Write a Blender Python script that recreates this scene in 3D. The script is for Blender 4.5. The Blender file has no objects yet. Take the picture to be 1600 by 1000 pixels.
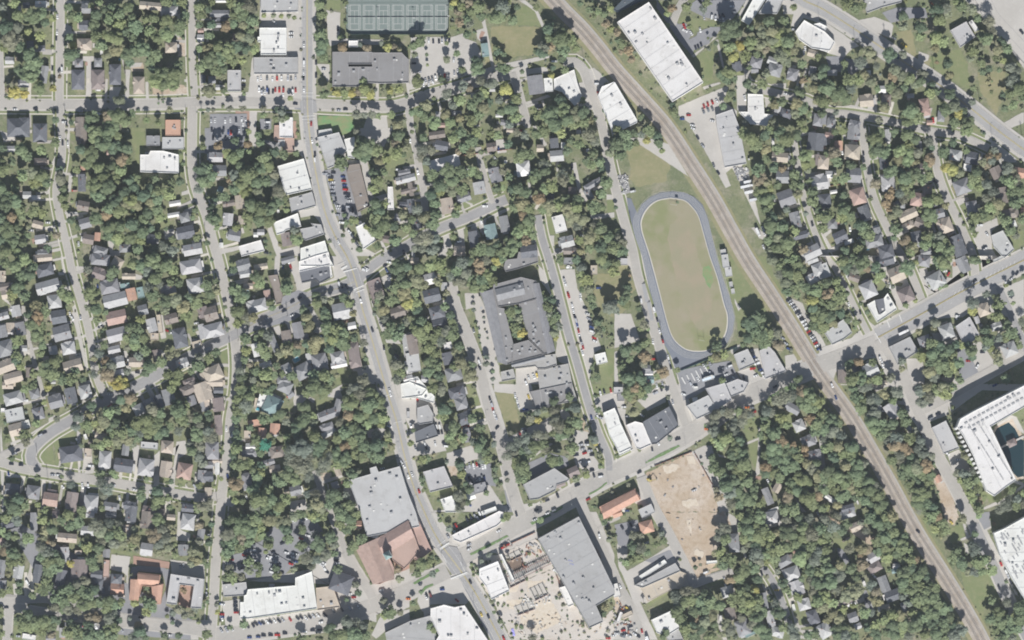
import bpy, bmesh, math, random
import numpy as np
from mathutils import Vector, Matrix
random.seed(7); np.random.seed(7)
S = 0.625                                   # metres per pixel of the survey grid
def W(x, y): return ((x-800)*S, (500-y)*S)

# ------------------------------------------------------------------ camera, sky, sun, exposure
scn = bpy.context.scene
cam_d = bpy.data.cameras.new('camera'); cam = bpy.data.objects.new('camera', cam_d)
scn.collection.objects.link(cam); scn.camera = cam
CAM_H = 4000.0
cam.location = (0, 0, CAM_H); cam.rotation_euler = (0, 0, 0)
cam_d.sensor_width = 36; cam_d.lens = 36*CAM_H/1000.0; cam_d.clip_start = 10; cam_d.clip_end = 20000
ELEV, AZ = math.radians(37), math.radians(7)          # sun in the south, a little to the east
world = bpy.data.worlds.new('World'); scn.world = world; world.use_nodes = True
nt = world.node_tree; nt.nodes.clear()
sky = nt.nodes.new('ShaderNodeTexSky'); sky.sky_type = 'NISHITA'; sky.sun_disc = False
sky.sun_elevation = ELEV; sky.sun_rotation = math.pi-AZ; sky.air_density = 1.0; sky.dust_density = 0.3
bg = nt.nodes.new('ShaderNodeBackground'); bg.inputs[1].default_value = 0.05
wo = nt.nodes.new('ShaderNodeOutputWorld')
nt.links.new(sky.outputs[0], bg.inputs[0]); nt.links.new(bg.outputs[0], wo.inputs[0])
sun_d = bpy.data.lights.new('sun', 'SUN'); sun_d.energy = 5.0; sun_d.angle = math.radians(0.53); sun_d.color = (1, .98, .955)
sun = bpy.data.objects.new('sun', sun_d); scn.collection.objects.link(sun); sun.location = (100, -600, 600)
dirv = Vector((-math.sin(AZ)*math.cos(ELEV), math.cos(AZ)*math.cos(ELEV), -math.sin(ELEV)))
sun.rotation_euler = dirv.to_track_quat('-Z', 'Y').to_euler()
scn.view_settings.view_transform = 'Standard'; scn.view_settings.look = 'None'
scn.view_settings.gamma = 1; scn.view_settings.use_curve_mapping = False; scn.view_settings.exposure = 0.37
scn.render.engine = 'CYCLES'
scn.cycles.filter_width = 1.9
scn.cycles.max_bounces = 4; scn.cycles.diffuse_bounces = 3

# ------------------------------------------------------------------ helpers
def lin(c):
    c = c/255.0
    return c/12.92 if c <= .04045 else ((c+.055)/1.055)**2.4
def rgb(r, g, b, k=1.0): return (lin(r)*k, lin(g)*k, lin(b)*k, 1)
COL = scn.collection
def mesh_obj(name, verts, faces, mats, parent=None, mi=None, smooth=False):
    me = bpy.data.meshes.new(name); me.from_pydata(verts, [], faces); me.update()
    for m in (mats if isinstance(mats, (list, tuple)) else [mats]): me.materials.append(m)
    if mi is not None: me.polygons.foreach_set('material_index', mi)
    o = bpy.data.objects.new(name, me); COL.objects.link(o)
    if parent: o.parent = parent
    return o
def link(name, me, parent=None, loc=(0,0,0), rz=0, sc=(1,1,1), color=None):
    o = bpy.data.objects.new(name, me); COL.objects.link(o)
    if parent: o.parent = parent
    o.location = loc; o.rotation_euler = (0,0,rz); o.scale = sc
    if color: o.color = color
    return o
def tag(o, label=None, cat=None, group=None, kind=None):
    if label: o['label'] = label
    if cat: o['category'] = cat
    if group: o['group'] = group
    if kind: o['kind'] = kind
    return o

# ------------------------------------------------------------------ materials
def mat(name, base, rough=.9, spec=.2, layers=(), objcol=False, attr=None, bump=0, bumpscale=4, metallic=0):
    """base colour with procedural noise layers: (scale, lo, hi, colour, detail, coords)"""
    m = bpy.data.materials.new(name); m.use_nodes = True
    n = m.node_tree.nodes; l = m.node_tree.links
    b = n['Principled BSDF']; b.inputs['Roughness'].default_value = rough
    b.inputs['Specular IOR Level'].default_value = spec; b.inputs['Metallic'].default_value = metallic
    geo = n.new('ShaderNodeNewGeometry')
    if objcol:
        oi = n.new('ShaderNodeObjectInfo'); cur = oi.outputs['Color']
    elif attr:
        a = n.new('ShaderNodeAttribute'); a.attribute_name = attr; cur = a.outputs['Color']
    else:
        c = n.new('ShaderNodeRGB'); c.outputs[0].default_value = base; cur = c.outputs[0]
    for (sc, lo, hi, colr, det, mode, amt) in layers:
        t = n.new('ShaderNodeTexNoise'); t.inputs['Scale'].default_value = sc
        t.inputs['Detail'].default_value = det; t.inputs['Roughness'].default_value = .62
        l.new(geo.outputs['Position'], t.inputs['Vector'])
        r = n.new('ShaderNodeMapRange'); r.inputs[1].default_value = lo; r.inputs[2].default_value = hi
        r.inputs[3].default_value = 0; r.inputs[4].default_value = amt
        l.new(t.outputs['Fac'], r.inputs[0])
        x = n.new('ShaderNodeMix'); x.data_type = 'RGBA'; x.blend_type = mode
        l.new(r.outputs[0], x.inputs[0]); l.new(cur, x.inputs[6]); x.inputs[7].default_value = colr
        cur = x.outputs[2]
    l.new(cur, b.inputs['Base Color'])
    if bump:
        t = n.new('ShaderNodeTexNoise'); t.inputs['Scale'].default_value = bumpscale; t.inputs['Detail'].default_value = 3
        l.new(geo.outputs['Position'], t.inputs['Vector'])
        bp = n.new('ShaderNodeBump'); bp.inputs['Strength'].default_value = bump; bp.inputs['Distance'].default_value = .3
        l.new(t.outputs['Fac'], bp.inputs['Height']); l.new(bp.outputs[0], b.inputs['Normal'])
    return m
K = 0.93
G_ = lambda r,g,b: rgb(r,g,b,K)
M = {}
M['ground'] = mat('ground', G_(136,139,106), layers=(
    (.035,.42,.62,G_(118,127,94),4,'MIX',.9), (.05,.5,.64,G_(162,155,135),5,'MIX',.8),
    (.22,.47,.7,G_(106,114,86),5,'MIX',.7), (.5,.53,.74,G_(178,170,155),4,'MIX',.6), (1.3,.45,.75,G_(96,102,80),3,'MIX',.4)), bump=.6, bumpscale=1.2)
M['lawn'] = mat('lawn', G_(138,143,106), layers=((.05,.4,.65,G_(126,137,96),4,'MIX',.9),(.18,.5,.75,G_(160,154,122),5,'MIX',.6),(.9,.45,.8,G_(116,123,88),4,'MIX',.5)), bump=.4, bumpscale=2)
M['bright_lawn'] = mat('bright_lawn', G_(112,138,92), layers=((.2,.4,.7,G_(124,142,98),4,'MIX',.7),(1.2,.5,.8,G_(90,120,76),4,'MIX',.4)))
M['dry'] = mat('dry_grass', G_(154,149,115), layers=((.06,.4,.65,G_(138,140,104),4,'MIX',.9),(.3,.5,.75,G_(176,162,136),5,'MIX',.6),(1.1,.45,.8,G_(138,130,96),4,'MIX',.4)))
M['field'] = mat('sports_turf', G_(158,152,126), layers=((.016,.45,.60,G_(140,144,104),3,'MIX',.95),(.05,.45,.65,G_(168,157,138),4,'MIX',.6),(.4,.5,.8,G_(146,138,108),5,'MIX',.5)))
M['concrete'] = mat('concrete', G_(197,192,184), rough=.85, layers=((.03,.4,.65,G_(186,181,173),3,'MIX',.8),(.25,.5,.75,G_(206,201,193),5,'MIX',.5),(.9,.55,.8,G_(160,155,148),4,'MIX',.45)))
M['pale'] = mat('pale_concrete', G_(212,206,194), layers=((.3,.45,.75,G_(196,189,176),5,'MIX',.6),))
M['asphalt'] = mat('asphalt', G_(164,162,160), rough=.9, layers=((.04,.4,.65,G_(152,150,149),3,'MIX',.8),(.3,.5,.75,G_(174,172,168),5,'MIX',.6),(1.0,.55,.8,G_(134,132,130),4,'MIX',.4)))
M['street'] = mat('worn_street', G_(184,179,171), rough=.9, layers=((.04,.4,.65,G_(172,168,161),3,'MIX',.8),(.35,.5,.75,G_(194,189,181),5,'MIX',.5),(.9,.55,.8,G_(150,146,140),4,'MIX',.45)))
M['main'] = mat('main_road_asphalt', G_(173,171,168), rough=.9, layers=((.04,.4,.65,G_(162,160,158),3,'MIX',.8),(.3,.5,.75,G_(182,179,175),5,'MIX',.6),(1.0,.55,.8,G_(140,138,136),4,'MIX',.4)))
M['darklot'] = mat('dark_asphalt', G_(151,151,153), rough=.9, layers=((.06,.4,.65,G_(138,138,141),4,'MIX',.8),(.5,.5,.8,G_(164,162,161),4,'MIX',.5)))
M['track'] = mat('track_surface', G_(130,134,142), rough=.85, layers=((.05,.4,.65,G_(122,126,134),4,'MIX',.8),(.5,.5,.8,G_(142,145,150),4,'MIX',.5)))
M['court'] = mat('court_surface', G_(122,133,127), layers=((.05,.4,.65,G_(132,143,137),4,'MIX',.8),(.3,.5,.8,G_(102,117,112),4,'MIX',.5)))
M['dirt'] = mat('bare_dirt', G_(192,174,152), layers=((.03,.44,.58,G_(208,195,180),4,'MIX',.9),(.12,.5,.7,G_(180,156,128),5,'MIX',.8),(.5,.5,.75,G_(208,198,182),4,'MIX',.6),(.25,.5,.62,G_(168,146,118),6,'MIX',.5),(1.4,.5,.75,G_(150,132,110),4,'MIX',.6)), bump=.6, bumpscale=.8)
M['worn'] = mat('worn_turf', G_(164,153,130), layers=((.06,.4,.58,G_(156,151,125),5,'MIX',.95),(.4,.5,.8,G_(156,146,122),5,'MIX',.5)))
M['site'] = mat('site_sand', G_(206,199,190), layers=((.05,.4,.65,G_(198,186,172),4,'MIX',.8),(.3,.45,.7,G_(212,205,194),5,'MIX',.6),(1.2,.5,.8,G_(168,156,142),4,'MIX',.5)), bump=.5, bumpscale=1)
M['rubblesoil'] = mat('pale_sand', G_(214,202,184), layers=((.3,.45,.7,G_(200,182,156),5,'MIX',.7),(1.2,.5,.8,G_(228,220,208),4,'MIX',.5)), bump=.5, bumpscale=1)
M['mulch'] = mat('red_brick_paving', G_(176,146,130), layers=((.3,.45,.7,G_(164,134,118),5,'MIX',.7),))
M['pit'] = mat('wet_dark_soil', G_(128,112,100), layers=((.3,.45,.7,G_(150,132,114),5,'MIX',.7),(1,.5,.7,G_(100,88,80),4,'MIX',.6)), bump=.6, bumpscale=.6)
M['ballast'] = mat('railway_ballast', G_(186,176,164), layers=((.1,.4,.65,G_(166,153,138),4,'MIX',.8),(.3,.52,.7,G_(150,140,122),5,'MIX',.5),(.8,.5,.8,G_(194,186,176),4,'MIX',.6)), bump=.5, bumpscale=3)
M['rail'] = mat('rail_steel', G_(150,144,138), rough=.5)
M['sleeper'] = mat('sleeper_timber', G_(172,165,157))
M['white'] = mat('white_paint', G_(226,224,218), layers=((.8,.45,.8,G_(198,196,190),4,'MIX',.6),))
M['yellow'] = mat('yellow_paint', G_(204,188,122), layers=((.8,.45,.8,G_(180,170,130),4,'MIX',.6),))
M['brightgreen'] = mat('green_practice_turf', G_(116,158,106), layers=((.1,.35,.62,G_(152,148,112),4,'MIX',.8),))
M['water'] = mat('pond_water', G_(38,60,66), rough=.08, spec=.5)
M['pool'] = mat('pool_water', G_(92,170,186), rough=.1, spec=.5, layers=((.6,.4,.7,G_(130,196,204),3,'MIX',.5),))
M['roof'] = mat('roof_shingle', (0,0,0,1), rough=.85, objcol=True, layers=((.25,.4,.72,(.72,.72,.74,1),5,'MULTIPLY',.7),(1.6,.45,.8,(.7,.69,.68,1),4,'MULTIPLY',.6),(.6,.52,.75,(1,1,1,1),3,'MIX',.07)), bump=.4, bumpscale=3)
M['flat'] = mat('roof_membrane', (0,0,0,1), rough=.8, objcol=True, layers=((.05,.45,.66,(.85,.84,.83,1),4,'MULTIPLY',.75),(.16,.57,.68,(.80,.79,.77,1),5,'MULTIPLY',.6),(.7,.52,.78,(.82,.81,.79,1),5,'MULTIPLY',.5)))
M['wall'] = mat('wall_paint', (0,0,0,1), objcol=True, layers=((.5,.5,.8,(.8,.79,.77,1),4,'MULTIPLY',.5),))
M['unit'] = mat('metal_unit', G_(178,178,178), rough=.5, layers=((1,.5,.8,G_(130,130,130),3,'MIX',.6),))
M['brick'] = mat('chimney_brick', G_(140,100,86))
M['leaf'] = mat('foliage', (0,0,0,1), rough=.75, spec=.25, objcol=True, layers=((.22,.42,.68,(.66,.70,.68,1),2,'MULTIPLY',.7),(.9,.48,.75,(1.0,.97,.75,1),2,'MULTIPLY',.5)))
M['leafv'] = mat('foliage_mixed', (0,0,0,1), rough=.75, spec=.25, attr='tint', layers=((.22,.42,.68,(.66,.70,.68,1),2,'MULTIPLY',.7),(.9,.48,.75,(1.0,.97,.75,1),2,'MULTIPLY',.5)))
M['bark'] = mat('bark', G_(96,84,74))
M['paint'] = mat('car_paint', (0,0,0,1), rough=.3, spec=.5, objcol=True)
M['paintv'] = mat('car_paint_mixed', (0,0,0,1), rough=.3, spec=.5, attr='tint')
M['glass'] = mat('car_glass', G_(44,48,56), rough=.1, spec=.5)
M['rubber'] = mat('tyre_rubber', G_(40,40,40))
M['metal'] = mat('galvanised_metal', G_(168,168,168), rough=.5)
M['rust'] = mat('rusted_steel', G_(156,112,94))

# ------------------------------------------------------------------ survey data
def parse(txt):
    H, P, T, C, G = [], [], [], [], []
    ox = oy = 0
    for ln in txt.strip().split('\n'):
        if not ln.strip() or ln.startswith('E'): continue
        k = ln[0]; rest = ln[1:].strip()
        if k == '@': ox, oy = map(int, rest.split()); continue
        X = lambda v: ox+float(v)/5; Y = lambda v: oy+float(v)/5
        if k == 'P':
            a = rest.split()
            pts = [(X(q.split(',')[0]), Y(q.split(',')[1])) for q in a[2:]]
            if len(pts) < 3 or a[-1] == '1,1' or a[2] == '1,1': continue
            ar = sum(pts[i-1][0]*pts[i][1]-pts[i][0]*pts[i-1][1] for i in range(len(pts)))/2
            if abs(ar) < 20: continue
            if ar < 0: pts.reverse()
            P.append((float(a[0]), a[1], pts)); continue
        if k == 'G':
            code, _, body = rest.partition(' ')
            for pg in body.split(';'):
                pts = [(X(q.split(',')[0]), Y(q.split(',')[1])) for q in pg.split()]
                if len(pts) < 3: continue
                ar = sum(pts[i-1][0]*pts[i][1]-pts[i][0]*pts[i-1][1] for i in range(len(pts)))/2
                if abs(ar) < 3: continue
                if ar < 0: pts.reverse()
                G.append((code, pts))
            continue
        for it in rest.split(';'):
            a = it.split()
            if k == 'H':
                cx, cy, w, h, ang = map(float, a[:5])
                if w < 5: continue
                H.append((X(cx), Y(cy), w/5, h/5, ang, a[5], a[6]))
            elif k == 'T':
                cx, cy, r = map(float, a[:3])
                if r < 5: continue
                T.append((X(cx), Y(cy), r/5, a[3] if a[3] in 'gdlqyobpu' else 'g'))
            elif k == 'C':
                cx, cy, ang = map(float, a[:3])
                if ang == 1: continue
                C.append((X(cx), Y(cy), ang, a[3] if a[3] in 'wskrbgyon' else 's'))
    return H, P, T, C, G
DATA = """
@ 0 0
H 680 70 80 80 0 g g;670 200 100 80 0 g k;665 350 120 95 0 h t;325 35 95 55 0 g w;210 45 60 50 0 g k;155 75 30 60 0 f l;330 380 60 50 0 g g;80 475 75 60 0 g l;350 585 60 140 8 g g;190 655 90 65 0 g l;615 625 105 160 0 h k;620 495 70 70 0 h g;770 625 105 160 0 h n;770 490 65 75 0 h g;905 585 95 165 0 h k;1090 670 92 140 0 h t;1180 50 175 65 5 g t;1325 90 140 80 0 h l;1340 375 95 85 0 h t;1570 240 50 40 0 g r;1570 300 60 60 0 g w;240 350 60 60 0 g k;150 1000 180 150 0 h k;318 1040 115 150 0 h k;640 1010 92 190 0 g b;1355 1000 125 130 0 f o;795 410 28 40 0 f w;1590 620 40 70 0 g k
T 30 60 50 b;120 30 45 l;150 130 60 g;260 130 75 g;330 110 60 g;360 180 50 d;60 220 80 d;140 220 60 b;100 320 80 b;170 370 50 g;40 380 45 l;320 290 45 l;230 250 40 l;250 440 70 g;190 470 70 d;280 510 80 g;180 560 70 d;250 600 70 g;320 540 50 d;320 690 60 g;350 740 35 d;120 730 60 y;200 740 45 y;70 700 40 o;420 690 40 y;420 150 30 l;540 60 40 g;560 120 50 g;620 140 45 l;550 300 40 g;575 360 35 y;560 430 70 g;610 420 40 d;540 500 30 g;760 290 60 g;800 360 60 g;740 340 40 d;860 290 70 g;930 310 60 g;870 150 60 l;950 110 60 g;940 200 60 l;880 60 50 g;1010 60 60 g;1040 150 45 d;1070 220 65 g;1050 290 60 g;980 250 50 d;920 400 60 q;850 430 50 q;1000 430 60 d;1060 400 60 g;1020 490 50 d;1130 390 60 g;1220 430 60 g;1180 480 50 g;1100 350 45 d;1180 250 60 l;1240 300 60 g;1310 280 60 l;1300 170 60 g;1210 150 50 g;1150 160 45 g;1420 200 50 g;1400 250 45 g;1450 130 40 g;1430 30 45 g;1390 20 40 d;1300 20 50 g;1370 580 75 g;1280 580 70 g;1290 660 70 g;1230 640 60 l;1400 520 60 d;1200 540 50 d;1360 660 60 l;1560 60 50 g;1570 130 50 g;1560 200 30 d;1560 450 55 d;1580 520 50 g;1560 380 40 l;940 790 60 q;930 720 45 d;730 930 70 g;800 960 60 d;860 920 60 g;930 910 70 g;990 950 60 g;1030 890 50 g;880 990 60 g;440 940 35 d;700 990 40 d;1150 940 35 p;1330 860 35 q;560 960 25 d;1240 960 30 g;1205 800 14 p;1243 810 14 p;1280 800 14 p;720 50 30 g;760 120 50 d;740 200 50 d;820 80 40 d;780 30 40 l;470 600 20 o;1575 860 20 p;540 840 25 b;1270 780 12 p
C 450 130 90 w;447 255 90 w;440 300 90 k;410 535 90 k;485 545 90 w;118 855 0 w;278 850 0 k;628 868 0 s;500 955 0 w;767 705 0 w;765 885 20 w;1375 205 90 w;520 960 90 k
G c 395,440 490,440 490,600 395,600;490,180 560,210 560,260 490,280;640,440 740,440 740,470 720,480 715,740 670,760 675,480 640,470;945,450 965,450 970,560 1000,560 1000,750 975,780 985,600;860,680 950,680 900,800 850,760;980,545 1020,545 1010,620 1010,750 985,780;1450,500 1530,500 1530,560 1490,560;1440,620 1490,610 1490,645 1440,640;0,390 20,390 20,800 0,800;520,880 545,880 545,1000 525,1000;1390,100 1420,100 1400,300 1370,280;1030,490 1110,490 1100,520 1010,530
G d 1380,290 1420,290 1470,350 1450,440 1390,440;1190,620 1470,680 1470,740 1190,740;1010,530 1110,490 1130,560 1030,560
@ 320 0
H 120 110 160 60 0 g g;120 155 130 35 0 f k;115 200 110 40 0 g l;60 625 60 60 0 g g;115 685 60 45 0 g l;130 10 100 30 0 g w;235 290 30 60 0 g r
P 6 l 440,-20 730,-20 730,95 440,100
P 6 w 430,220 640,220 640,430 440,430 440,330 415,330 415,290 430,290
P 5 g 385,450 730,450 730,580 385,580
P 5 l 180,550 285,550 285,715 180,715
P 9 k 1000,410 1310,410 1310,505 1190,505 1125,505 1125,525 1310,525 1310,415 1540,415 1595,470 1595,650 1370,655 1280,650 1190,680 1000,680
P 5 w 1125,320 1200,320 1200,370 1125,370
T 60 20 40 g;30 80 35 d;210 30 50 g;270 60 60 g;340 40 55 b;240 120 50 g;310 130 60 g;380 90 45 b;380 170 50 g;300 200 60 q;360 250 50 g;230 190 40 g;330 310 60 q;280 290 50 q;170 210 50 d;60 200 60 d;120 260 60 d;40 280 50 g;30 380 60 q;110 370 70 g;190 400 70 g;260 370 60 d;330 390 50 d;390 390 40 l;130 460 60 g;50 470 60 d;220 470 60 g;300 480 40 l;150 540 50 d;90 560 50 g;140 600 40 q;40 720 70 q;150 710 35 d;345 490 30 d;310 735 20 l;900 40 50 g;920 120 50 g;900 200 40 q;910 280 55 g;920 350 55 g;910 400 60 d;930 450 45 g;940 680 60 d;940 740 55 g;930 800 60 d;930 850 40 g;1060 300 25 l;1080 370 45 o;1270 380 45 o;1430 370 45 y;1480 370 30 o;1520 395 25 q;1220 350 25 b;1380 340 25 b;1040 730 45 y;1090 730 45 l;1150 730 40 y;1200 720 40 o;1250 700 50 l;1290 740 45 y;1240 640 40 l;1000 700 20 y;1450 710 40 y;1520 700 45 l;1440 760 20 d;1390 710 20 q;465 125 20 l;540 125 25 q;600 130 22 l;660 130 25 q;700 140 20 l;600 870 45 b;560 930 30 g;600 930 35 q;640 920 30 g;570 860 35 d;460 850 35 b;460 900 30 l;300 850 30 b;200 850 35 b;30 860 20 b;70 860 20 b;1190 900 40 b;1250 900 35 b;1310 900 35 b;1350 910 30 l;1460 900 35 l;1470 870 30 d;1510 980 50 q;1550 940 30 q;670 770 25 l;1110 20 20 g
C 675 260 0 w;675 290 0 w;775 350 90 w;775 495 90 w;773 570 90 w;772 610 90 k;775 700 90 w;545 175 40 w;870 490 90 k;870 590 90 k;1040 225 90 k;440 610 90 w;415 620 90 w;487 610 90 g;530 620 90 w;600 610 90 w;650 610 90 s;710 605 90 s;445 720 90 s;470 720 90 w;500 720 90 k;533 715 90 k;612 735 90 w;655 720 90 w;688 720 90 w;300 630 0 w;303 665 0 k;708 812 0 k;1048 862 0 s;1100 855 0 k;832 968 90 r;300 970 90 w;160 945 90 w;245 940 90 k;320 945 90 w;490 955 0 w;488 980 0 s;1165 350 0 w;930 540 0 t
G c 430,0 745,0 745,770 330,770 200,760 190,720 340,720 370,450 430,450;950,80 1060,100 1050,340 980,360 960,300;1340,640 1360,640 1360,780 1330,780;345,830 410,830 405,1000 345,1000;870,500 900,500 975,500 975,620 960,640;1050,300 1400,310 1390,350 1040,350;880,860 1150,870 1150,890 880,890;1280,870 1420,870 1430,1000 1240,1000;1540,460 1600,460 1600,770 1590,770
G a 40,890 330,890 340,1010 40,1010;750,860 700,850 700,820 750,800;430,930 520,930 520,1010 430,1010
G m 240,870 350,870 350,1000 330,1000 330,885 240,885;560,945 715,945 710,1010 560,1010
G 1 885,905 1160,905 1165,1010 1060,1070 885,1070
G r 970,930 1075,930 1080,1010 940,1010
G q 955,0 1060,0 1060,75 955,75
G t 1105,-20 1600,-20 1600,270 1150,268 1105,250
@ 640 0
G t -20,-20 310,-20 305,240 285,268 -20,270
H 590 80 1 1 0 f w;590 392 62 110 -8 f u;985 665 125 150 -8 g g;1085 665 75 115 -5 f w;370 885 80 40 0 g g;740 760 80 50 -15 g g;500 745 50 40 0 g w;1010 835 70 40 -10 g k;700 905 60 30 0 g w;220 900 40 60 0 g l;250 980 60 40 0 g r;640 700 60 40 0 g l;740 960 60 50 10 g g
P 6 w 1125,620 1285,545 1310,650 1350,770 1290,830 1190,720 1130,700
P 7 w 1470,750 1500,680 1600,640 1600,640 1776,940 1776,960 1590,1050
T 350 20 40 y;400 60 45 l;380 100 40 o;470 30 50 o;480 100 50 g;390 180 50 o;330 60 25 l;450 160 40 g;540 60 60 g;560 130 50 g;470 190 50 b;450 270 40 g;340 220 20 l;770 120 80 d;680 140 70 g;640 100 60 d;730 60 60 b;840 60 35 d;760 20 40 l;700 180 50 g;810 160 50 g;1090 230 60 d;1160 230 60 q;1130 170 70 d;1240 200 60 b;1180 310 80 g;1100 300 50 g;1200 390 60 g;1250 320 50 l;1100 370 50 d;1040 420 60 d;1050 370 50 b;1190 460 35 d;990 400 35 g;690 410 30 d;670 380 25 g;730 430 25 g;720 540 60 g;770 540 40 g;530 540 60 g;520 480 50 d;410 550 40 g;290 470 35 q;290 340 20 g;85 330 45 g;40 360 40 g;40 430 30 q;60 640 55 g;50 610 40 d;135 430 15 g;140 510 15 l;370 420 30 l;750 700 70 y;830 780 50 g;250 620 30 d;460 690 40 d;420 680 50 b;290 740 60 b;130 830 60 q;80 880 50 g;120 900 50 g;20 880 40 g;280 890 50 q;340 820 50 b;400 780 60 l;490 820 50 g;570 850 55 q;620 800 45 d;540 900 50 g;620 950 60 d;490 940 60 g;390 930 40 q;320 960 60 l;200 960 60 l;720 870 50 d;800 850 60 g;860 830 40 d;830 920 60 l;780 970 50 b;560 640 60 b;640 660 60 b;590 720 60 l;540 770 50 d;700 790 40 b;1100 820 90 d;1180 790 60 d;1100 900 90 g;1200 870 80 g;1030 940 80 d;1130 970 80 g;1230 940 70 g;1290 900 60 q;1350 880 60 d;1400 950 50 q;1350 790 30 l;1010 900 50 g;1280 970 60 g;1360 960 60 g;990 60 30 g;1060 70 40 g;1050 20 30 l;1330 30 30 g;1400 80 30 g;1440 130 25 g;1470 100 30 l;1520 120 40 g;1530 190 40 g;1570 230 40 l;1570 70 30 l;1290 590 10 g;1210 550 35 g;1120 530 25 d;880 560 20 d;1110 590 30 y;1250 240 40 l;1300 380 40 l;1560 620 30 g;190 770 20 l
C 150 320 90 w;185 325 90 k;230 325 90 k;350 570 90 s;275 595 90 r;110 655 90 w;150 655 90 w;33 495 0 k;1465 655 0 w;1480 720 0 r;345 470 90 w;180 640 60 w;375 560 90 w;525 980 10 w;1130 480 0 w
G c 10,290 330,290 420,260 430,300 520,330 560,420 520,600 420,580 380,600 110,670 20,700 0,700;520,240 580,220 600,300 560,330 530,300;560,150 590,150 660,510 640,520 600,330;570,545 670,510 1080,430 1100,450 880,510 680,560 580,560;780,550 880,510 920,500 930,540 1000,530 1080,520 1080,570 930,580 930,600 860,600 880,700 950,970 940,1000 900,1000 870,800 800,620;1390,540 1440,530 1480,560 1560,640 1490,680 1480,780 1450,820 1400,700 1420,620;850,0 900,0 1000,80 1060,210 1030,210 980,90 880,20;900,800 1080,740 1100,755 920,820;30,480 60,480 60,500 30,500;1300,650 1370,640 1400,760 1440,860 1340,850 1200,720
G y 640,200 1040,210 1030,320 960,430 700,460 640,390;590,450 620,450 640,520 590,530;1080,340 1110,370 1110,420 1080,420
G q 850,60 930,40 1000,110 1030,200 820,200;20,700 380,610 390,640 20,710
G r 560,240 590,250 560,310 540,300
@ 960 0
P 16 w 20,180 265,25 690,650 450,800
P 9 p 120,-60 330,-60 420,0 230,0 20,100 -10,80 
P 4 w 990,160 1090,-20 1190,-20 1050,200
P 5 l 1120,110 1210,-30 1320,0 1270,110
P 6 w 1410,250 1480,160 1550,200 1640,250 1720,330 1680,400 1540,380 1440,310
P 5 w 1040,735 1160,740 1170,890 1240,900 1190,985 1060,970 970,875 1040,875
P 6 l 790,900 920,855 975,1000 1030,1280 860,1310 800,1000
P 5 w 1555,190 1600,180 1660,210 1640,250 1590,230
H 955 525 75 80 -15 g k;1105 490 95 85 15 h g;1095 545 60 60 0 g g;1235 480 85 60 20 g l;1250 550 110 100 15 h g;1390 585 85 100 15 h g;1545 420 80 60 15 g t;1545 560 60 80 10 g g;1340 890 90 70 20 h k;1275 850 50 70 15 g l;1590 940 80 100 10 h g;1500 480 1 1 0 f w;1020 590 1 1 0 f w
H 1040 680 1 1 0 f w
T 20 260 35 o;60 350 40 g;50 410 25 o;110 400 45 g;130 470 35 o;30 320 40 g;450 70 45 o;500 120 40 q;410 110 30 l;560 60 40 g;690 80 40 b;720 30 35 g;900 240 90 d;850 290 50 d;970 190 60 d;1120 210 60 q;1150 260 60 q;1060 230 40 g;1220 250 60 q;1200 170 60 d;1150 130 45 d;1290 140 50 d;1320 170 40 g;1290 270 60 l;1350 330 70 g;1270 350 60 l;1330 410 50 g;1230 320 50 q;1180 390 40 o;1140 350 60 q;1050 340 60 l;980 360 60 y;900 370 60 l;930 440 60 y;880 400 40 l;1020 440 50 l;1110 430 30 d;1340 480 50 q;1290 440 50 q;1390 150 25 d;1395 60 30 g;840 480 60 d;830 580 60 g;890 570 60 g;870 630 50 g;930 620 40 g;1030 660 50 d;1080 640 50 d;1150 660 45 g;1090 700 40 q;1160 700 40 g;1180 580 40 q;1050 530 25 g;1150 600 40 d;1440 730 50 d;1420 820 60 q;1460 850 60 g;1410 890 50 q;1300 800 50 d;1250 820 50 q;1230 780 30 l;910 730 35 d;880 770 25 g;460 880 50 g;450 830 35 d;420 200 20 l;210 920 35 d;270 960 40 d;540 930 30 d;580 210 25 l;730 30 20 g;1560 690 50 q;1580 780 50 q;1570 620 40 d;1470 630 40 o;1500 540 45 d;1560 610 45 b;1460 500 40 g;1590 450 30 g;850 830 35 g;1240 960 50 q;1020 960 30 b;690 600 15 g;790 340 20 d;730 300 12 g;1520 900 20 l;1340 960 50 d;1450 960 40 g;1400 390 40 q
C 545 205 70 r;550 240 30 w;670 235 80 w;635 375 70 k;655 365 70 k;678 350 70 k;700 830 70 r;730 815 70 r;765 800 70 r;695 870 70 g;730 855 70 g;765 850 70 g;580 900 0 r;530 930 0 b;765 945 10 w;1340 735 10 w;1018 765 80 w;915 50 0 w;850 120 60 k;820 130 80 k;790 140 90 s;760 130 100 w;1400 230 0 s;1520 120 30 k;1490 380 80 w;1480 410 80 w;800 790 60 w;1110 320 1 w;600 260 60 w;610 980 10 w
G a 330,0 400,100 500,190 560,180 610,260 580,310 640,280 650,250 750,210 840,210 800,270 750,300 740,340 620,390 610,440 500,310 330,60;560,60 640,0 1030,0 940,130 880,180 690,130
G c 500,830 880,670 890,690 850,790 960,870 950,930 800,900 800,1000 1000,1000 1000,1310 860,1310 640,1000 500,900;950,590 1030,590 1030,900 960,860;1170,660 1340,650 1340,700 1480,720 1530,780 1530,830 1480,800 1390,750 1240,760 1180,850;540,0 560,0 600,60 540,60;1030,0 1060,0 990,120 960,130;1200,0 1600,0 1600,180 1480,140 1420,220 1380,200 1400,110 1320,110 1310,0;600,435 740,340 790,270 800,290 620,450;790,310 810,310 860,530 845,530;690,680 820,640 830,655 700,700
G q 560,130 830,190 760,210 640,230 580,310 560,180 500,190 520,140;620,450 780,360 770,600 790,640 690,680 660,590
@ 1280 0
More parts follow.
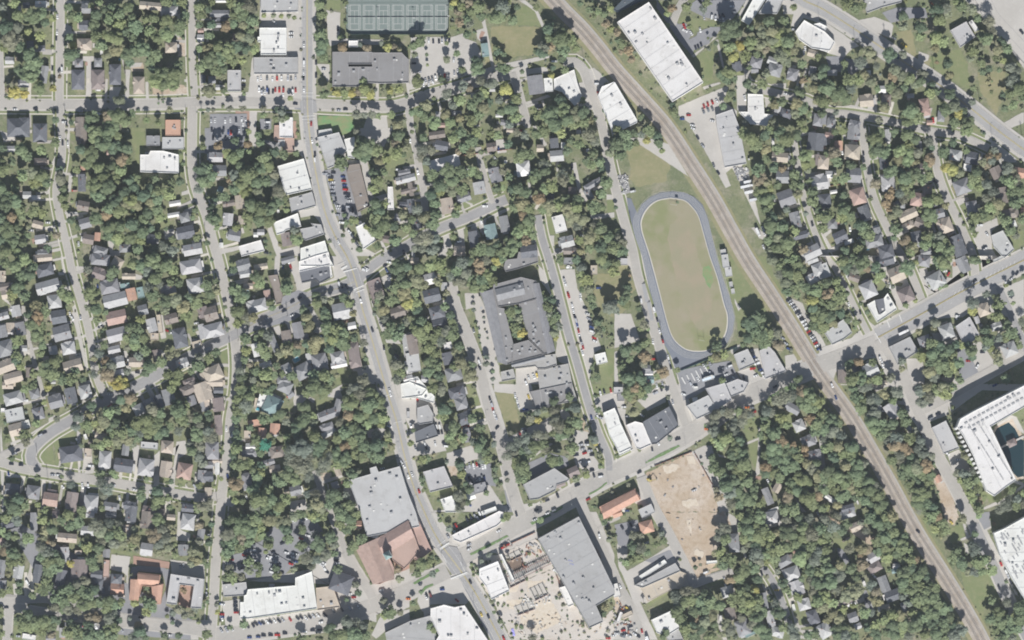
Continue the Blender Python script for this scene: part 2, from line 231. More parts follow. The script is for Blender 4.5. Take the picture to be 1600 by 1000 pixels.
P 5 l 1020,240 1145,170 1215,290 1100,375
P 5 g 340,0 640,0 640,20 490,60 370,105
P 4 w 0,250 50,260 120,335 70,410 0,390
H 1205 205 40 100 -35 f w;520 790 80 100 0 h b;365 790 110 100 -5 g t;820 840 80 140 -10 h r;950 910 60 90 5 h g;100 570 80 50 0 g l;380 570 50 40 0 g w;90 960 70 80 10 h g;270 990 90 100 15 h g;20 930 70 90 5 g g;320 700 1 1 0 f w;710 750 60 40 0 g l;490 700 60 60 0 g w;860 960 50 40 0 g r
T 210 40 60 g;270 70 50 g;330 50 40 g;240 30 40 l;650 130 50 d;650 210 45 q;700 160 30 d;790 220 60 d;780 290 45 l;950 250 60 d;900 300 60 l;960 330 60 l;900 380 45 q;980 70 50 b;900 90 60 d;930 160 60 g;990 110 50 q;1110 50 50 g;1180 80 45 q;1070 20 40 l;1320 170 60 b;1340 250 60 b;1300 310 60 g;1260 280 40 g;1250 370 50 q;1190 400 60 g;1170 460 45 q;1230 150 40 g;1420 330 40 d;1380 400 50 q;1460 390 45 g;1430 480 40 l;1370 460 30 g;1260 500 35 g;1270 560 40 d;1320 540 30 d;1400 550 25 g;1320 640 30 q;1490 530 45 b;1540 560 45 b;1500 640 60 b;1540 700 60 g;1480 740 50 g;1580 760 45 g;1510 820 50 l;1430 740 30 d;1440 850 35 g;1000 500 45 d;1010 590 40 q;915 490 20 o;1190 650 35 d;1200 690 30 g;1300 790 20 d;1340 720 20 g;380 330 60 d;380 410 60 q;540 430 70 d;590 560 70 q;640 600 60 q;570 600 50 g;650 430 40 b;310 500 60 b;440 520 40 b;340 590 50 q;190 500 35 g;190 560 40 d;30 540 50 d;120 620 60 d;220 630 60 g;300 630 50 l;20 600 50 g;60 700 80 g;150 740 80 g;200 770 60 g;20 790 60 g;100 790 60 q;240 700 50 b;730 500 35 d;800 580 45 b;690 620 60 g;740 660 60 q;650 690 50 g;780 640 50 d;870 680 50 d;850 730 50 l;910 720 40 g;1010 740 60 d;990 700 45 b;1040 830 60 q;980 860 60 g;1080 900 50 y;1050 960 60 g;1120 880 40 d;700 870 70 g;760 920 60 g;680 940 60 g;720 740 40 d;640 800 50 d;600 730 60 q;550 690 50 g;500 840 50 q;450 700 30 l;1190 800 30 b;20 890 50 d;130 880 25 b;460 940 30 b;560 940 30 b;440 590 50 d;400 640 50 q;1150 960 60 d;880 800 30 d;1340 640 14 p;1100 270 1 g
C 585 300 30 g;655 345 30 y;670 360 30 y;605 445 30 b;890 940 80 r;50 275 45 k;1580 250 50 k;880 30 40 o;410 790 90 w
G c 0,160 60,180 280,330 310,360 260,380 190,450 80,420 40,400 0,390;1140,0 1600,0 1600,540 1490,380 1280,140;780,400 860,430 850,470 790,500 770,470;300,160 430,130 560,180 580,200 560,300 440,250 310,200;0,860 100,850 250,820 380,850 380,800 460,720 450,880 600,900 600,950 470,930 380,950 380,900 160,870;1580,880 1600,880 1600,960 1500,1000 1440,960
G a 490,100 600,60 830,60 850,140 740,140 560,180;50,440 150,440 370,490 400,530 340,530 250,590 80,540
G y 600,250 720,230 760,420 880,460 860,540 700,430;1240,560 1450,560 1460,700 1380,900 1250,700
G q 1000,400 1100,380 1160,500 1180,700 1080,650 950,600 830,500 880,430;130,890 220,910 200,1000 120,1000
@ 0 200
H 200 960 1 1 0 f w;95 165 80 50 0 g l;320 265 100 60 0 g b;640 60 75 150 0 g b;1200 100 115 85 0 f g;1355 120 175 100 0 f l;645 430 65 140 0 g k;215 525 70 60 0 g l;285 545 75 40 0 g w;655 610 95 80 10 g b;670 745 95 85 -15 g g;300 755 90 60 15 g t;320 870 90 75 -8 g l;695 870 90 80 10 g b;765 850 50 70 5 g o;790 960 110 70 15 h g;980 940 90 70 0 h g;1370 590 95 45 -10 g w;1360 680 100 40 -10 g w;1445 700 80 80 -15 h g;1455 815 140 100 -12 g k;1510 950 150 90 -10 g l;1190 870 80 80 10 g k;340 980 90 60 0 g g;590 490 40 15 0 g r;650 310 40 50 0 g o;865 195 60 40 0 g r;575 375 50 20 0 g l;590 667 40 25 0 s l;365 490 1 1 0 f w;1130 370 1 1 0 f w;1160 600 50 20 -15 g w
P 7 w 1100,210 1165,210 1180,180 1280,180 1400,210 1400,355 1100,345
T 100 260 40 d;30 220 60 d;180 180 70 g;220 230 50 g;330 175 45 l;440 120 40 g;30 320 70 g;70 400 60 d;20 470 60 g;120 480 40 g;190 370 60 l;260 350 50 q;330 380 60 g;400 360 50 d;290 430 50 l;370 430 50 g;480 400 60 b;470 330 40 d;500 550 50 g;500 480 40 d;520 610 40 g;130 570 70 g;60 600 60 d;60 540 50 g;160 640 60 g;20 720 70 d;100 700 70 g;180 690 40 g;60 800 70 g;140 780 50 d;30 880 70 d;110 880 60 g;190 900 50 d;60 960 60 g;140 970 50 l;270 650 50 g;330 660 60 l;300 600 50 d;370 590 40 d;345 530 35 q;220 840 30 g;450 840 45 o;230 770 25 q;760 50 80 g;850 40 70 g;920 60 50 g;820 120 80 g;720 210 70 g;640 170 50 d;690 280 60 g;790 250 50 d;780 320 60 g;900 150 60 d;960 250 70 g;950 330 50 l;1010 250 40 g;880 300 50 d;990 170 50 d;820 390 90 g;750 450 80 g;850 470 80 d;780 530 70 g;720 540 60 d;900 400 50 g;1020 420 60 d;1060 470 50 d;980 520 60 d;1060 400 50 g;1030 570 70 l;980 600 60 q;1080 600 60 q;910 580 60 d;940 650 60 g;860 630 60 g;780 620 60 d;830 680 60 g;760 710 50 g;1040 640 40 l;1130 530 60 d;1180 580 50 q;1240 560 60 g;1230 640 50 g;1330 520 60 l;1240 500 60 g;1180 480 50 d;1280 430 60 d;1350 440 50 g;1410 420 40 d;1220 400 40 d;860 780 70 g;950 770 70 g;1040 760 70 d;1130 730 60 g;1120 810 60 g;1030 860 60 g;930 860 60 l;870 850 50 g;1100 890 50 l;1160 670 50 d;1080 950 50 g;1200 960 60 d;1280 930 50 b;1350 960 50 b;1580 330 70 d;1590 420 60 g;1560 480 50 b;600 330 40 g;590 400 25 l;560 720 40 d;610 780 25 g;620 840 15 g;1530 640 30 d;1510 700 25 g;1540 860 30 g;1260 700 40 l;1350 870 30 g;1300 790 20 g;1200 150 1 g;1410 200 20 d;380 940 30 d;30 160 40 d;1590 150 30 g;960 730 40 l;1180 780 40 d;1240 840 30 g
C 470 80 90 w;490 120 90 k;530 120 90 w;460 220 90 k;375 740 0 w;395 800 0 k;615 905 90 w;1155 195 0 w;1475 785 0 w;242 800 10 w;580 490 0 r
G c 465,0 500,0 490,250 440,300 400,280 450,180;520,0 545,0 545,160 520,160;370,480 460,480 480,640 450,640 420,520 370,510;0,20 120,60 120,100 30,110;840,870 890,900 880,1000 860,1000;1280,790 1360,790 1370,860 1290,870;1440,640 1530,600 1550,640 1470,670;540,370 570,380 550,500 530,500;1420,500 1480,480 1490,510 1420,530;500,660 600,650 600,680 520,690;880,960 940,960 940,1000 870,1000;1540,720 1600,720 1600,760 1550,760
G q 1010,0 1130,0 1130,300 1040,350 1060,200 1030,100;390,870 500,870 520,1000 420,1000;530,840 640,850 640,940 560,960;1210,690 1320,670 1330,760 1220,800;1400,210 1450,210 1450,360 1400,360;500,180 560,180 560,330 520,330
@ 320 200
P 4 l 290,0 1,1 2,2
P 6 w 570,300 775,240 840,480 640,525 615,470
P 5 g 660,550 840,500 870,610 680,665
P 7 w 540,740 730,665 755,770 640,800 620,820 565,835
P 6 g 745,790 850,770 830,745 910,755 935,830 790,880 770,870
P 6 w 750,940 940,880 965,970 960,990 1010,1080 750,1080
P 5 w 265,925 440,875 470,960 290,1005
P 6 l 880,75 1050,35 1110,180 1020,250 1010,300 960,320
P 6 w 1180,775 1250,740 1340,880 1240,950
P 5 b 1110,350 1130,290 1210,280 1290,610 1195,660
P 4 l 890,20 990,5 1000,40 890,70
P 4 w 1090,90 1170,70 1170,240 1120,230
P 4 r 620,80 700,80 700,190 620,190 590,110 540,100 545,-20 590,-20 590,70
P 6 w 585,-80 690,-80 690,75 585,75
P 4 w 1430,460 1470,460 1480,640 1430,640
H 90 230 110 80 0 g l;120 335 110 90 0 g g;125 480 50 55 20 f u;275 580 70 110 -5 g t;190 590 100 50 -10 g b;290 720 55 70 0 g t;185 715 80 100 5 g l;235 840 100 90 10 g g;440 815 60 50 0 g l;640 870 80 110 -10 g n;1570 400 160 60 -15 g l;1560 350 100 50 -10 g g;1560 600 80 50 0 g k;1210 755 50 50 -25 g g;1510 700 60 60 10 g g;1420 870 60 60 10 g b;130 915 35 40 0 g w;400 835 40 40 0 g w;1590 490 120 40 -15 g b;575 650 25 30 0 f w;600 120 60 60 0 s l
T 30 120 35 d;110 140 40 d;200 130 50 d;240 100 40 d;340 130 40 d;230 230 70 l;180 200 50 l;280 200 50 g;350 190 25 l;430 180 50 d;500 170 50 d;550 190 40 d;400 250 60 d;470 240 60 g;330 270 60 d;280 300 50 d;350 370 80 g;430 320 60 g;500 290 60 g;410 420 70 g;290 440 60 g;330 510 60 l;420 500 60 q;250 480 50 g;240 370 50 b;210 400 40 o;480 420 50 g;540 430 50 b;580 480 50 b;540 370 50 b;20 330 50 g;60 380 60 g;40 430 50 g;150 540 50 g;80 560 30 d;35 545 20 g;60 640 60 d;80 710 60 g;60 740 45 q;370 610 80 d;440 640 80 g;520 640 60 d;350 700 70 g;430 720 70 g;500 730 60 g;570 580 60 g;620 560 40 g;580 520 50 b;640 640 30 l;250 780 35 l;700 800 40 b;730 880 50 l;690 860 30 g;1200 200 60 g;1270 150 80 d;1340 180 60 g;1330 100 80 d;1230 100 60 d;1250 220 50 g;1420 240 50 l;1370 260 50 q;1500 200 50 l;1520 60 60 d;1490 120 40 g;1550 210 30 g;1570 150 40 q;1330 360 60 d;1350 420 60 g;1320 470 50 l;1430 270 40 d;1400 350 40 g;1340 590 60 d;1360 660 60 d;1350 710 60 g;1300 640 40 g;1400 600 40 l;1350 800 70 g;1410 760 60 g;1490 880 50 g;1350 920 40 g;1480 770 50 d;1550 680 50 q;1570 780 50 g;1070 280 50 g;1050 240 50 d;1110 740 25 g;1100 770 15 g;1080 840 20 d;1160 880 20 g;1210 950 30 g;1170 720 40 l;1520 540 20 g;1540 950 30 g;420 60 30 g;440 120 35 g;490 40 20 g;345 30 25 l;1530 610 30 q;1080 120 1 g;720 200 30 g;100 780 30 l;20 900 25 d;160 810 20 l;480 880 20 d;620 210 40 d;1190 30 35 b;1270 780 30 l;1500 470 1 g;880 130 15 g;905 190 12 l;920 250 12 l;1090 680 20 g
C 838 100 83 w;860 245 83 w;862 205 83 k;1045 890 70 w;1005 350 0 k;940 360 0 s;985 385 0 k;985 405 0 y;1000 425 0 w;1000 460 0 s;1130 525 85 k;1040 610 5 w;1045 630 5 w;1085 650 5 k;1100 715 5 g;1070 740 5 w;1155 640 85 k;1130 570 0 w;1025 560 80 k;88 140 90 w;88 170 90 w;140 35 90 k;185 35 90 b;205 35 90 r;1130 810 50 w;1150 840 50 w;1170 870 50 k;1190 910 50 g;320 150 90 w;600 135 0 w;1510 325 0 w;465 875 0 k;480 975 10 k;1555 970 80 k;410 30 90 k
G a 0,0 330,0 300,150 200,200 0,200;930,330 1110,300 1230,700 1130,720 1050,720
G c 340,0 400,0 400,150 350,130;520,700 490,800 560,1000 620,1000 540,820 520,760;700,100 760,90 770,240 740,200 700,180;730,650 860,620 890,680 920,760 850,680 750,700;1210,0 1470,0 1400,150 1200,60;1050,0 1090,60 1110,250 1060,270;1100,760 1220,920 1330,980 1330,1000 1180,1000 1090,830;0,560 20,640 100,800 30,840;50,960 260,920 270,950 80,1000;1280,620 1220,270 1270,260 1320,540 1430,510 1420,550;1100,250 1240,250 1240,290 1130,290;560,960 740,920 750,1000 570,1000
G g 460,90 590,120 600,170 520,150 470,110
G r 540,0 720,0 720,80 540,100
G q 80,820 160,800 200,900 290,910 120,940;290,740 360,760 370,880 300,870;520,840 600,830 600,930 570,940;1380,170 1560,150 1560,280 1420,330;520,0 1,1 2,2
@ 640 200
P 5 w 150,260 380,200 400,290 250,335 160,350
H 215 55 130 60 -8 g b;250 140 110 80 10 g k;640 150 80 70 -10 g b;1130 120 70 80 -5 g k;1150 220 110 90 -5 g l;1200 145 40 70 0 f w;890 320 110 120 -10 h w;670 370 95 120 -15 g g;545 470 95 100 -10 g l;425 545 110 70 -20 g g;295 610 100 130 -10 g t;500 870 75 130 -10 g k;635 810 95 120 -12 g u;740 750 75 130 -10 g g;1170 750 100 140 -15 f w;1230 890 110 90 -15 g l;930 965 130 100 -8 g k;1430 440 150 50 -30 h g;1400 520 60 100 -30 h g;65 750 70 80 -10 g k;15 610 60 110 -10 g k;10 480 40 110 -10 g b;390 960 90 80 0 g t;1320 30 40 35 0 g l;1020 160 60 60 0 g t;750 110 40 1 0 g w;800 20 90 40 0 g t;825 355 30 45 0 f u;1390 175 30 30 0 f w;1100 540 60 60 0 h k;1260 960 120 60 0 g b;750 265 30 30 0 f w;255 380 50 50 0 g g;1270 490 70 60 0 g b;30 980 30 60 0 g l
T 110 80 45 g;20 30 20 g;350 80 60 l;400 40 50 g;430 150 60 g;490 100 60 g;520 40 50 l;570 80 40 d;640 40 50 g;680 60 40 l;480 200 35 q;380 190 30 o;100 170 50 b;170 180 40 b;90 230 50 b;130 260 40 b;300 340 60 d;390 350 60 g;180 370 50 g;330 410 70 g;420 420 60 q;240 450 60 d;330 490 60 q;240 500 50 l;410 480 50 g;490 340 50 l;540 370 35 g;170 520 60 d;120 570 70 d;200 590 50 g;60 640 60 b;120 700 70 q;190 690 60 g;180 750 60 g;20 720 40 g;30 830 40 g;360 680 40 g;380 620 40 g;560 190 25 d;820 100 60 d;770 130 40 d;880 200 60 g;850 240 50 g;940 210 50 g;840 40 40 b;900 60 40 b;1000 50 60 g;1050 30 50 g;1180 30 50 l;1230 180 50 d;1260 100 40 d;1320 130 50 l;1400 60 60 b;1450 110 50 b;1430 200 50 d;1380 260 40 g;1420 290 50 l;1480 270 50 g;1050 290 60 b;1060 340 50 d;990 370 60 g;960 400 50 g;1190 370 60 b;1200 410 60 b;1110 460 60 l;1050 480 50 l;1250 400 40 g;1010 550 55 o;1120 550 50 b;780 380 40 g;800 480 50 d;850 480 60 d;900 510 60 g;820 560 50 g;870 600 70 q;820 620 60 g;930 640 60 g;960 570 40 b;890 680 50 o;820 710 60 d;870 770 70 g;930 720 60 g;840 820 60 l;920 790 60 l;960 840 40 g;1100 620 60 q;1050 640 40 l;1160 600 60 l;1210 560 50 g;1230 630 70 q;1290 620 60 l;1280 700 60 q;1350 720 50 q;1310 760 60 b;1240 680 50 g;1310 560 50 d;1530 430 50 g;1500 510 50 g;1440 620 60 g;1500 620 40 g;1410 600 40 l;1450 750 50 b;1530 740 50 d;1490 790 50 d;1400 860 60 q;1470 850 50 g;1560 860 60 g;1500 930 60 d;1590 940 60 g;1330 880 50 l;1400 940 50 g;1340 960 50 q;680 480 45 d;700 510 30 g;640 250 1 g;660 270 30 d;730 470 25 l;760 880 40 d;800 940 70 g;720 960 50 g;620 960 60 d;560 950 60 g;690 920 40 d;500 970 40 g;60 880 50 b;130 860 60 b;200 870 50 b;100 940 50 b;180 950 50 b;40 940 30 b;330 810 20 g;345 850 25 g;500 690 28 d;690 620 15 g;1580 100 30 g;1590 170 30 g;730 340 40 b;1500 330 30 d;320 970 40 g;1170 300 20 l;860 900 40 g;910 880 40 g;1050 740 15 g;1380 800 30 b;1560 200 40 q
C 590 612 0 w;695 165 90 b;1310 15 80 r;860 20 0 r;1205 150 80 w;65 345 80 w;1270 300 85 k;460 320 0 w;560 730 80 w;360 850 -10 k;385 890 -10 w;1240 95 0 s;670 240 45 w;1290 380 85 k;5 100 90 w;1350 840 0 w
G q 0,310 70,310 90,500 40,450;430,200 530,170 540,260 420,280;710,310 770,330 760,560 650,590 620,520 700,480;440,600 600,540 620,590 480,660;250,670 420,660 420,690 260,770;680,620 780,590 780,620 680,670;420,760 540,700 560,740 440,780;1040,690 1120,680 1130,830 1070,830;1540,560 1600,560 1600,680 1540,680
G c 660,90 740,90 760,190 690,200 670,140;420,570 490,590 510,640 490,640 470,600;370,770 420,770 440,1000 340,1000 350,900 390,900;250,780 300,800 330,950 300,1000 220,1000 270,900;550,720 600,710 590,780 550,820;1270,270 1300,270 1340,470 1400,560 1370,580 1310,480;920,400 940,420 960,570 940,570;1140,270 1170,260 1160,340 1150,340;1070,840 1130,840 1130,920 1100,930;960,850 1000,920 1030,1000 1000,1000;1540,520 1600,520 1600,560 1540,560;1400,680 1600,660 1600,700 1430,710;480,770 550,730 560,750 480,800;660,680 770,610 780,640 670,700;0,290 60,280 60,310 0,320
@ 960 200
H 1570 110 130 140 5 g k;1240 110 25 60 0 f w;1290 230 130 80 5 g t;1310 385 105 100 0 g g;1600 430 130 110 -8 g l;1340 550 130 130 -20 g g;1410 720 80 130 -15 g g;1450 840 120 60 -15 g k;1540 970 140 100 -25 g l;1590 560 60 60 0 g g;1590 250 50 90 0 g n;850 975 50 60 -10 f l;1050 245 20 20 0 f w
T 1060 90 80 g;1010 50 60 g;1110 130 60 g;1170 60 50 d;1130 210 60 d;1180 170 50 q;1180 250 40 g;1330 90 80 g;1400 140 60 g;1270 160 50 g;1290 60 60 g;1420 60 60 d;1200 20 50 l;1480 220 60 l;1490 290 50 l;1510 330 40 q;1120 330 60 g;1130 400 60 g;1180 440 50 q;1140 500 60 g;1200 470 60 l;1170 560 60 g;1210 600 50 l;1180 640 50 g;1230 700 60 d;1210 760 60 g;1290 700 50 q;1230 820 60 g;1300 770 60 g;1280 860 60 q;1330 820 50 l;1200 880 50 g;1350 900 60 g;1400 810 50 l;1270 940 60 g;1350 970 50 g;1210 960 50 q;1400 370 50 g;1410 440 50 g;1430 520 50 q;1450 400 30 d;1450 460 40 g;1340 470 50 d;1270 450 40 g;1340 640 30 b;1230 540 30 d;1390 260 40 d;1240 310 40 d;1310 320 35 d;1540 500 50 g;1540 580 50 g;1590 640 50 d;1490 670 25 b;1550 760 20 d;1590 700 40 g;1520 420 30 g;1390 1000 40 g;1470 950 40 d;30 80 50 d;80 60 60 g;40 210 60 g;20 130 60 d;100 130 50 g;160 120 40 g;150 50 50 d;210 50 40 b;260 20 50 g;330 70 50 d;340 120 50 g;390 140 45 g;250 100 40 y;290 60 50 d;380 70 40 d;370 180 25 l;20 20 40 g;30 750 25 d;10 620 20 d;20 870 40 b;70 900 40 b;30 960 50 g;80 960 35 d;10 820 30 g;1480 10 30 l;490 580 15 d
C 690 140 55 s;775 290 70 g;810 350 50 k;650 75 60 k;1030 450 -15 w;1040 420 -10 w;1060 505 -10 w;1085 565 -10 w;1165 930 70 w;1170 820 65 w;1160 790 65 w;1235 100 90 w;145 495 -15 w;615 5 20 w;1545 750 80 k;1590 100 0 w
G c 600,0 860,0 880,110 920,310 870,350 910,450 870,470 800,340 690,150;940,0 980,10 960,-10 980,0;920,310 1040,310 1140,740 1140,760 1060,600 980,430;1070,780 1110,770 1200,850 1180,880 1130,860;1400,190 1430,220 1460,360 1600,340 1600,380 1500,400 1440,380;1410,590 1480,580 1550,680 1560,760 1500,700 1480,650;1560,780 1600,780 1600,860 1560,880;440,130 480,220 580,380 1,1 2,2
G y 90,180 160,140 270,110 400,180 440,300 400,420 180,460 120,400 130,300
G g 30,370 90,360 130,500 80,520
@ 1280 200
P 5 l 1340,840 1430,800 1520,950 1440,1020 1360,930
H 1350 925 1 1 0 f w;75 60 70 50 10 g r;30 100 60 80 0 g k;265 40 100 110 5 g g;150 140 65 80 0 g o;255 190 125 120 3 h t;30 270 90 110 5 h t;75 365 60 60 0 g w;265 370 120 120 3 g g;10 420 80 120 -15 g l;40 570 100 110 -5 h k;300 535 115 130 -15 h r;350 660 90 110 -20 g k;100 750 80 80 0 h g;160 850 110 90 -25 g k;230 890 80 40 -20 f w;420 890 150 90 -15 h g;455 820 60 90 -15 g g;520 970 120 110 -15 h k;535 60 50 100 -5 g l;500 270 70 110 -5 g k;535 430 110 130 -8 h l;780 150 50 90 -10 g g;760 310 110 80 10 g b;840 480 80 80 0 h b;765 560 110 110 10 h r;690 680 150 80 -25 g t;680 770 110 60 -30 h t;780 740 80 80 20 g b;760 870 90 130 -10 h g;930 670 90 80 -15 g g;975 765 120 120 -20 h t;1080 920 100 170 -22 g k;1055 215 90 90 8 h l;1190 235 100 100 12 g k;1155 310 70 60 10 f w;1380 350 90 100 -25 g b;1110 460 130 120 -20 h g;1415 530 100 130 -10 g b;1190 630 90 120 -10 h g;1490 670 130 80 -10 h b;1560 350 90 80 10 g o;1520 750 40 60 -20 f w;830 970 90 60 -15 g g;1590 640 40 40 0 g o;630 600 80 60 0 h g;110 500 60 30 -10 g w;1540 830 50 20 60 g w;900 600 50 40 -15 g g
T 470 50 40 g;430 100 60 g;580 30 50 d;620 80 60 d;680 60 60 g;740 90 50 d;440 160 60 d;500 190 60 g;420 200 45 g;620 180 60 l;690 190 60 l;610 250 60 q;680 250 60 l;760 200 50 b;860 250 60 g;840 300 50 g;830 190 40 g;850 110 45 b;870 160 30 d;990 130 60 d;1040 110 50 d;960 190 50 g;1000 230 40 d;1140 20 60 l;1140 180 30 l;980 310 50 y;1030 330 60 y;1090 350 50 q;940 280 40 l;1120 300 1 g;1300 290 40 o;1390 220 40 o;1340 260 40 b;1270 270 40 q;1360 180 35 b;1320 230 40 o;1460 320 50 b;1500 340 40 b;1290 370 40 b;1220 350 50 d;1200 400 50 g;1240 450 60 l;1300 440 60 b;1180 450 40 l;1480 430 60 l;1530 420 60 b;1550 490 50 g;1500 520 50 g;1570 560 50 g;1520 590 50 g;1390 600 60 q;1330 620 60 l;1300 550 50 b;1350 500 50 b;1260 610 60 d;1270 680 60 g;1200 700 50 g;1320 690 40 g;1190 790 40 g;1210 830 30 l;1450 730 60 g;1420 690 40 g;1580 720 40 g;1480 800 50 g;1530 840 35 b;550 340 60 g;630 350 60 d;660 400 60 g;740 360 50 d;620 410 50 g;650 470 60 g;620 510 50 b;700 430 40 g;800 400 50 g;850 370 50 g;540 540 45 o;510 590 50 o;550 640 50 o;560 690 50 q;600 650 50 q;430 440 45 o;440 390 30 d;590 790 50 g;650 560 50 b;720 520 40 g;840 580 60 l;900 560 50 g;800 620 50 d;850 680 60 g;840 750 40 g;910 730 20 g;990 570 40 q;980 610 35 q;660 880 60 o;640 940 50 q;720 940 60 q;830 850 60 g;820 910 50 l;880 860 40 d;930 850 50 b;930 920 60 g;1000 960 60 g;970 900 50 g;700 970 50 l;110 200 60 g;130 250 50 g;60 200 30 g;240 290 50 d;180 400 60 g;120 420 30 l;190 530 40 d;40 700 60 g;70 670 50 g;190 640 60 g;230 690 60 g;170 700 50 l;340 780 60 g;360 820 60 g;300 760 50 d;20 780 40 g;390 840 50 g;300 950 60 g;330 900 40 d;230 960 60 d;200 960 40 d;20 960 30 g;450 940 1 g;120 30 40 g;190 20 30 g;340 310 30 g;370 200 15 g;450 660 20 g;340 940 40 g;580 860 30 g;380 60 30 b;690 150 50 l;740 270 40 q;560 490 30 o;430 520 30 d;1430 400 40 g;1060 410 20 d;1170 430 30 d
C 290 97 0 r;375 530 70 k;905 420 30 k;1310 830 60 w;1300 940 -20 w;180 190 80 w;345 200 85 k;1255 760 0 w;310 860 -20 w;1290 935 -20 k;380 935 0 b;740 820 0 b;1075 490 70 w;240 790 80 w;120 240 1 w
G c 730,0 900,0 1280,90 1290,180 1200,150 1100,90 900,50 920,200 890,190 870,50 830,50;880,300 930,330 960,430 1030,400 1040,430 1020,480 920,400 880,360;1300,0 1320,60 1540,240 1540,270 1430,260 1400,200 1290,100;1280,620 1320,560;1230,770 1390,700 1400,760 1350,800 1350,940 1380,1000 1200,1000 1180,850;880,680 910,670 900,790 880,790;0,800 30,830 90,790 100,810 50,850 100,940 150,920 150,950 60,990 0,880;280,100 370,90 370,140 310,160;330,430 380,420 400,520 370,500;1050,560 1160,540 1170,560 1070,620
G q 400,230 470,230 470,370 400,370;1280,0 1160,60 1270,100;60,380 200,400 200,460 60,470;890,0 1300,0 1300,110 1180,90;1470,830 1600,800 1600,900 1530,950;1090,600 1150,580 1170,770 1130,760;100,0 200,0 200,80 120,60
@ 0 400
H 340 15 150 60 -5 g t;355 110 135 100 -15 h k;380 240 190 100 -15 g l;430 355 110 110 -8 h l;465 475 120 110 -10 g k;490 600 140 120 -15 g g;130 430 80 90 -12 g l;30 470 90 60 -15 g l;165 570 80 110 -12 g g;20 590 80 100 -10 g g;85 560 70 80 0 g t;50 720 130 130 -15 h g;190 720 60 50 0 g l;50 860 140 100 -20 g t;110 950 150 90 -15 g t;420 735 70 70 -10 g l;540 720 110 100 -10 h l;575 860 150 100 -15 g t;360 800 50 40 0 g t;790 30 150 90 5 h g;920 55 90 90 30 h t;780 140 110 90 20 g n;860 240 150 110 -12 h g;905 345 190 110 -14 g l;915 480 160 110 -12 g r;915 615 150 110 -14 g l;895 730 100 60 -12 g l;925 830 110 90 -12 g l;1010 160 110 50 0 g t;1100 285 60 90 -12 f u;1030 300 80 100 -12 g o;1495 85 170 110 -10 h l;1530 230 130 120 -10 h l;1320 260 120 80 -15 g g;1340 490 110 80 -15 g b;1190 540 80 110 -15 g l;1250 530 40 150 -8 f t;1410 640 110 160 -12 h k;1230 780 70 100 -8 g b;1070 830 120 80 0 g t;1430 840 100 80 -20 g l;1590 440 80 90 -15 g n;1580 590 50 120 -10 g l;1120 420 80 80 -15 g g;40 240 110 60 -10 g b;60 300 90 70 -10 g t;980 235 80 50 -10 f u;1210 630 70 60 0 s t;1480 980 100 50 -20 h n;1590 940 50 60 -15 g t;20 160 60 90 0 g t;230 910 50 80 0 g b;410 985 60 30 0 g l;930 920 90 70 -12 g l;1540 690 80 60 -15 f t
T 50 50 60 g;130 80 70 g;200 30 60 l;90 150 70 d;170 170 60 g;230 140 60 d;150 240 70 g;230 210 40 d;200 310 60 g;110 300 50 l;290 400 60 q;240 460 50 d;300 480 60 g;350 440 50 g;330 380 40 d;260 540 60 g;330 550 50 g;300 620 60 g;290 680 50 b;340 700 40 g;540 320 60 l;500 290 50 g;520 160 40 d;560 370 40 q;730 280 60 g;690 320 40 g;720 190 50 d;760 420 60 g;700 400 50 q;830 440 30 g;720 60 40 b;690 110 40 b;680 140 30 g;890 120 60 d;870 160 40 g;900 100 40 d;1050 60 60 g;1110 80 70 g;1200 40 70 g;1160 120 60 b;1240 130 70 g;1310 70 60 g;1360 110 50 l;1290 20 50 g;1370 30 50 d;1220 180 60 g;1160 250 50 b;1200 310 60 g;1250 220 50 b;1340 200 40 g;1410 210 40 d;1300 350 60 d;1390 350 60 q;1440 400 60 q;1300 420 50 q;1460 470 60 l;1540 370 50 g;1230 400 40 g;1480 330 50 d;1100 500 50 l;1080 580 50 g;1120 640 60 g;1060 650 50 g;1000 640 50 g;1020 560 50 d;1060 700 50 l;1140 740 60 g;1090 780 40 b;1180 860 60 g;1140 910 40 d;1330 780 50 q;1390 760 40 q;1330 850 40 g;1540 740 60 d;1560 800 50 b;1550 860 60 g;1400 920 50 g;1320 920 50 g;1270 950 60 q;1370 980 50 l;1500 900 40 g;450 820 60 g;380 850 50 d;350 900 50 g;420 920 70 g;500 960 60 g;560 960 50 g;450 780 40 d;140 780 50 g;130 820 40 d;170 860 40 l;200 960 40 d;280 920 40 g;250 780 30 q;740 920 45 b;650 960 40 d;780 760 40 b;830 820 40 o;880 860 50 b;850 930 60 o;800 900 40 q;930 970 50 y;980 970 40 y;870 980 40 y;1000 900 40 b;1000 720 25 b;740 800 30 q;150 660 50 l;330 760 40 g;620 980 35 d;820 700 40 g;655 550 20 d;625 460 15 d;780 610 12 d;800 590 12 d;130 700 40 g;100 350 30 q;260 90 50 g;760 500 30 g;590 900 40 g;1270 830 40 g
C 548 455 80 w;565 485 60 w;785 515 80 w;1075 910 10 k;1310 585 20 r;1335 600 30 w;1210 630 80 r;60 465 60 r;590 760 60 w;630 480 85 s;765 240 80 b;1535 525 -15 w;1040 70 0 w;460 640 0 s;740 810 80 r
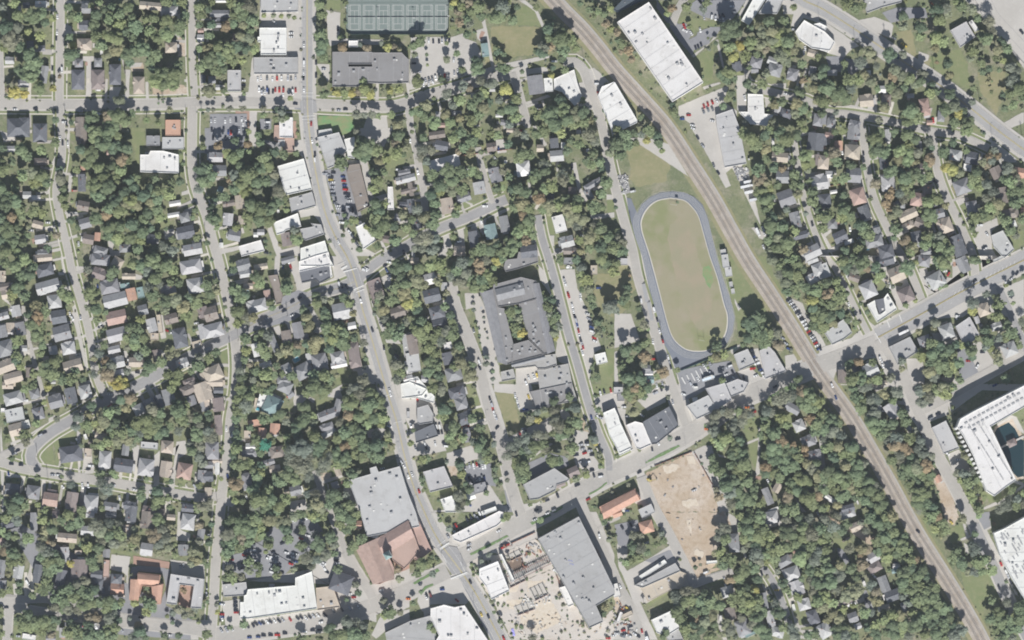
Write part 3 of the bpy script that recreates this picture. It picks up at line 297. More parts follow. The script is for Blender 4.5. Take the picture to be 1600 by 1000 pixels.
G c 475,0 490,0 510,120 490,130;590,80 660,80 660,100 600,130;450,130 510,125 500,150 460,150;560,380 620,360 620,395 590,410 560,500 600,520 580,470;690,480 780,480 800,520 840,500 850,520 790,560 740,590 720,580 770,540 760,500 700,510;640,240 670,240 670,260 650,260;660,360 690,360 690,385 670,390;730,665 840,635 845,650 730,680;560,440 600,440 690,900 670,900;960,740 990,740 1020,850 1030,1000 1010,1000;1060,900 1120,880 1200,950 1180,1000 1150,1000 1120,960 1050,970 1020,1000 1010,900;1220,460 1270,460 1300,640 1260,650;1370,830 1450,780 1460,790 1380,850;1490,650 1600,640 1600,690 1490,700;960,140 1060,140 1130,160 1100,185 960,180
G y 1,1 2,2 3,3
G q 420,40 480,30 500,120 440,120;520,10 540,110 510,110;610,110 660,110 670,170 640,230 620,180;680,370 780,360 820,460 800,490 700,480;710,515 765,510 765,550 715,555;560,480 650,500 730,850 700,860 600,600;740,600 840,590 840,640 740,655;1460,570 1540,560 1540,640 1470,650;980,400 1060,390 1050,450 990,460;1380,740 1470,720 1480,780 1400,800;40,510 110,500 120,590 60,600;1360,150 1470,150 1470,230 1400,240
@ 320 400
P 6 w 735,45 860,0 970,-30 1000,160 985,170 975,70 740,125
P 5 k 740,125 975,70 985,170 900,215 870,185 760,210
P 5 n 1265,205 1365,165 1410,310 1320,370
P 4 b 495,155 570,145 610,310 600,370 560,380 540,280
P 6 t 1120,680 1190,660 1230,860 1150,880
P 5 g 1540,620 1600,600 1600,800 1560,790
H 305 70 110 90 -15 g g;440 85 110 50 -10 g t;320 140 100 60 -10 g l;410 390 160 100 -15 h l;490 305 55 80 -10 g r;485 270 60 30 -10 f w;50 450 110 110 -15 g b;70 580 160 110 -14 h l;730 580 85 130 -12 g g;790 630 50 50 -12 g g;640 630 80 100 -10 g b;400 735 55 110 -15 g w;545 690 55 150 -22 g g;475 850 100 50 -15 g w;640 880 80 80 -25 g l;770 900 130 120 -28 h g;900 830 120 140 -12 h g;820 800 60 90 -12 f l;1040 790 110 90 -12 h l;1050 850 130 50 -12 g w;1170 775 90 200 -8 h n;1070 430 140 130 -12 g l;1150 545 70 60 -10 g w;70 920 150 120 -25 h t;70 985 150 70 0 g t;620 970 110 60 0 h g;30 740 60 60 -20 g g;1510 440 120 90 -15 g b;1590 960 80 60 -15 g w;340 235 80 50 0 g t;650 30 110 50 -15 g g;1590 870 50 110 -12 f w
T 220 180 50 d;230 110 30 d;350 180 40 d;400 160 50 d;430 210 50 l;360 240 40 g;240 270 60 g;280 330 60 g;250 370 60 d;320 300 50 d;260 430 70 g;320 490 60 b;380 480 50 q;270 520 60 l;300 560 40 g;230 470 40 g;220 230 40 g;640 200 60 d;650 250 60 g;640 160 40 d;620 240 40 g;870 310 50 d;880 370 50 g;930 340 40 b;940 430 50 d;950 480 50 g;770 420 40 d;800 480 50 q;820 550 50 q;790 520 40 d;340 590 40 d;320 650 50 g;460 600 50 d;440 660 50 d;500 620 50 b;410 640 30 g;450 720 50 g;480 770 50 g;330 740 50 l;320 810 40 g;360 850 40 g;280 900 50 b;290 950 50 d;410 900 50 g;480 920 60 l;540 930 50 g;560 860 40 d;590 760 50 q;650 740 50 q;650 700 50 g;730 700 45 o;720 750 40 d;800 690 50 d;870 670 60 q;860 720 50 q;830 740 40 g;960 560 60 g;1020 580 60 g;1080 600 60 g;1000 650 60 l;1060 670 60 g;960 640 50 g;1100 700 50 g;980 720 50 d;1110 640 30 g;1060 550 40 g;1170 640 40 d;1240 680 40 b;860 940 60 g;940 930 60 g;880 980 60 d;970 960 50 g;1240 970 50 b;1200 960 40 d;1260 800 25 g;1510 90 70 d;1580 80 60 d;1540 170 60 d;1570 230 60 g;1500 250 60 g;1560 300 60 q;1590 370 50 y;1400 420 50 q;1450 350 50 g;1500 340 50 g;1450 500 50 d;1410 490 40 b;1460 570 60 g;1430 610 50 g;1500 620 60 g;1530 560 50 d;1570 520 40 b;1490 700 30 d;1500 850 60 b;1520 920 60 g;1560 880 40 b;1500 960 50 b;1480 820 40 g;1330 410 20 d;1370 310 50 b;1350 350 30 g;80 690 40 d;90 750 40 g;40 800 50 g;130 970 20 g;20 230 50 g;50 300 40 d;90 200 25 d;100 270 40 q;20 350 30 g;160 400 20 d;180 500 35 o;990 350 30 q;1090 330 40 g;520 370 40 g;530 400 30 g;1160 450 30 q;1130 370 40 l;1250 870 20 b;380 970 30 b;140 560 20 g;180 570 20 b;610 920 30 g;680 940 40 g;1030 930 35 q;1300 340 10 d;1020 320 1 g
C 685 465 -25 w;620 430 -25 k;597 403 -25 k;685 358 -25 k;742 328 -25 k;465 575 -20 w;430 590 -20 s;480 490 -25 s;1250 110 20 w;1265 100 20 w;1410 75 -30 k;1440 50 10 w;1445 160 60 w;1440 190 60 s;1050 215 70 w;1070 235 70 k;1310 580 70 k;1220 350 75 w;1400 720 80 k;1500 780 45 k;1490 800 45 w;610 85 80 b;672 85 75 r;655 40 75 w;620 50 80 w;910 630 0 b;1110 240 60 k;930 560 0 b;1205 705 0 w;540 350 60 w;1420 110 60 b
G w 1065,95 1110,70 1115,85 1070,110;1080,120 1190,90 1192,98 1085,130;1160,260 1240,225 1245,232 1165,270;1180,280 1245,255 1247,262 1185,288
G c 740,130 720,0 650,60 670,110 700,180 720,260 660,330 760,290 830,260 1060,190 1130,160 1040,0 980,0 1010,170 900,220 870,190 760,210;810,390 840,400 900,510 940,530 930,580 880,610 850,590 870,550 840,500;1240,100 1190,90 1260,200 1310,370 1370,560 1420,680 1540,690 1480,620 1400,550 1320,420 1300,360 1265,205 1330,120 1350,110 1450,30 1300,70;1200,560 1250,560 1320,900 1330,1000 1280,1000 1290,850 1220,650;550,0 590,0 580,150 540,150;530,560 580,540 610,640 590,650;190,700 220,700 200,1000 180,1000;1370,170 1460,130 1440,280 1410,250;1150,860 1300,850 1320,1000 1210,1000 1190,900 1160,900;600,320 650,320 620,360 540,400
G a 590,330 640,300 730,270 830,290 800,430 700,500 480,560 350,600 380,530 500,470 600,400
G q 120,720 190,720 180,900 130,860;140,0 250,0 240,120 170,150;390,0 540,0 550,60 500,110 480,50;620,690 690,680 700,720 620,760;1030,880 1140,880 1150,1000 1030,1000;1130,660 1180,640 1200,640 1190,680;20,0 60,0 110,200 70,200;560,740 670,720 680,800 600,850
@ 640 400
P 10 k 545,280 650,255 690,400 740,410 810,685 800,835 755,850 700,830 590,400
P 11 k 655,225 870,165 990,195 1012,328 850,375 692,398 652,257
P 10 g 852,377 1014,332 1135,740 1052,768 932,648
P 10 k 812,688 930,655 1048,770 802,833
P 7 g 735,90 750,30 840,20 850,-30 1000,-40 1005,50 850,100 750,125
P 7 l 810,840 1050,775 1140,765 1150,850 1060,880 1000,880 980,860 820,880
P 6 l 1000,885 1060,885 1160,855 1240,840 1270,1000 1310,1130 1040,1180 1010,1000
P 5 l 710,905 810,880 830,960 720,980
H 175 310 135 110 -14 g k;160 180 90 90 -15 g w;215 440 120 100 -14 h k;245 530 130 90 -14 g k;300 700 70 60 -12 f w;300 800 85 100 -12 g k;345 920 130 110 -16 h g;30 830 110 160 -8 f l;25 690 80 160 -10 g b;35 970 80 60 0 g w;1495 800 95 90 -14 f w;1240 40 80 60 0 f g;120 960 60 60 0 g l;270 240 50 70 0 g l;1440 110 60 80 0 f t;40 480 1 1 0 f w;40 40 70 60 0 g t;1240 80 30 20 0 f w
T 340 60 60 d;410 50 60 b;370 120 70 g;430 140 60 b;390 200 60 b;330 160 50 b;470 180 50 g;500 230 60 g;560 200 60 g;600 160 60 l;640 200 50 g;590 240 50 g;540 60 50 o;600 40 50 b;680 40 50 y;660 90 30 l;710 20 50 g;550 110 40 o;460 40 50 d;60 30 50 b;80 100 60 g;230 60 60 l;160 80 50 l;260 120 50 l;50 200 60 q;120 230 40 q;40 290 50 l;40 370 60 l;220 200 40 q;60 420 60 d;90 520 60 g;70 590 60 g;130 560 50 l;110 640 50 g;40 530 50 g;180 640 60 g;220 590 50 g;300 590 60 b;340 620 60 g;350 560 50 d;240 670 60 b;150 720 60 g;200 760 50 g;150 820 60 g;210 860 60 g;150 900 60 g;230 940 50 d;380 760 50 q;400 830 60 q;350 860 40 g;390 700 60 d;480 930 55 q;460 880 50 q;490 850 40 d;320 460 50 d;330 510 40 g;280 400 40 g;500 960 40 g;290 290 30 q;790 440 45 g;840 430 40 g;800 500 45 g;850 490 45 q;820 560 50 g;870 560 40 g;830 610 40 g;880 600 45 y;860 640 30 g;780 400 30 d;1030 300 40 g;1060 350 40 g;1080 400 45 g;1080 460 45 b;1120 500 50 g;1130 560 55 g;1130 600 50 q;1140 460 40 g;1160 550 35 b;1050 270 35 d;1110 340 40 d;1140 640 30 y;1340 150 50 l;1380 200 60 l;1400 260 55 q;1420 330 45 g;1350 260 30 g;1430 390 30 g;1340 90 60 b;1300 30 40 d;1170 30 40 g;1540 60 60 g;1500 20 60 g;1590 120 50 l;1530 340 50 d;1560 400 60 b;1590 370 50 b;1550 440 40 q;1470 520 45 d;1470 600 40 q;1500 570 30 g;1425 870 22 d;1465 950 30 d;1420 960 20 g;600 840 30 b;600 790 25 b;690 800 25 b;650 900 20 g;650 960 20 b;530 560 12 g;545 620 15 g;550 680 12 g;580 480 15 b;590 570 12 b;610 640 12 b;500 420 18 b;500 370 15 b
C 1208 190 75 s;1218 220 75 w;1238 300 75 r;1245 315 75 r;1270 385 75 w;1280 430 75 w;1287 470 75 k;1300 500 75 s;1308 535 75 b;1320 585 75 r;1325 620 75 w;1335 655 75 k;1345 680 75 s;1355 712 75 r;1350 755 75 w;1335 300 80 w;1335 330 80 w;1370 408 20 k;1388 452 20 w;1400 490 20 s;1410 520 20 k;1420 555 20 b;1425 590 20 w;1443 640 20 r;1447 665 20 w;1498 620 70 k;548 875 60 k;500 580 80 g;930 950 70 w;970 940 70 w;995 930 70 y;910 990 70 w;320 510 30 b;1245 90 0 w;1475 250 0 b;1525 340 1 w;545 830 70 w
G a 1090,0 1140,0 1,1
G c 1150,110 1290,100 1310,250 1400,450 1500,720 1440,760 1400,1000 1340,1000 1350,800 1200,250;1000,60 1110,180 1170,400 1220,600 1250,850 1170,830 1140,770 1150,680 1190,610 1180,500 1100,300 1020,190;430,290 540,290 720,700 690,850 720,980 620,1000 500,400 440,420;830,880 1010,860 1010,1000 830,1000;1220,700 1250,700 1320,1000 1290,1000;1140,600 1190,590 1210,640 1150,680;560,880 700,850 700,1000 560,1000
G q 420,300 500,290 540,400 480,460 440,400;520,470 600,480 660,720 620,720 560,600;490,480 510,480 570,720 560,740;1250,740 1290,740 1300,850 1270,860;260,380 320,370 340,430 280,420;640,780 690,780 700,850 640,850;600,840 690,860 690,1000 620,1000;1000,60 1020,60 1040,160 1020,160;1290,880 1320,880 1340,1000 1310,1000;1490,730 1600,720 1600,1000 1500,1000 1480,860 1560,850;740,410 850,380 930,650 810,680
G y 1130,70 1210,70 1220,100 1150,110;1470,140 1600,130 1600,480 1480,420 1440,280
@ 960 400
G k 95,-455 130,-450 150,-400 180,-330 210,-400 280,-460 360,-495 450,-505 540,-495 620,-465 690,-400 735,-280 765,-140 800,0 850,180 905,330 940,480 925,600 870,700 760,785 640,850 520,895 470,870 450,800 390,690 330,450 270,250 215,0 160,-150 110,-350
G 0 440,-456 545,-437 606,-386 656,-314 696,-182 746,-2 806,168 856,368 886,470 876,592 825,685 742,736 650,748 556,731 465,655 414,532 344,262 274,2 208,-210 214,-304 265,-386 336,-436
G f 440,-450 540,-430 600,-380 650,-310 690,-180 740,0 800,170 850,370 880,470 870,590 820,680 740,730 650,742 560,725 470,650 420,530 350,260 280,0 215,-210 220,-300 270,-380 340,-430
G 1 690,90 740,70 760,110 770,200 750,250 710,240 680,180
H 55 45 100 60 0 f l;865 40 60 110 -8 f l;890 125 60 80 -8 f l;910 222 35 50 -8 f l;925 275 35 48 -8 f l;1545 30 90 60 -20 g l;1590 110 90 110 -20 h l;1540 180 90 80 -25 h w;250 880 70 60 0 g g;270 920 70 50 0 g w;260 965 100 60 0 g u;735 955 80 40 -18 f w;1560 20 1 1 0 f w;850 1000 70 40 -20 f w
P 4 l 930,770 1040,725 1100,840 975,895
P 5 l 1130,740 1200,700 1250,750 1340,900 1180,960 
T 100 250 50 d;140 280 40 d;90 320 50 d;90 380 45 g;60 350 40 d;10 370 50 d;10 430 40 b;190 410 30 d;240 480 40 d;230 540 45 b;210 560 30 g;260 570 20 l;120 150 18 d;125 185 12 b;80 740 60 d;60 800 60 d;170 710 55 d;220 690 50 g;250 670 35 g;60 860 50 g;120 800 40 g;240 790 50 o;230 840 40 b;150 930 60 d;110 960 60 d;200 960 60 d;60 940 40 g;380 910 50 o;350 880 40 b;380 840 40 d;340 930 40 g;800 700 50 d;850 700 40 d;780 740 40 g;850 770 50 l;800 790 45 q;760 800 30 l;1090 480 60 d;1050 530 60 d;1140 490 50 d;1150 560 60 d;1210 540 60 d;1090 590 60 g;1150 620 60 g;1210 600 50 g;1110 650 50 g;1180 670 50 g;1150 700 30 g;1040 640 50 d;1060 680 40 q;1270 530 45 b;1260 600 50 b;1250 650 40 b;1280 700 55 o;1340 600 50 b;1340 680 50 b;1300 580 40 b;1000 690 25 g;1230 30 60 q;1290 70 60 g;1340 40 50 g;1400 30 50 l;1420 70 50 g;1290 140 60 b;1350 130 60 g;1410 150 60 g;1340 210 60 q;1400 250 60 g;1340 270 50 g;1460 100 50 d;1450 220 50 d;1490 250 50 g;1420 300 40 g;1540 350 50 y;1500 340 40 q;1560 280 60 l;1590 250 50 l;1550 410 50 d;1560 480 60 g;1590 430 50 g;1560 550 50 g;1540 500 40 d;1590 570 30 g;1520 200 20 d;1070 185 15 d;1160 325 20 d;490 890 25 g;820 940 35 d;840 970 30 l;1430 960 50 d;1480 960 40 b;1560 990 40 b;10 60 40 g;1370 650 30 d;330 800 15 d;730 870 15 l
C 208 345 85 w;310 420 75 w;335 500 75 k;352 585 75 w;372 640 75 k;378 665 75 r;300 668 85 w;300 805 0 r;420 790 75 w;430 830 75 s;440 865 75 k;95 250 1 w;1362 345 -30 k;1382 372 -30 w;1400 395 -30 s;1415 415 -30 w;1432 440 -30 k;1448 465 -30 w;1462 490 -30 k;1477 510 -30 w;1490 535 -30 w;1505 560 -30 w;1518 590 -30 r;1530 610 -30 k;1548 635 -30 w;1560 655 -30 s;1572 680 -30 r;1583 700 -30 w;1595 725 -30 b;1370 350 -30 s;1070 735 -20 k;1078 765 -20 k;1085 790 -20 b;1105 810 -20 w;1115 840 -20 w;1130 865 -20 k;1140 890 -20 b;1160 910 -20 w;1175 935 -20 w;1190 950 -20 w;1080 880 -10 r;1105 935 -20 w;900 860 -20 w;750 845 60 s;925 910 60 k;1010 950 70 k;1330 915 1 w;735 950 -18 w;700 860 60 w;890 870 -20 s
G a 490,900 650,860 900,820 1000,1000 900,1040 720,1040 640,1090 540,1130 520,1040
G 4 520,950 530,945 560,1000 550,1000;560,930 568,927 600,990 592,993;595,915 603,912 635,975 627,978;630,895 638,892 668,950 660,953;665,880 673,877 700,930 692,933;700,860 708,857 735,905 727,908;925,935 985,1000 970,1000 915,945
G c 0,450 130,450 200,660 0,720;960,900 1060,870 1180,980 1150,1000 1010,1000;100,0 160,0 230,250 400,700 470,1000 400,1000 330,800 290,600 180,200 100,60;1040,730 1120,720 1200,940 1170,960;880,820 920,850 990,1000 960,1000;900,720 980,690 1000,700 920,770;1200,950 1340,910 1400,880 1460,880 1450,940 1200,1000;1340,310 1380,330 1470,370 1500,450 1600,620 1600,740 1440,500;1330,780 1430,760 1420,860 1340,890;1,1 2,2 3,3
G y 0,80 100,60 170,240 60,460 0,450
G q 1170,370 1280,480 1000,640 960,560 940,420 860,180 800,0 920,0 1010,80;1340,840 1420,810 1430,860 1340,895;1100,0 1180,0 1350,330 1460,560 1520,700 1500,720 1400,520 1230,220
G l 0,750 20,740 30,1000 0,1000
G c 905,195 1,1 2,2;940,330 960,370 990,410 970,430 940,370;640,600 710,590 700,605 640,612
@ 1280 400
P 6 w 370,380 430,345 440,400 460,460 510,430 500,330 530,290 605,415 450,520 
P 6 k 430,345 500,330 515,425 470,462
P 5 l 40,600 190,490 255,600 190,650 100,695
P 6 g 540,710 705,630 770,745 610,850
P 6 l 1060,550 1170,475 1245,610 1220,650 1130,710
P 5 w 1480,0 1,1 2,2
P 22 w 1120,1140 1600,1010 1,1
H 25 120 110 120 -20 f l;510 35 140 90 -15 g k;600 145 120 120 -25 g t;270 170 90 60 20 g b;380 265 120 130 -25 h l;675 305 120 120 -25 h n;815 40 100 90 10 h g;910 190 130 120 -30 h l;1120 70 90 130 -25 g g;990 590 110 120 -20 h l;820 665 100 90 -20 h g;1280 420 100 100 -20 h t;1380 550 90 60 -20 g l;1480 730 120 110 -25 h l;400 890 120 110 -25 g l;175 940 70 110 0 g b;1400 20 100 30 -25 f l;1230 500 40 60 -20 g l;290 575 1 1 0 f w;1000 960 90 60 30 g t;490 990 80 40 0 g t;60 440 80 40 -20 g t;280 870 60 80 -15 g k
T 180 40 60 g;250 40 60 g;330 50 60 g;280 100 60 b;210 90 50 d;360 90 50 g;350 20 40 g;430 90 50 d;470 140 50 l;440 190 30 l;130 200 50 l;80 140 50 d;50 210 50 d;10 250 50 l;60 300 60 g;140 330 60 g;90 370 60 g;200 300 40 g;150 270 50 l;20 370 50 g;20 460 60 g;80 480 50 d;30 550 60 g;100 520 50 q;160 450 60 d;220 500 40 d;200 400 25 b;280 520 30 g;320 430 25 d;320 510 20 g;660 50 50 d;680 90 60 g;740 50 35 l;920 40 60 g;970 50 60 g;890 20 50 d;960 90 40 g;940 240 30 l;880 250 20 l;860 230 15 l;985 230 20 g;670 385 25 g;750 350 20 l;1200 30 50 d;1210 90 45 q;1110 150 18 g;1170 20 40 d;530 230 20 b;570 240 20 b;1190 430 45 y;1190 370 50 b;1300 300 40 b;1380 330 50 d;1380 400 60 g;1400 450 50 g;1380 470 60 g;1410 380 40 g;1290 580 45 d;1460 550 60 d;1490 600 60 g;1310 660 60 g;1340 720 40 l;1290 710 40 b;1530 560 40 d;1400 640 50 b;1440 640 40 g;1380 770 40 q;1390 820 50 q;1430 840 40 g;1180 740 50 d;1190 790 40 d;1160 700 40 d;1230 640 20 g;1490 290 30 b;1510 370 20 l;1450 230 20 l;900 520 50 b;890 570 40 q;830 540 50 d;780 560 40 d;770 590 30 q;870 690 60 g;930 700 60 d;1000 730 60 d;880 760 60 g;950 780 70 g;1040 780 50 g;870 840 60 g;940 850 70 g;1030 860 60 l;1080 840 50 g;850 900 60 q;900 950 50 b;1000 900 50 g;1090 960 40 g;1060 690 35 d;1110 700 40 l;790 790 40 l;790 740 20 l;640 820 40 b;640 880 30 q;230 850 50 d;300 830 50 d;270 900 60 b;250 960 60 g;320 960 60 g;340 910 40 d;410 830 40 g;550 950 50 b;450 970 40 l;700 960 45 b;830 930 30 q;380 980 40 g;240 920 30 l;1580 520 40 b;1450 960 50 g;870 960 50 g;1540 650 25 g;1340 880 15 g;320 370 20 d;370 440 20 g;390 480 15 g;1590 160 25 g;1520 190 20 g;1560 700 30 g
C 660 595 -25 w;1215 195 -30 k;1010 140 -60 r;980 120 -10 w;1080 470 10 w;1070 480 80 w;1330 12 45 k;1545 135 -60 k;1500 180 -40 w;1455 200 80 w;1165 820 0 r;1235 860 -60 w;1275 752 0 k;1300 585 0 b;475 800 75 w;490 830 75 w;495 860 75 w;320 440 80 k;240 500 70 w;10 720 80 k;40 70 45 r;60 100 60 r;730 425 1 w;230 380 80 w;525 220 80 g;180 345 80 w;550 230 80 w
G c 400,0 450,0 440,60 400,30;170,140 220,160 290,340 350,480 430,540 550,700 460,760 400,620 330,600 320,540 250,300;660,0 720,0 780,160 900,290 1040,230 1040,60 1100,20 1200,140 1270,90 1,1 1330,30 1600,0 1260,0 1230,40 1250,120 1060,220 870,300 800,340 680,420 620,420 560,270 540,230 480,180 510,110 560,230 640,240 690,160 750,240 790,310 780,180 700,60;0,720 250,640 340,560 450,550 540,690 630,900 700,1000 560,1000 420,760 330,780 200,860 130,910 100,1000 0,1000;1160,690 1260,670 1400,870 1250,930 1130,830;680,800 800,800 830,920 820,1000 700,1000;1200,470 1280,540 1260,560;1340,260 1440,230 1520,420 1600,640 1600,780 1570,770 1560,640 1430,360;1460,240 1600,180 1600,460 1540,500 1,1;1420,860 1580,770 1600,790 1240,1000 1200,1000;1040,330 1150,330 1200,420 1120,480 1030,480 800,510 700,590 500,640 600,550;0,600 50,700 0,720;780,100 840,90 860,200 920,270 880,290 800,180;1340,620 1440,640 1420,790 1350,760;880,600 1060,590 1090,650 1040,700 900,670
G a 1080,720 1150,720 1250,920 1230,960 1110,1000 1080,840;460,560 1560,0 1600,0 1600,80 1400,200 1300,290 1200,280 900,440 760,520 640,600 490,670
G q 410,170 500,160 520,250 470,260;240,560 330,490 330,570 260,610;260,260 320,330 430,530 400,540 300,400;300,800 420,770 500,930 480,940;740,540 860,520 870,640 770,660;1440,220 1500,220 1530,400 1490,390
G 3 475,628 1600,12 1600,22 478,636
@ 0 600
H 65 10 90 60 0 g t;110 110 150 100 -15 h l;120 240 150 110 -12 f l;130 355 110 100 -15 g t;205 315 70 70 -15 f w;275 75 80 80 -15 h g;305 230 90 100 -15 h g;440 135 110 110 -15 g g;560 90 90 130 -12 g k;670 60 95 110 -12 h l;30 205 50 40 0 f w;560 545 180 130 -8 h k;620 510 60 80 -5 g g;790 405 90 60 15 g t;690 535 60 70 5 f t;825 590 100 140 5 h l;985 515 60 90 8 g g;970 635 150 110 8 g k;1145 650 125 140 8 h l;1300 665 95 130 8 g t;1310 490 100 100 5 h t;1170 480 140 60 5 f l;1445 680 120 130 10 h r;1415 640 40 50 8 f g;1090 200 90 90 -25 h l;1170 150 90 80 -25 h g;1320 100 90 130 -15 g g;1250 140 60 120 -20 g k;1590 140 60 150 -15 g g;1590 60 130 150 -20 g t;1480 40 140 80 -25 h b;1500 130 70 80 -20 g g;105 820 120 90 5 g k;265 845 110 110 8 h g;400 900 120 110 8 g r;410 840 80 40 8 g n;565 920 95 160 8 g n;715 935 115 140 5 h l;865 955 110 70 8 g g;1020 950 100 70 8 g k;1170 985 110 70 8 g n;1470 970 100 60 5 g k;1580 720 70 100 5 g g;440 990 60 30 5 g t;910 330 80 90 -10 g g;670 412 30 50 -20 f w;710 455 40 30 0 g b;1260 995 70 50 5 g b;60 950 80 60 0 g k;90 25 1 1 0 f w
T 40 450 40 d;60 430 30 g;200 400 50 g;210 450 45 b;200 40 40 l;260 10 40 g;380 20 40 y;350 140 25 l;450 270 35 b;290 310 35 l;620 260 60 b;600 330 50 b;680 310 50 l;700 240 40 q;640 270 40 d;720 170 50 d;800 230 50 q;820 280 60 q;760 300 50 l;700 350 40 g;790 340 50 q;860 220 50 l;920 10 55 y;980 10 45 y;880 30 30 b;1030 110 50 g;950 120 50 d;990 190 50 q;1040 150 30 g;920 210 40 d;900 300 50 d;870 350 50 d;960 380 60 g;900 400 50 l;1020 360 70 g;1080 310 70 g;1100 380 60 b;1170 360 70 g;1220 300 60 g;1240 380 60 g;1160 280 60 g;1200 200 60 b;1290 370 50 d;1260 230 50 g;1330 330 40 g;1360 230 50 d;1400 200 60 g;1450 170 50 g;1430 270 60 g;1500 260 50 b;1560 320 50 b;1550 260 50 d;1590 330 60 d;1540 390 60 g;1490 470 50 b;1510 520 55 g;1480 440 40 d;1570 480 50 b;1560 560 50 b;1590 420 40 q;1000 430 60 q;920 440 50 q;850 450 50 l;1080 420 50 g;800 480 50 l;740 480 40 g;860 490 40 q;1040 470 40 q;1380 150 40 d;1180 230 50 d;1270 60 50 d;1340 40 40 g;640 480 20 q;760 600 30 g;790 710 50 g;850 740 50 b;800 770 50 b;850 820 60 b;820 860 50 b;880 690 30 l;900 710 30 l;240 700 50 l;300 730 30 g;490 640 20 q;100 580 30 g;150 900 70 d;110 950 60 d;200 940 50 g;140 980 60 g;60 920 40 d;300 940 25 l;1240 840 50 d;1250 900 60 g;1220 950 50 g;1110 880 40 g;1110 830 40 d;1150 740 25 g;1420 740 20 g;1340 760 25 d;1410 790 20 g;1560 790 30 g;1560 890 50 b;1590 950 50 b;1550 970 40 g;260 660 15 p;490 720 20 g;640 980 40 g;560 780 40 b;1320 890 30 g;1330 960 30 g;800 970 30 g;1590 620 40 b;1380 930 20 q;20 880 20 g;350 990 40 l;570 150 1 g;480 770 20 q;1310 770 20 g;1400 370 50 b
C 860 170 -40 r;350 380 -25 k;315 400 -25 s;140 522 -25 k;110 545 -25 s;165 632 5 k;90 625 5 k;455 712 5 w;412 710 5 s;605 440 60 w;710 640 0 w;690 665 0 k;645 795 80 w;690 795 80 w;885 790 10 s;1050 825 8 w;1185 845 8 w;1545 790 45 k;1525 800 45 s;935 890 80 w;490 800 60 w;440 970 80 w;68 700 80 b;180 130 0 w;200 130 0 w;1480 450 80 w;290 930 80 w;1120 570 1 w;815 460 80 r;860 80 0 w
G c 780,0 825,0 820,100 800,110;380,270 430,240 430,340 380,360;660,660 650,700 640,700 660,520 720,500 720,640 690,680;1030,470 1090,480 1080,720 1040,700;1200,560 1250,520 1240,830 1200,820;1380,450 1450,440 1460,540 1400,580 1370,700 1360,830 1330,830;930,690 955,690 950,750 935,750;1105,710 1120,710 1120,790 1105,790;1450,780 1500,850 1440,860;325,710 360,710 350,1000 320,1000;0,420 10,330 30,680 40,1000 15,1000;170,690 190,690 180,840 165,830;240,380 380,300 385,310 250,395;80,460 240,400 250,410 90,480;470,260 700,170 710,180 480,275;630,380 600,360 610,700 630,700;740,640 730,700 650,700 690,660;1510,0 1600,0 1600,130 1520,130;640,500 720,500 715,570 660,560;1290,540 1400,470 1370,560;50,670 170,680 160,730 50,730
G y 1,1 2,2 3,3
G q 270,520 300,460 370,430 410,450 430,660 360,660 300,630 270,580;400,440 500,350 580,370 600,450 590,620 610,690 430,670 430,500;50,600 210,520 215,630 60,630;430,640 610,640 610,690 430,670;960,700 1040,710 1030,770 950,760;1060,720 1200,720 1190,790 1060,780;260,370 380,320 390,360 260,410;40,500 240,430 250,450 40,520;360,720 450,730 460,760 370,770;1380,780 1440,790 1440,840 1370,830;1080,40 1150,40 1100,80;540,150 620,130 620,190 550,200
G a 0,1 1,2 2,3
@ 320 600
P 9 l 1125,750 1300,700 1290,655 1340,640 1360,685 1525,640 1590,850 1650,1000 1680,1110 1270,1190 1220,1010
P 6 w 1530,0 1600,-20 1740,40 1700,90 1560,110
H 530 170 140 150 25 h u;450 130 70 110 15 f w;630 20 110 100 25 h g;550 350 80 90 5 g o;450 380 70 80 5 g o;570 530 120 90 -10 h b;360 490 80 60 0 g w;350 540 120 60 0 h g;500 610 100 50 -15 g g;550 660 90 60 -10 g t;60 520 110 140 0 h g;110 160 90 110 -8 g n;110 320 60 160 -5 g n;30 630 80 60 0 g g;30 720 80 80 0 g k;100 660 40 100 0 g w;1040 180 60 130 15 g g;960 240 140 80 -20 g g;955 335 110 60 -20 h g;970 385 120 50 -25 g l;335 760 80 140 -10 h g;710 830 90 80 -15 g g;1040 680 50 80 -20 g t;1020 790 60 60 -20 g g;110 50 80 50 0 g k;30 840 60 70 0 g t;640 840 50 40 0 f t;10 130 60 100 0 g t;1460 60 1 1 0 f w;100 600 80 40 0 g t;400 150 30 90 10 f t;335 395 60 70 0 f t;390 305 110 60 -10 f o;670 80 60 60 -35 g g;1590 240 30 60 0 f l
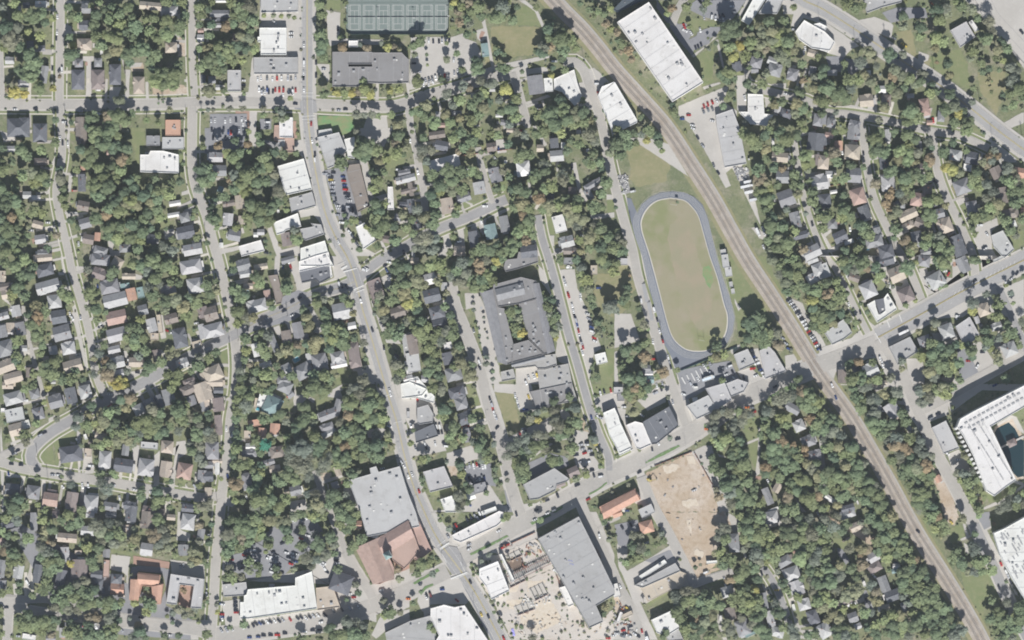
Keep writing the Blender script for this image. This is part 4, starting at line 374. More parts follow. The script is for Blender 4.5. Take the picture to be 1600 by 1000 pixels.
T 300 60 60 g;350 100 60 g;270 130 60 g;330 170 60 b;260 200 50 g;280 30 50 g;380 40 50 l;310 230 50 d;250 270 40 g;440 50 40 g;500 60 40 g;460 270 50 g;520 270 40 g;560 250 40 g;540 20 30 d;360 340 30 g;400 440 50 g;480 470 50 u;530 440 40 g;650 420 50 l;600 420 40 q;250 380 35 d;250 430 40 g;250 500 50 l;230 560 40 d;430 500 40 l;440 540 30 g;300 630 60 g;240 630 40 g;350 620 50 l;390 670 40 d;410 720 50 g;440 690 40 l;410 780 50 d;440 640 40 d;560 720 40 g;660 660 50 d;600 760 60 g;640 710 50 d;700 740 70 g;250 780 60 g;220 830 50 g;280 830 50 d;240 710 40 d;390 830 70 g;430 900 80 g;500 830 60 g;530 900 70 g;400 960 60 b;480 970 60 g;590 950 60 g;560 990 40 g;630 900 50 l;680 530 80 b;760 500 80 b;730 600 80 b;800 560 70 b;760 650 70 b;680 610 60 b;820 650 60 b;810 720 50 b;650 500 50 g;730 400 60 d;780 360 60 d;720 340 50 d;780 280 70 g;730 300 50 g;850 300 50 q;860 400 60 g;840 250 50 l;780 180 60 d;860 30 90 g;940 50 60 g;800 70 40 g;900 470 60 d;950 480 60 d;880 540 50 d;940 620 60 b;980 560 50 b;900 680 50 b;870 580 40 q;980 560 25 y;1050 420 60 g;1100 380 60 g;1160 340 60 g;1090 490 70 g;1150 440 60 g;1220 400 60 g;1040 540 60 g;1100 580 60 g;1180 540 60 g;1250 480 60 g;1120 640 50 g;1050 620 50 l;1230 560 50 g;1300 520 60 g;1350 480 60 d;1360 560 60 g;1290 440 50 d;1320 570 50 g;1390 530 40 g;1430 470 40 g;1440 430 30 l;1460 490 40 q;1340 400 40 b;1130 310 60 g;1060 300 50 b;1190 380 50 d;1130 240 60 d;1240 320 60 d;1210 250 60 g;1270 230 60 g;1330 270 60 g;1270 310 50 l;1380 320 40 l;1430 390 40 q;1150 130 80 g;1220 80 80 b;1300 90 80 g;1180 40 60 b;1360 140 60 g;1290 160 70 g;1120 180 60 g;1360 50 50 d;1400 260 50 l;1200 150 50 d;1150 700 50 d;1190 680 40 q;1120 770 40 l;1000 870 60 d;1040 890 50 g;990 930 50 g;1060 930 50 d;1130 960 60 g;1040 970 50 d;1100 870 40 b;880 930 60 q;840 970 50 q;910 970 50 q;850 920 50 l;800 860 40 b;870 860 50 b;30 370 50 b;60 410 50 b;40 260 40 d;140 530 20 g;130 740 20 l;80 800 20 l;40 920 40 b;30 960 40 b;270 950 50 d;300 910 30 d;1390 200 40 g;1100 30 40 g;970 850 20 g;30 230 30 d;600 230 50 d;640 300 40 b;550 770 30 d;250 330 20 d;240 910 40 l
C 655 90 -50 r;222 292 85 w;215 400 85 w;180 725 80 b;170 350 85 w;1445 50 70 w;1450 80 70 w;1545 620 60 w;1555 640 60 w;1385 660 -10 w;845 470 80 w;965 75 60 s;1440 330 20 w;1530 600 60 s;740 950 80 k;1590 720 75 w;530 15 0 w;1135 400 1 w;325 880 85 w;1500 440 1 w
G c 705,0 715,80 800,90 860,120 850,150 800,110 760,150 700,180 690,130 700,60;960,100 970,60 1060,10 1110,0 1060,60 1090,140 1060,160 1030,110;780,760 840,740 840,750 790,770;660,920 790,900 800,980 670,1000;1260,370 1380,320 1430,380 1380,430 1410,560 1390,560 1380,440 1280,420;1080,800 1140,770 1210,1000 1180,1000 1130,900 1090,860;1480,0 1600,0 1600,340 1560,260;970,790 950,770 970,850;30,0 60,0 80,100 20,120;170,880 240,940 210,960 160,950;0,40 60,60 60,200 0,200;1390,100 1600,110 1600,240 1530,240 1420,130
G d 860,690 990,690 980,740 930,760 920,820 890,720;680,240 640,220 700,230;1,1 2,2 3,3
G q 740,780 860,760 840,830 740,880 680,920 650,900;190,880 290,880 260,960 220,950;120,700 90,850 70,840 80,720;620,180 690,190 680,240 630,230;720,0 760,30 760,80 720,80;860,130 960,100 960,130 880,170
G n 880,800 1,1 2,2
@ 640 600
P 6 l 105,685 270,640 340,800 160,845
P 6 w 240,900 330,870 390,1000 280,1000
P 8 g 885,785 1130,655 1250,740 1230,760 1150,785 1140,830 1010,895 940,905
P 5 w -70,0 60,-60 200,100 190,150 60,110 -60,110
P 6 g 60,185 145,160 190,240 180,300 80,315 60,300
P 6 k 40,375 190,310 225,405 50,460
P 6 g 935,60 1270,-10 1270,80 1190,150 1100,170 1060,200 990,200 970,130
P 6 w 1510,225 1600,185 1740,520 1740,510 1640,560
P 5 o 1480,930 1600,885 1,1
H 370 65 130 90 -15 h k;405 150 100 100 -15 h g;435 265 110 100 -20 g k;450 400 60 110 -15 g g;1280 685 90 80 -25 g n;480 875 70 60 -20 g w;550 810 110 80 -15 f g;1180 785 80 40 -20 g n;1000 540 1 1 0 f w;30 480 1 1 0 f w;620 990 130 40 -20 f w;300 340 50 60 0 f t;350 50 1 1 0 f w;10 950 50 150 -15 f l
T 190 30 50 g;250 30 50 b;260 130 50 d;270 200 60 d;260 240 50 g;320 160 30 d;250 70 30 b;350 330 50 d;320 400 50 l;340 460 50 g;300 430 40 g;380 430 40 q;420 420 40 l;490 270 40 g;530 330 50 d;540 400 60 d;570 440 50 g;540 490 60 g;500 450 40 b;590 530 60 g;610 570 50 g;560 560 40 b;550 350 50 g;620 520 40 d;660 470 30 b;600 600 30 l;1130 130 40 d;1130 210 50 b;1270 130 50 d;1290 190 60 b;1250 100 40 d;1310 250 50 d;1310 300 50 g;1140 280 60 b;1160 330 60 b;1250 290 50 d;1240 350 50 g;1120 380 40 g;1180 400 50 g;1260 430 40 b;1270 500 50 g;1240 400 40 g;940 270 40 b;1000 280 40 y;930 300 30 q;950 240 40 d;790 380 25 b;1000 400 60 b;1060 400 50 b;920 430 60 b;850 450 60 b;790 490 60 b;760 560 60 b;820 540 60 b;880 530 50 g;930 500 50 b;980 480 60 g;1040 470 50 g;950 550 40 g;900 580 40 g;1060 510 40 b;780 640 60 q;740 620 40 q;840 620 60 g;880 650 60 g;910 700 50 g;870 730 50 g;850 690 50 g;900 610 50 d;1110 590 60 g;1160 600 50 g;1130 560 50 g;1090 610 40 l;1100 550 30 d;100 580 40 l;140 580 35 g;95 740 30 d;100 780 20 g;115 820 20 g;340 760 20 d;400 800 20 g;410 700 40 l;390 630 40 d;380 600 30 g;450 600 25 d;440 780 25 d;250 860 60 d;310 850 50 d;380 870 50 b;410 920 50 b;390 970 50 b;330 930 30 d;470 820 40 d;600 850 25 g;665 710 30 q;670 750 25 g;670 660 25 d;690 800 20 q;670 490 40 d;1160 520 20 b;1390 470 30 d;1440 430 50 b;1450 460 30 y;1420 400 30 d;1470 360 30 b;1480 550 25 q;1500 600 25 l;1490 640 25 l;1370 680 30 b;1380 710 30 l;1440 710 20 d;1470 200 25 g;1300 740 30 q;1230 560 20 q;1570 360 15 d;1150 430 20 q;1230 200 20 d;500 20 20 q;510 80 20 q;490 180 20 q;900 840 20 g;940 940 20 g;560 600 30 b;450 920 30 d;1000 220 30 b;1050 200 30 q;10 460 30 l;30 360 20 g;1380 340 25 q;1520 700 1 q;760 750 20 b
C 627 115 75 k;643 160 75 s;650 195 75 r;658 225 75 w;668 250 75 w;678 265 75 s;685 340 -45 k;862 388 70 r;905 355 70 g;885 365 70 w;905 200 0 b;880 215 0 k;75 838 75 r;60 118 80 r;95 105 80 b;1395 900 -25 r;1310 790 -25 k;1155 870 70 k;1075 908 -20 k;1495 722 -10 w;1440 715 70 k;120 470 70 w;130 500 70 k;45 495 70 g;200 465 80 w;280 485 10 w;270 460 10 k;230 378 80 k;252 375 80 k;485 760 80 k;525 755 80 s;550 750 80 w;585 740 80 b;500 640 80 w;545 640 80 k;570 645 80 w;590 640 80 w;430 650 80 k;1385 455 0 k;1385 475 0 w;1410 520 0 s;1425 555 0 k;1335 610 -20 s;1300 555 -10 k;1375 660 60 k;1375 690 60 s;1490 70 75 w;1520 60 75 k;1572 50 75 r;1495 265 10 s;930 100 70 y;850 170 75 s;825 90 80 w;840 130 80 w;445 330 0 r;415 335 0 o;180 250 -10 k;210 330 80 w;235 330 80 w;10 320 80 w;470 940 60 b;990 985 -20 k;20 705 70 w;865 100 1 k
G c 510,0 640,0 720,240 790,480 720,560 680,440 600,250 560,180;660,0 950,0 1000,220 860,220 820,80 660,60;700,480 800,400 1090,260 1200,340 1420,380 1300,420 1200,440 1060,420 800,560 720,570;1300,380 1410,380 1370,470 1480,620 1460,700 1380,680 1300,640 1280,540;1170,200 1230,200 1260,260 1190,290;0,120 60,120 130,180 220,220 270,370 270,480 290,520 100,560 20,560 0,520;190,100 220,200 210,300 100,250 0,100;290,540 480,480 560,580 480,600 400,640 290,640;450,800 620,780 740,960 750,1000 440,1000 420,960 510,900;1480,280 1600,180 1600,240 1500,330;1300,0 1330,0 1410,330 1390,350;700,730 830,700 830,830 740,830;1440,110 1600,60 1600,200 1510,220 1450,160;1,1 2,2 3,3;940,600 960,580 1120,470 1100,460 920,590
G a 430,640 640,620 640,700 680,800 600,790 480,800 430,740;1510,530 1560,540 1590,560 1600,600 1530,640;740,830 830,820 900,1000 770,1000;920,620 1100,540 1230,570 1250,640 950,740
G y 670,60 800,40 860,290 850,360 760,380
G q 1400,0 1600,0 1600,60 1450,110;1340,50 1360,50 1420,330 1400,350;1500,340 1540,330 1600,430 1600,550 1530,480;440,0 510,0 580,250 540,280 490,190;860,270 1080,190 1090,250 950,330 860,340;1250,730 1390,710 1390,740 1270,780;1400,850 1540,765 1545,775 1400,860;1080,1000 1190,950 1195,965 1140,1000;900,930 960,930 960,970 910,960;320,180 360,200 340,280 300,320 250,300;120,850 330,800 340,840 180,880;280,620 420,600 400,740 330,760
G d 290,620 390,620 370,720 320,720;1340,240 1400,380 1340,360
@ 960 600
P 7 w -90,225 0,185 30,250 40,290 135,495 40,540 -40,400
P 7 w 90,320 160,290 220,305 290,470 200,510 170,500
P 8 k 220,295 425,175 500,325 330,465 290,470 250,380
P 7 l 560,170 730,85 800,200 640,275
P 7 l 710,35 860,-10 915,120 800,200
P 5 l 860,0 960,-40 1050,-10 1010,60 910,100
P 7 o -120,960 160,815 205,900 60,960 -60,1050 -90,1030
H 1440 325 90 90 -25 h l;1510 445 110 90 -20 h g;1560 560 110 90 -10 h g;1195 875 60 140 -22 g g;1390 190 120 70 30 g g;1500 20 1 1 0 f w;30 50 80 60 0 f l;1270 810 80 60 -60 g t;250 990 120 80 -25 f l;1240 980 90 30 -20 f w;630 120 50 40 -10 f w;635 30 40 30 0 f w;60 965 50 50 -30 f w;50 100 60 70 0 f g
T 150 30 60 o;110 70 60 g;200 60 60 g;250 30 50 g;140 120 50 q;140 210 50 d;150 220 45 q;190 20 50 o;230 100 30 g;100 10 40 g;420 100 20 b;790 240 50 b;850 210 60 b;890 230 50 b;780 300 50 b;830 310 50 g;740 320 40 b;780 370 60 b;990 150 45 b;970 210 45 g;1010 230 50 b;1060 240 50 b;930 280 50 b;990 300 50 b;910 330 50 b;940 380 50 b;860 420 70 l;820 460 60 l;850 490 50 q;780 430 40 l;960 360 40 b;970 440 50 d;1000 480 50 d;940 500 60 g;990 560 70 g;1010 620 70 g;930 630 60 g;960 670 60 g;920 550 50 d;760 580 40 d;780 630 50 g;820 680 50 g;760 660 40 g;850 730 50 g;870 790 60 g;930 750 60 d;900 850 70 b;970 840 60 g;1030 760 60 g;1080 820 60 g;1000 720 60 g;1050 900 70 g;970 930 60 g;900 930 60 b;1120 940 60 g;1060 980 50 g;1100 740 40 d;1180 210 60 b;1170 270 50 d;1220 220 50 b;1190 330 60 g;1240 390 70 g;1200 440 60 g;1270 320 50 g;1280 440 60 g;1240 500 70 g;1300 530 60 g;1180 560 60 g;1240 580 60 g;1330 470 50 d;1180 640 60 g;1240 680 60 g;1180 690 50 d;1340 600 60 g;1320 660 60 g;1280 720 50 g;1380 560 50 d;1400 520 50 g;1390 640 60 g;1370 700 60 d;1430 690 60 d;1450 740 70 g;1380 780 60 g;1430 830 60 g;1500 760 60 g;1360 830 50 g;1500 880 70 g;1540 940 50 g;1560 850 50 d;1350 880 60 d;1330 950 60 d;1400 980 60 g;1320 980 50 g;1310 100 70 b;1260 130 60 b;1370 90 60 b;1300 60 50 q;1390 30 50 g;1460 60 60 g;1450 120 60 d;1520 90 70 g;1560 40 60 d;1490 170 60 g;1550 190 60 g;1420 230 50 l;1530 270 50 o;1580 310 60 g;1590 230 50 g;1580 140 60 l;1300 260 60 l;1340 320 40 l;1560 370 50 g;1420 160 50 d;1540 660 60 b;1500 620 50 q;1580 720 50 q;1570 620 50 d;1460 620 50 d;1390 480 40 o;1430 560 50 g;1490 560 30 d;1590 870 50 o;1100 830 30 q;1040 690 40 g;810 880 40 o;790 830 30 b;1400 400 30 d;1570 960 30 d;20 560 25 g;430 420 25 b;680 620 15 d;1480 500 40 g;1500 700 40 g;1140 400 40 g;105 785 20 b;1220 120 30 l
C 495 430 -15 k;295 510 80 k;195 690 -25 k;1255 20 -30 k;1090 220 -25 r;1075 185 0 g;1035 183 0 o;725 353 0 o;430 430 70 k;455 140 80 s;365 40 70 k;75 180 0 w;100 255 0 w;215 245 30 w;270 740 -20 y;625 830 -20 w;630 25 20 w;540 80 20 w;1200 760 60 w;1460 560 45 w;1240 810 50 k;885 20 -20 w;340 460 60 w;720 130 1 k;275 985 80 k;100 990 0 b;320 70 -20 s
G c 180,130 280,60 330,20 400,30 400,140 260,210;380,0 540,0 640,290 590,310 500,330 430,180;490,0 540,0 580,160 620,310 590,310;700,480 760,480 900,1000 820,1000 740,740 600,530;170,740 230,700 350,1000 240,1000;1125,340 1140,340 1135,700 1110,720 1100,700 1120,560;1025,460 1120,420 1125,435 1030,475;800,540 850,560 880,580 820,570;240,990 340,1000 1,1;1180,1000 1290,950 1290,1000;0,180 90,200 80,300 40,260;0,0 80,0 80,180 0,180;1420,900 1500,1000 1460,1000;180,840 220,880 230,960 160,930 
G d 240,700 600,530 700,640 760,780 800,870 810,1000 360,1000 250,770
G e 380,640 480,620 510,650 440,700 380,690;530,910 640,890 660,940 580,970 530,950;560,560 620,560 640,620 580,620
G q 240,610 500,475 515,480 380,560 245,620;0,500 130,520 160,520 50,590 10,580;1000,290 1130,270 1125,420 1030,450;1050,470 1120,440 1110,690 1060,560;760,480 880,520 890,600 860,720 800,560;1250,200 1400,220 1400,330 1300,330 1360,400 1290,300;1210,100 1340,20 1420,0 1440,10 1300,80;920,110 1080,180 1040,200 900,250;700,360 740,350 730,360;1410,400 1470,400 1470,560 1430,480
G m 1090,720 1150,720 1140,750 1110,750
@ 1280 600
P 20 w 1085,270 1180,215 1600,0 1700,-60 1700,110 1560,190 1320,330 1520,745 1440,800 1350,870 1290,830 1260,750 1190,560 1110,400 1060,330
P 6 l 875,340 985,285 1090,500 970,545
H 570 205 110 130 -35 g l;700 350 40 90 -30 g g;925 740 50 60 -25 g o;90 900 40 110 -55 g w;220 970 110 60 -15 g k;295 915 20 60 -20 f w;10 555 30 50 0 g l;1500 460 70 60 -25 h n;470 190 40 50 0 f l;440 20 90 50 0 g t;750 190 1 1 0 f w;40 890 40 30 0 g t
T 200 40 50 l;260 40 50 g;330 30 50 b;380 20 40 b;280 110 60 g;330 130 50 g;400 120 50 b;260 180 60 g;320 190 50 g;440 120 50 b;340 240 60 b;420 230 60 b;400 290 60 g;480 310 60 g;340 300 50 g;430 350 60 l;400 400 50 g;480 400 60 g;440 450 50 g;510 360 50 d;560 310 60 d;550 370 50 d;590 420 60 b;530 440 50 b;580 480 60 o;650 490 60 o;690 530 50 o;620 550 60 b;510 520 60 g;480 560 50 g;560 590 60 g;640 610 60 b;690 640 60 g;570 640 60 g;710 570 50 d;770 510 50 b;730 480 50 d;810 540 50 b;700 420 50 g;780 440 50 b;640 410 50 d;770 590 60 g;820 640 50 o;750 650 60 q;650 700 60 g;720 700 60 g;790 700 60 g;860 710 50 g;640 770 60 g;700 780 60 g;770 770 60 g;840 780 60 g;700 850 60 g;760 860 70 g;830 850 60 g;880 790 50 d;760 930 60 g;820 930 60 g;880 900 60 d;820 980 50 g;880 960 50 d;770 980 40 b;900 960 50 d;620 260 60 d;670 290 50 g;540 200 1 g;570 130 40 l;600 60 60 b;500 80 50 q;640 230 40 g;730 60 60 b;780 60 50 b;830 30 60 q;900 50 60 g;850 100 60 b;800 140 50 b;940 90 50 g;980 60 60 l;1020 30 50 g;900 20 50 q;960 20 50 q;740 110 30 b;1060 20 40 l;1050 50 30 l;80 60 60 d;30 80 50 d;50 160 60 g;110 200 60 b;20 230 60 g;80 280 60 g;140 300 50 g;230 310 50 d;210 350 50 d;30 350 60 g;90 370 60 b;40 440 50 b;160 400 50 b;140 480 60 q;80 480 50 g;230 430 60 d;250 490 60 g;180 550 60 l;250 570 50 l;100 570 60 d;40 600 50 d;300 560 50 o;290 630 60 g;200 640 60 q;130 650 60 g;340 620 50 b;60 680 60 d;140 720 60 g;20 730 60 g;80 760 60 g;220 720 50 g;280 700 60 g;340 700 50 d;200 780 60 l;250 810 50 q;300 760 60 g;370 760 60 g;110 830 60 g;160 880 50 g;200 860 50 g;320 840 60 g;380 830 60 g;350 900 60 g;430 800 60 b;450 870 60 g;500 840 50 d;400 940 60 g;470 940 60 g;520 900 50 d;540 960 40 g;340 970 60 d;440 990 50 g;20 830 50 g;50 960 40 l;20 970 40 g;130 950 40 q;270 890 30 d;1100 750 40 l;1150 770 60 g;1220 740 50 g;1170 850 50 l;1120 840 40 g;1230 820 50 g;1240 920 45 o;1200 900 40 l;1130 700 50 b;1070 690 40 b;1190 680 40 b;1140 560 50 q;1180 600 40 l;1090 340 25 g;1110 440 20 q;1170 520 30 q;1120 500 25 g;1060 380 18 g;1210 640 25 g;1250 700 20 g;1330 350 30 d;1480 900 40 b;1540 900 50 b;1500 830 50 g;1590 860 40 l;1440 950 60 b;1520 950 60 g;1400 980 40 b;1590 930 40 b;1290 880 20 g;1490 660 15 q;1500 700 15 l;1080 960 40 b;1240 970 50 g;1150 930 30 b;40 500 40 l;1010 90 30 l;860 560 40 b;750 370 30 b;700 120 1 g;1450 780 30 g;1040 180 20 g
C 870 165 -25 k;930 235 -25 k;870 270 -25 g;1195 815 -70 w;1210 850 -20 w;1230 870 -30 w;1230 840 -20 s;1080 590 0 w;1000 545 30 w;1020 505 -30 k;660 415 60 w;1370 10 -25 b;480 190 80 w;230 810 0 b;490 210 0 w;75 905 50 w;1440 790 1 w
G c 590,0 680,0 780,190 840,190 1010,110 1010,240 850,300 960,520 1050,700 1190,980 1200,1000 1090,1000 1050,900 900,600 830,430 700,240;1000,550 1090,510 1140,580 1190,680 1050,700;0,860 60,830 1,1;80,840 1,1;640,220 660,235 580,295 565,285;1100,0 1250,0 1600,0 1600,60 1,1;990,120 1100,40 1270,0 1340,0 1030,220;930,630 1,1
G d 870,640 960,700 1050,900 1080,1000 960,1000 940,870 900,790;0,840 60,830 70,860 20,890
G c 1220,990 1380,920 1400,940 1240,1000;1380,940 1600,780 1600,800 1420,950;1500,740 1600,770 1600,800 1520,770
G q 1090,760 1260,750 1310,880 1260,990 1200,980;1310,860 1420,850 1440,900 1390,930 1320,920;400,140 560,30 610,60 600,130 690,250 640,290
G d 1340,360 1480,270 1520,270 1590,400 1600,740 1560,760 1500,720
G x 1370,380 1390,345 1480,300 1530,350 1570,430 1600,440 1600,720 1550,730 1520,700 1430,510
G c 1420,490 1590,400 1600,420 1440,510;1390,310 1500,245 1540,255 1600,370 1600,390 1550,350 1510,270 1390,330
@ 0 800
H 270 70 60 140 0 g g;80 90 110 90 -20 g k;440 20 60 60 0 g n;530 200 155 75 5 g t;690 145 110 75 5 g l;700 10 90 70 5 g l;1030 10 90 130 8 g k;870 20 90 50 5 g g;1160 60 110 140 5 g b;1000 130 75 70 0 f t;1475 75 110 130 8 h l;1340 40 70 50 5 g t;1150 290 100 100 8 g l;1435 295 85 90 0 g g;1570 190 60 130 10 g g;20 440 60 140 8 g g;150 465 80 110 10 g l;305 480 80 150 8 g k;480 515 80 140 12 g k;625 440 130 150 0 g n;760 485 95 70 5 g k;760 555 100 90 10 h k;800 610 50 60 0 g k;510 325 70 110 0 g l;835 320 60 70 5 g g;835 440 50 140 3 f r;915 520 90 80 5 h k;920 600 110 90 5 g o;615 315 60 40 0 f t;30 570 60 80 0 g g;230 975 110 50 10 f w;490 940 50 80 0 g l;30 60 1 1 0 f w;500 75 60 50 0 g t;590 20 50 60 0 f t;20 230 50 60 -30 g r;1250 10 70 40 5 g r;950 650 60 30 0 g t;400 985 80 40 0 g g;1010 190 40 70 0 f g
P 9 l 1340,480 1600,520 1580,750 1495,745 1520,575 1410,560 1385,720 1305,710
P 9 o 1085,470 1260,490 1250,550 1280,560 1260,715 1200,710 1190,580 1115,570 1085,690 1015,680 1030,520 1080,520
T 20 150 50 l;70 180 50 d;130 190 50 g;60 40 50 g;170 140 50 d;140 60 50 b;230 200 50 l;190 230 45 b;340 60 50 l;360 140 50 q;420 130 50 d;340 200 40 q;500 60 50 g;560 100 50 g;620 80 50 g;540 20 50 g;640 20 40 g;60 270 50 b;110 320 60 g;160 370 50 g;100 390 50 g;40 300 50 o;20 320 30 d;160 260 40 d;380 230 35 o;420 240 30 o;330 270 50 b;380 310 60 b;330 350 50 g;400 390 60 g;440 430 50 g;470 380 50 g;390 460 50 g;370 530 50 g;400 580 40 g;350 610 40 g;440 330 40 d;560 400 35 y;690 270 50 l;720 300 50 g;730 370 60 g;740 420 50 g;780 280 50 d;650 250 40 d;640 320 30 d;690 200 30 q;760 100 60 b;800 150 60 q;860 90 60 b;860 180 60 g;800 230 50 b;900 240 60 b;950 180 60 g;930 100 50 b;970 240 50 q;920 150 50 g;1050 140 40 q;1060 210 50 q;1040 250 40 g;1090 60 1 g;1240 60 60 g;1270 130 60 b;1210 180 60 o;1250 240 60 b;1300 200 50 b;1320 270 50 q;1250 300 40 q;1360 150 35 q;1360 250 30 g;1520 300 50 q;1540 370 50 q;1500 390 40 q;1560 230 40 b;1560 100 40 o;1590 380 40 g;80 600 30 g;155 610 40 g;160 560 30 d;260 650 35 g;260 610 25 d;610 560 50 b;660 540 50 b;560 600 50 g;500 620 60 g;450 660 60 g;520 690 60 g;590 660 60 g;640 620 60 g;700 640 60 g;740 600 50 d;660 720 60 g;720 710 60 g;780 700 60 g;440 740 60 b;540 750 60 b;620 760 50 b;770 770 40 g;430 640 40 d;860 690 60 g;910 720 60 g;880 660 50 d;950 700 40 g;840 760 50 g;890 780 40 b;1150 590 25 d;1170 700 60 g;1150 770 50 l;1200 750 40 g;1060 710 35 l;1100 680 30 g;1250 510 15 g;1440 610 35 o;1400 760 50 b;1450 800 40 b;1360 780 35 b;1500 790 30 b;1530 760 30 b;1310 810 20 g;180 770 60 d;230 800 60 d;300 750 60 d;340 800 50 d;200 860 70 g;280 860 70 g;350 850 60 g;150 840 50 g;420 830 50 d;240 900 50 g;330 920 50 g;400 890 50 g;410 950 50 o;460 840 40 d;560 870 60 d;600 920 60 g;540 930 60 g;650 940 50 g;700 900 50 d;620 980 50 g;700 970 50 g;780 950 60 g;850 920 60 g;770 870 60 d;860 830 50 b;900 900 60 g;890 970 60 g;820 990 50 g;920 840 40 d;1030 940 50 d;1100 930 60 d;1060 980 60 b;1140 980 40 d;1290 960 30 d;1400 960 30 d;1460 960 30 d;1090 880 45 o;1130 860 30 o;700 820 45 o;760 820 40 o;840 810 30 o;10 700 20 g;10 800 30 g;10 940 40 g;500 750 40 g;20 630 40 g;1350 860 20 d;1410 890 20 b;1020 830 20 b;970 820 20 b;1080 830 20 b;1590 730 25 g;1590 960 30 g;1530 30 1 g;1370 330 30 g;1560 430 1 g;1030 490 20 q;1470 560 1 g;70 480 30 q;290 580 20 q;1410 700 1 b
C 1435 420 80 w;1410 425 80 s;660 888 -10 r;1325 962 5 w;215 550 60 w;50 745 0 k;930 545 0 w;1100 825 10 k;1350 850 20 s;145 970 0 s;220 790 0 s;1025 130 1 k;990 255 20 w;760 265 0 s;220 15 0 k;950 920 60 s;585 830 0 s;750 890 80 w;930 580 1 r;1200 620 1 w
G c 280,230 370,200 340,270 290,310 250,450 240,540 230,650 200,650 180,600 220,480;0,670 120,690 240,680 370,680 400,630 410,640 380,700 240,710 100,760 80,900 60,1000 20,1000 30,760;0,640 180,650 180,665 0,660;270,630 400,650 400,670 270,650;870,330 1020,350 1000,480 1000,830 970,830 990,500 960,470 860,450;1390,0 1420,0 1410,140 1490,170 1480,230 1380,220;1330,370 1600,410 1600,520 1340,480;400,700 700,770 900,830 1500,890 1600,850 1600,890 1400,910 880,830 640,790 380,730;1210,780 1290,780 1290,850 1210,830;1490,900 1550,890 1550,1000 1490,1000;1040,750 1110,750 1110,790 1030,790;470,280 530,290 530,390 490,380;100,560 130,560 140,650 110,650
G a 1030,430 1090,420 1240,430 1330,450 1290,780 1220,780 1300,600 1270,480 1080,460 1000,640 1020,700 1010,830 990,830 990,620;470,800 1600,900 1,1;1480,900 1480,900 1,1;500,860 1490,960 1490,1000 950,960 500,890
G r 1040,340 1330,390 1320,440 1040,410
G r 1410,570 1520,580 1490,750 1390,730
G q 870,290 1100,330 1100,350 870,320;940,845 1060,850 1060,895 940,885;1140,870 1400,910 1490,920 1480,950 1150,910;0,700 100,700 60,740 0,720;240,570 330,560 340,620 260,630;480,740 800,800 790,830 480,790;300,0 420,0 400,160 310,190;1560,930 1600,900 1600,1000 1560,1000;120,850 180,850 160,1000 110,1000
@ 320 800
P 8 w 340,600 710,570 710,510 840,460 880,750 340,830 280,830 280,700 310,700 310,650 330,640
P 6 t 870,590 1000,575 1060,740 880,765
P 5 l 140,565 325,545 335,620 310,650 150,660
P 9 r 1185,290 1370,200 1480,430 1480,510 1370,560 1315,555
P 9 r 1350,200 1600,65 1680,300 1600,400 1560,440 1470,370 1430,240
P 7 w 1215,-20 1280,-20 1370,170 1345,205 1290,190
P 7 l 1290,-100 1630,-20 1600,60 1370,180
P 6 g 1410,940 1600,850 1820,790 1800,1020 1660,1090 1440,1100
H 1070 550 170 160 20 h k;1195 100 70 70 0 g o;30 180 25 25 0 f w;525 580 50 45 0 f l
T 60 90 30 d;40 230 40 d;20 380 40 d;20 410 30 g;180 80 60 d;230 50 60 d;320 60 60 g;300 110 70 g;380 80 60 g;240 130 60 g;180 170 60 b;220 220 60 g;300 200 60 g;170 250 60 d;190 300 60 g;280 270 50 g;350 230 50 g;370 150 60 g;430 120 60 l;450 180 40 l;170 340 40 g;420 40 50 g;510 60 60 q;570 80 60 q;640 70 50 q;520 10 60 d;620 20 50 d;700 30 50 q;760 10 50 g;850 20 50 l;920 20 50 g;870 50 40 g;1070 20 60 g;1140 40 60 g;1170 10 50 g;1060 90 50 g;1110 140 50 g;1150 100 50 g;640 130 50 d;660 200 45 g;640 200 40 l;500 220 50 d;500 250 40 g;480 310 20 l;765 120 30 d;770 150 35 g;760 260 50 d;830 240 60 d;890 250 60 d;930 280 50 b;870 180 50 b;990 190 50 d;1010 250 50 b;800 360 60 b;880 370 60 b;950 330 60 b;1010 320 40 g;780 420 50 d;840 420 40 b;1200 200 60 d;1170 260 50 g;1230 210 50 g;1140 300 40 g;920 170 20 l;350 380 50 g;350 450 40 q;420 420 40 d;425 480 30 g;200 440 40 b;200 480 45 d;220 520 50 l;290 500 40 b;170 510 40 d;560 440 40 d;560 495 35 g;700 440 40 q;590 480 20 q;310 870 40 g;270 860 25 d;200 900 25 g;1440 720 60 b;1410 740 60 g;1450 780 50 g;1410 800 40 l;1400 690 40 b;1530 780 30 b;980 900 50 d;1050 870 60 b;1120 850 60 b;1180 860 60 b;1240 890 50 b;1010 970 70 g;1090 950 70 g;1170 960 70 g;1250 960 60 g;1130 900 50 g;760 990 50 g;900 990 40 g;850 985 30 d;20 950 40 g;1510 440 30 o;1580 490 30 d;1520 520 40 q;1520 280 20 b;1110 680 20 g;1040 440 50 d;1180 560 30 b;1200 630 30 d;1550 300 15 q;1530 350 10 g;100 780 20 y;140 970 30 g;20 700 20 g;370 60 60 g;150 30 40 b;170 210 40 q;100 720 20 b
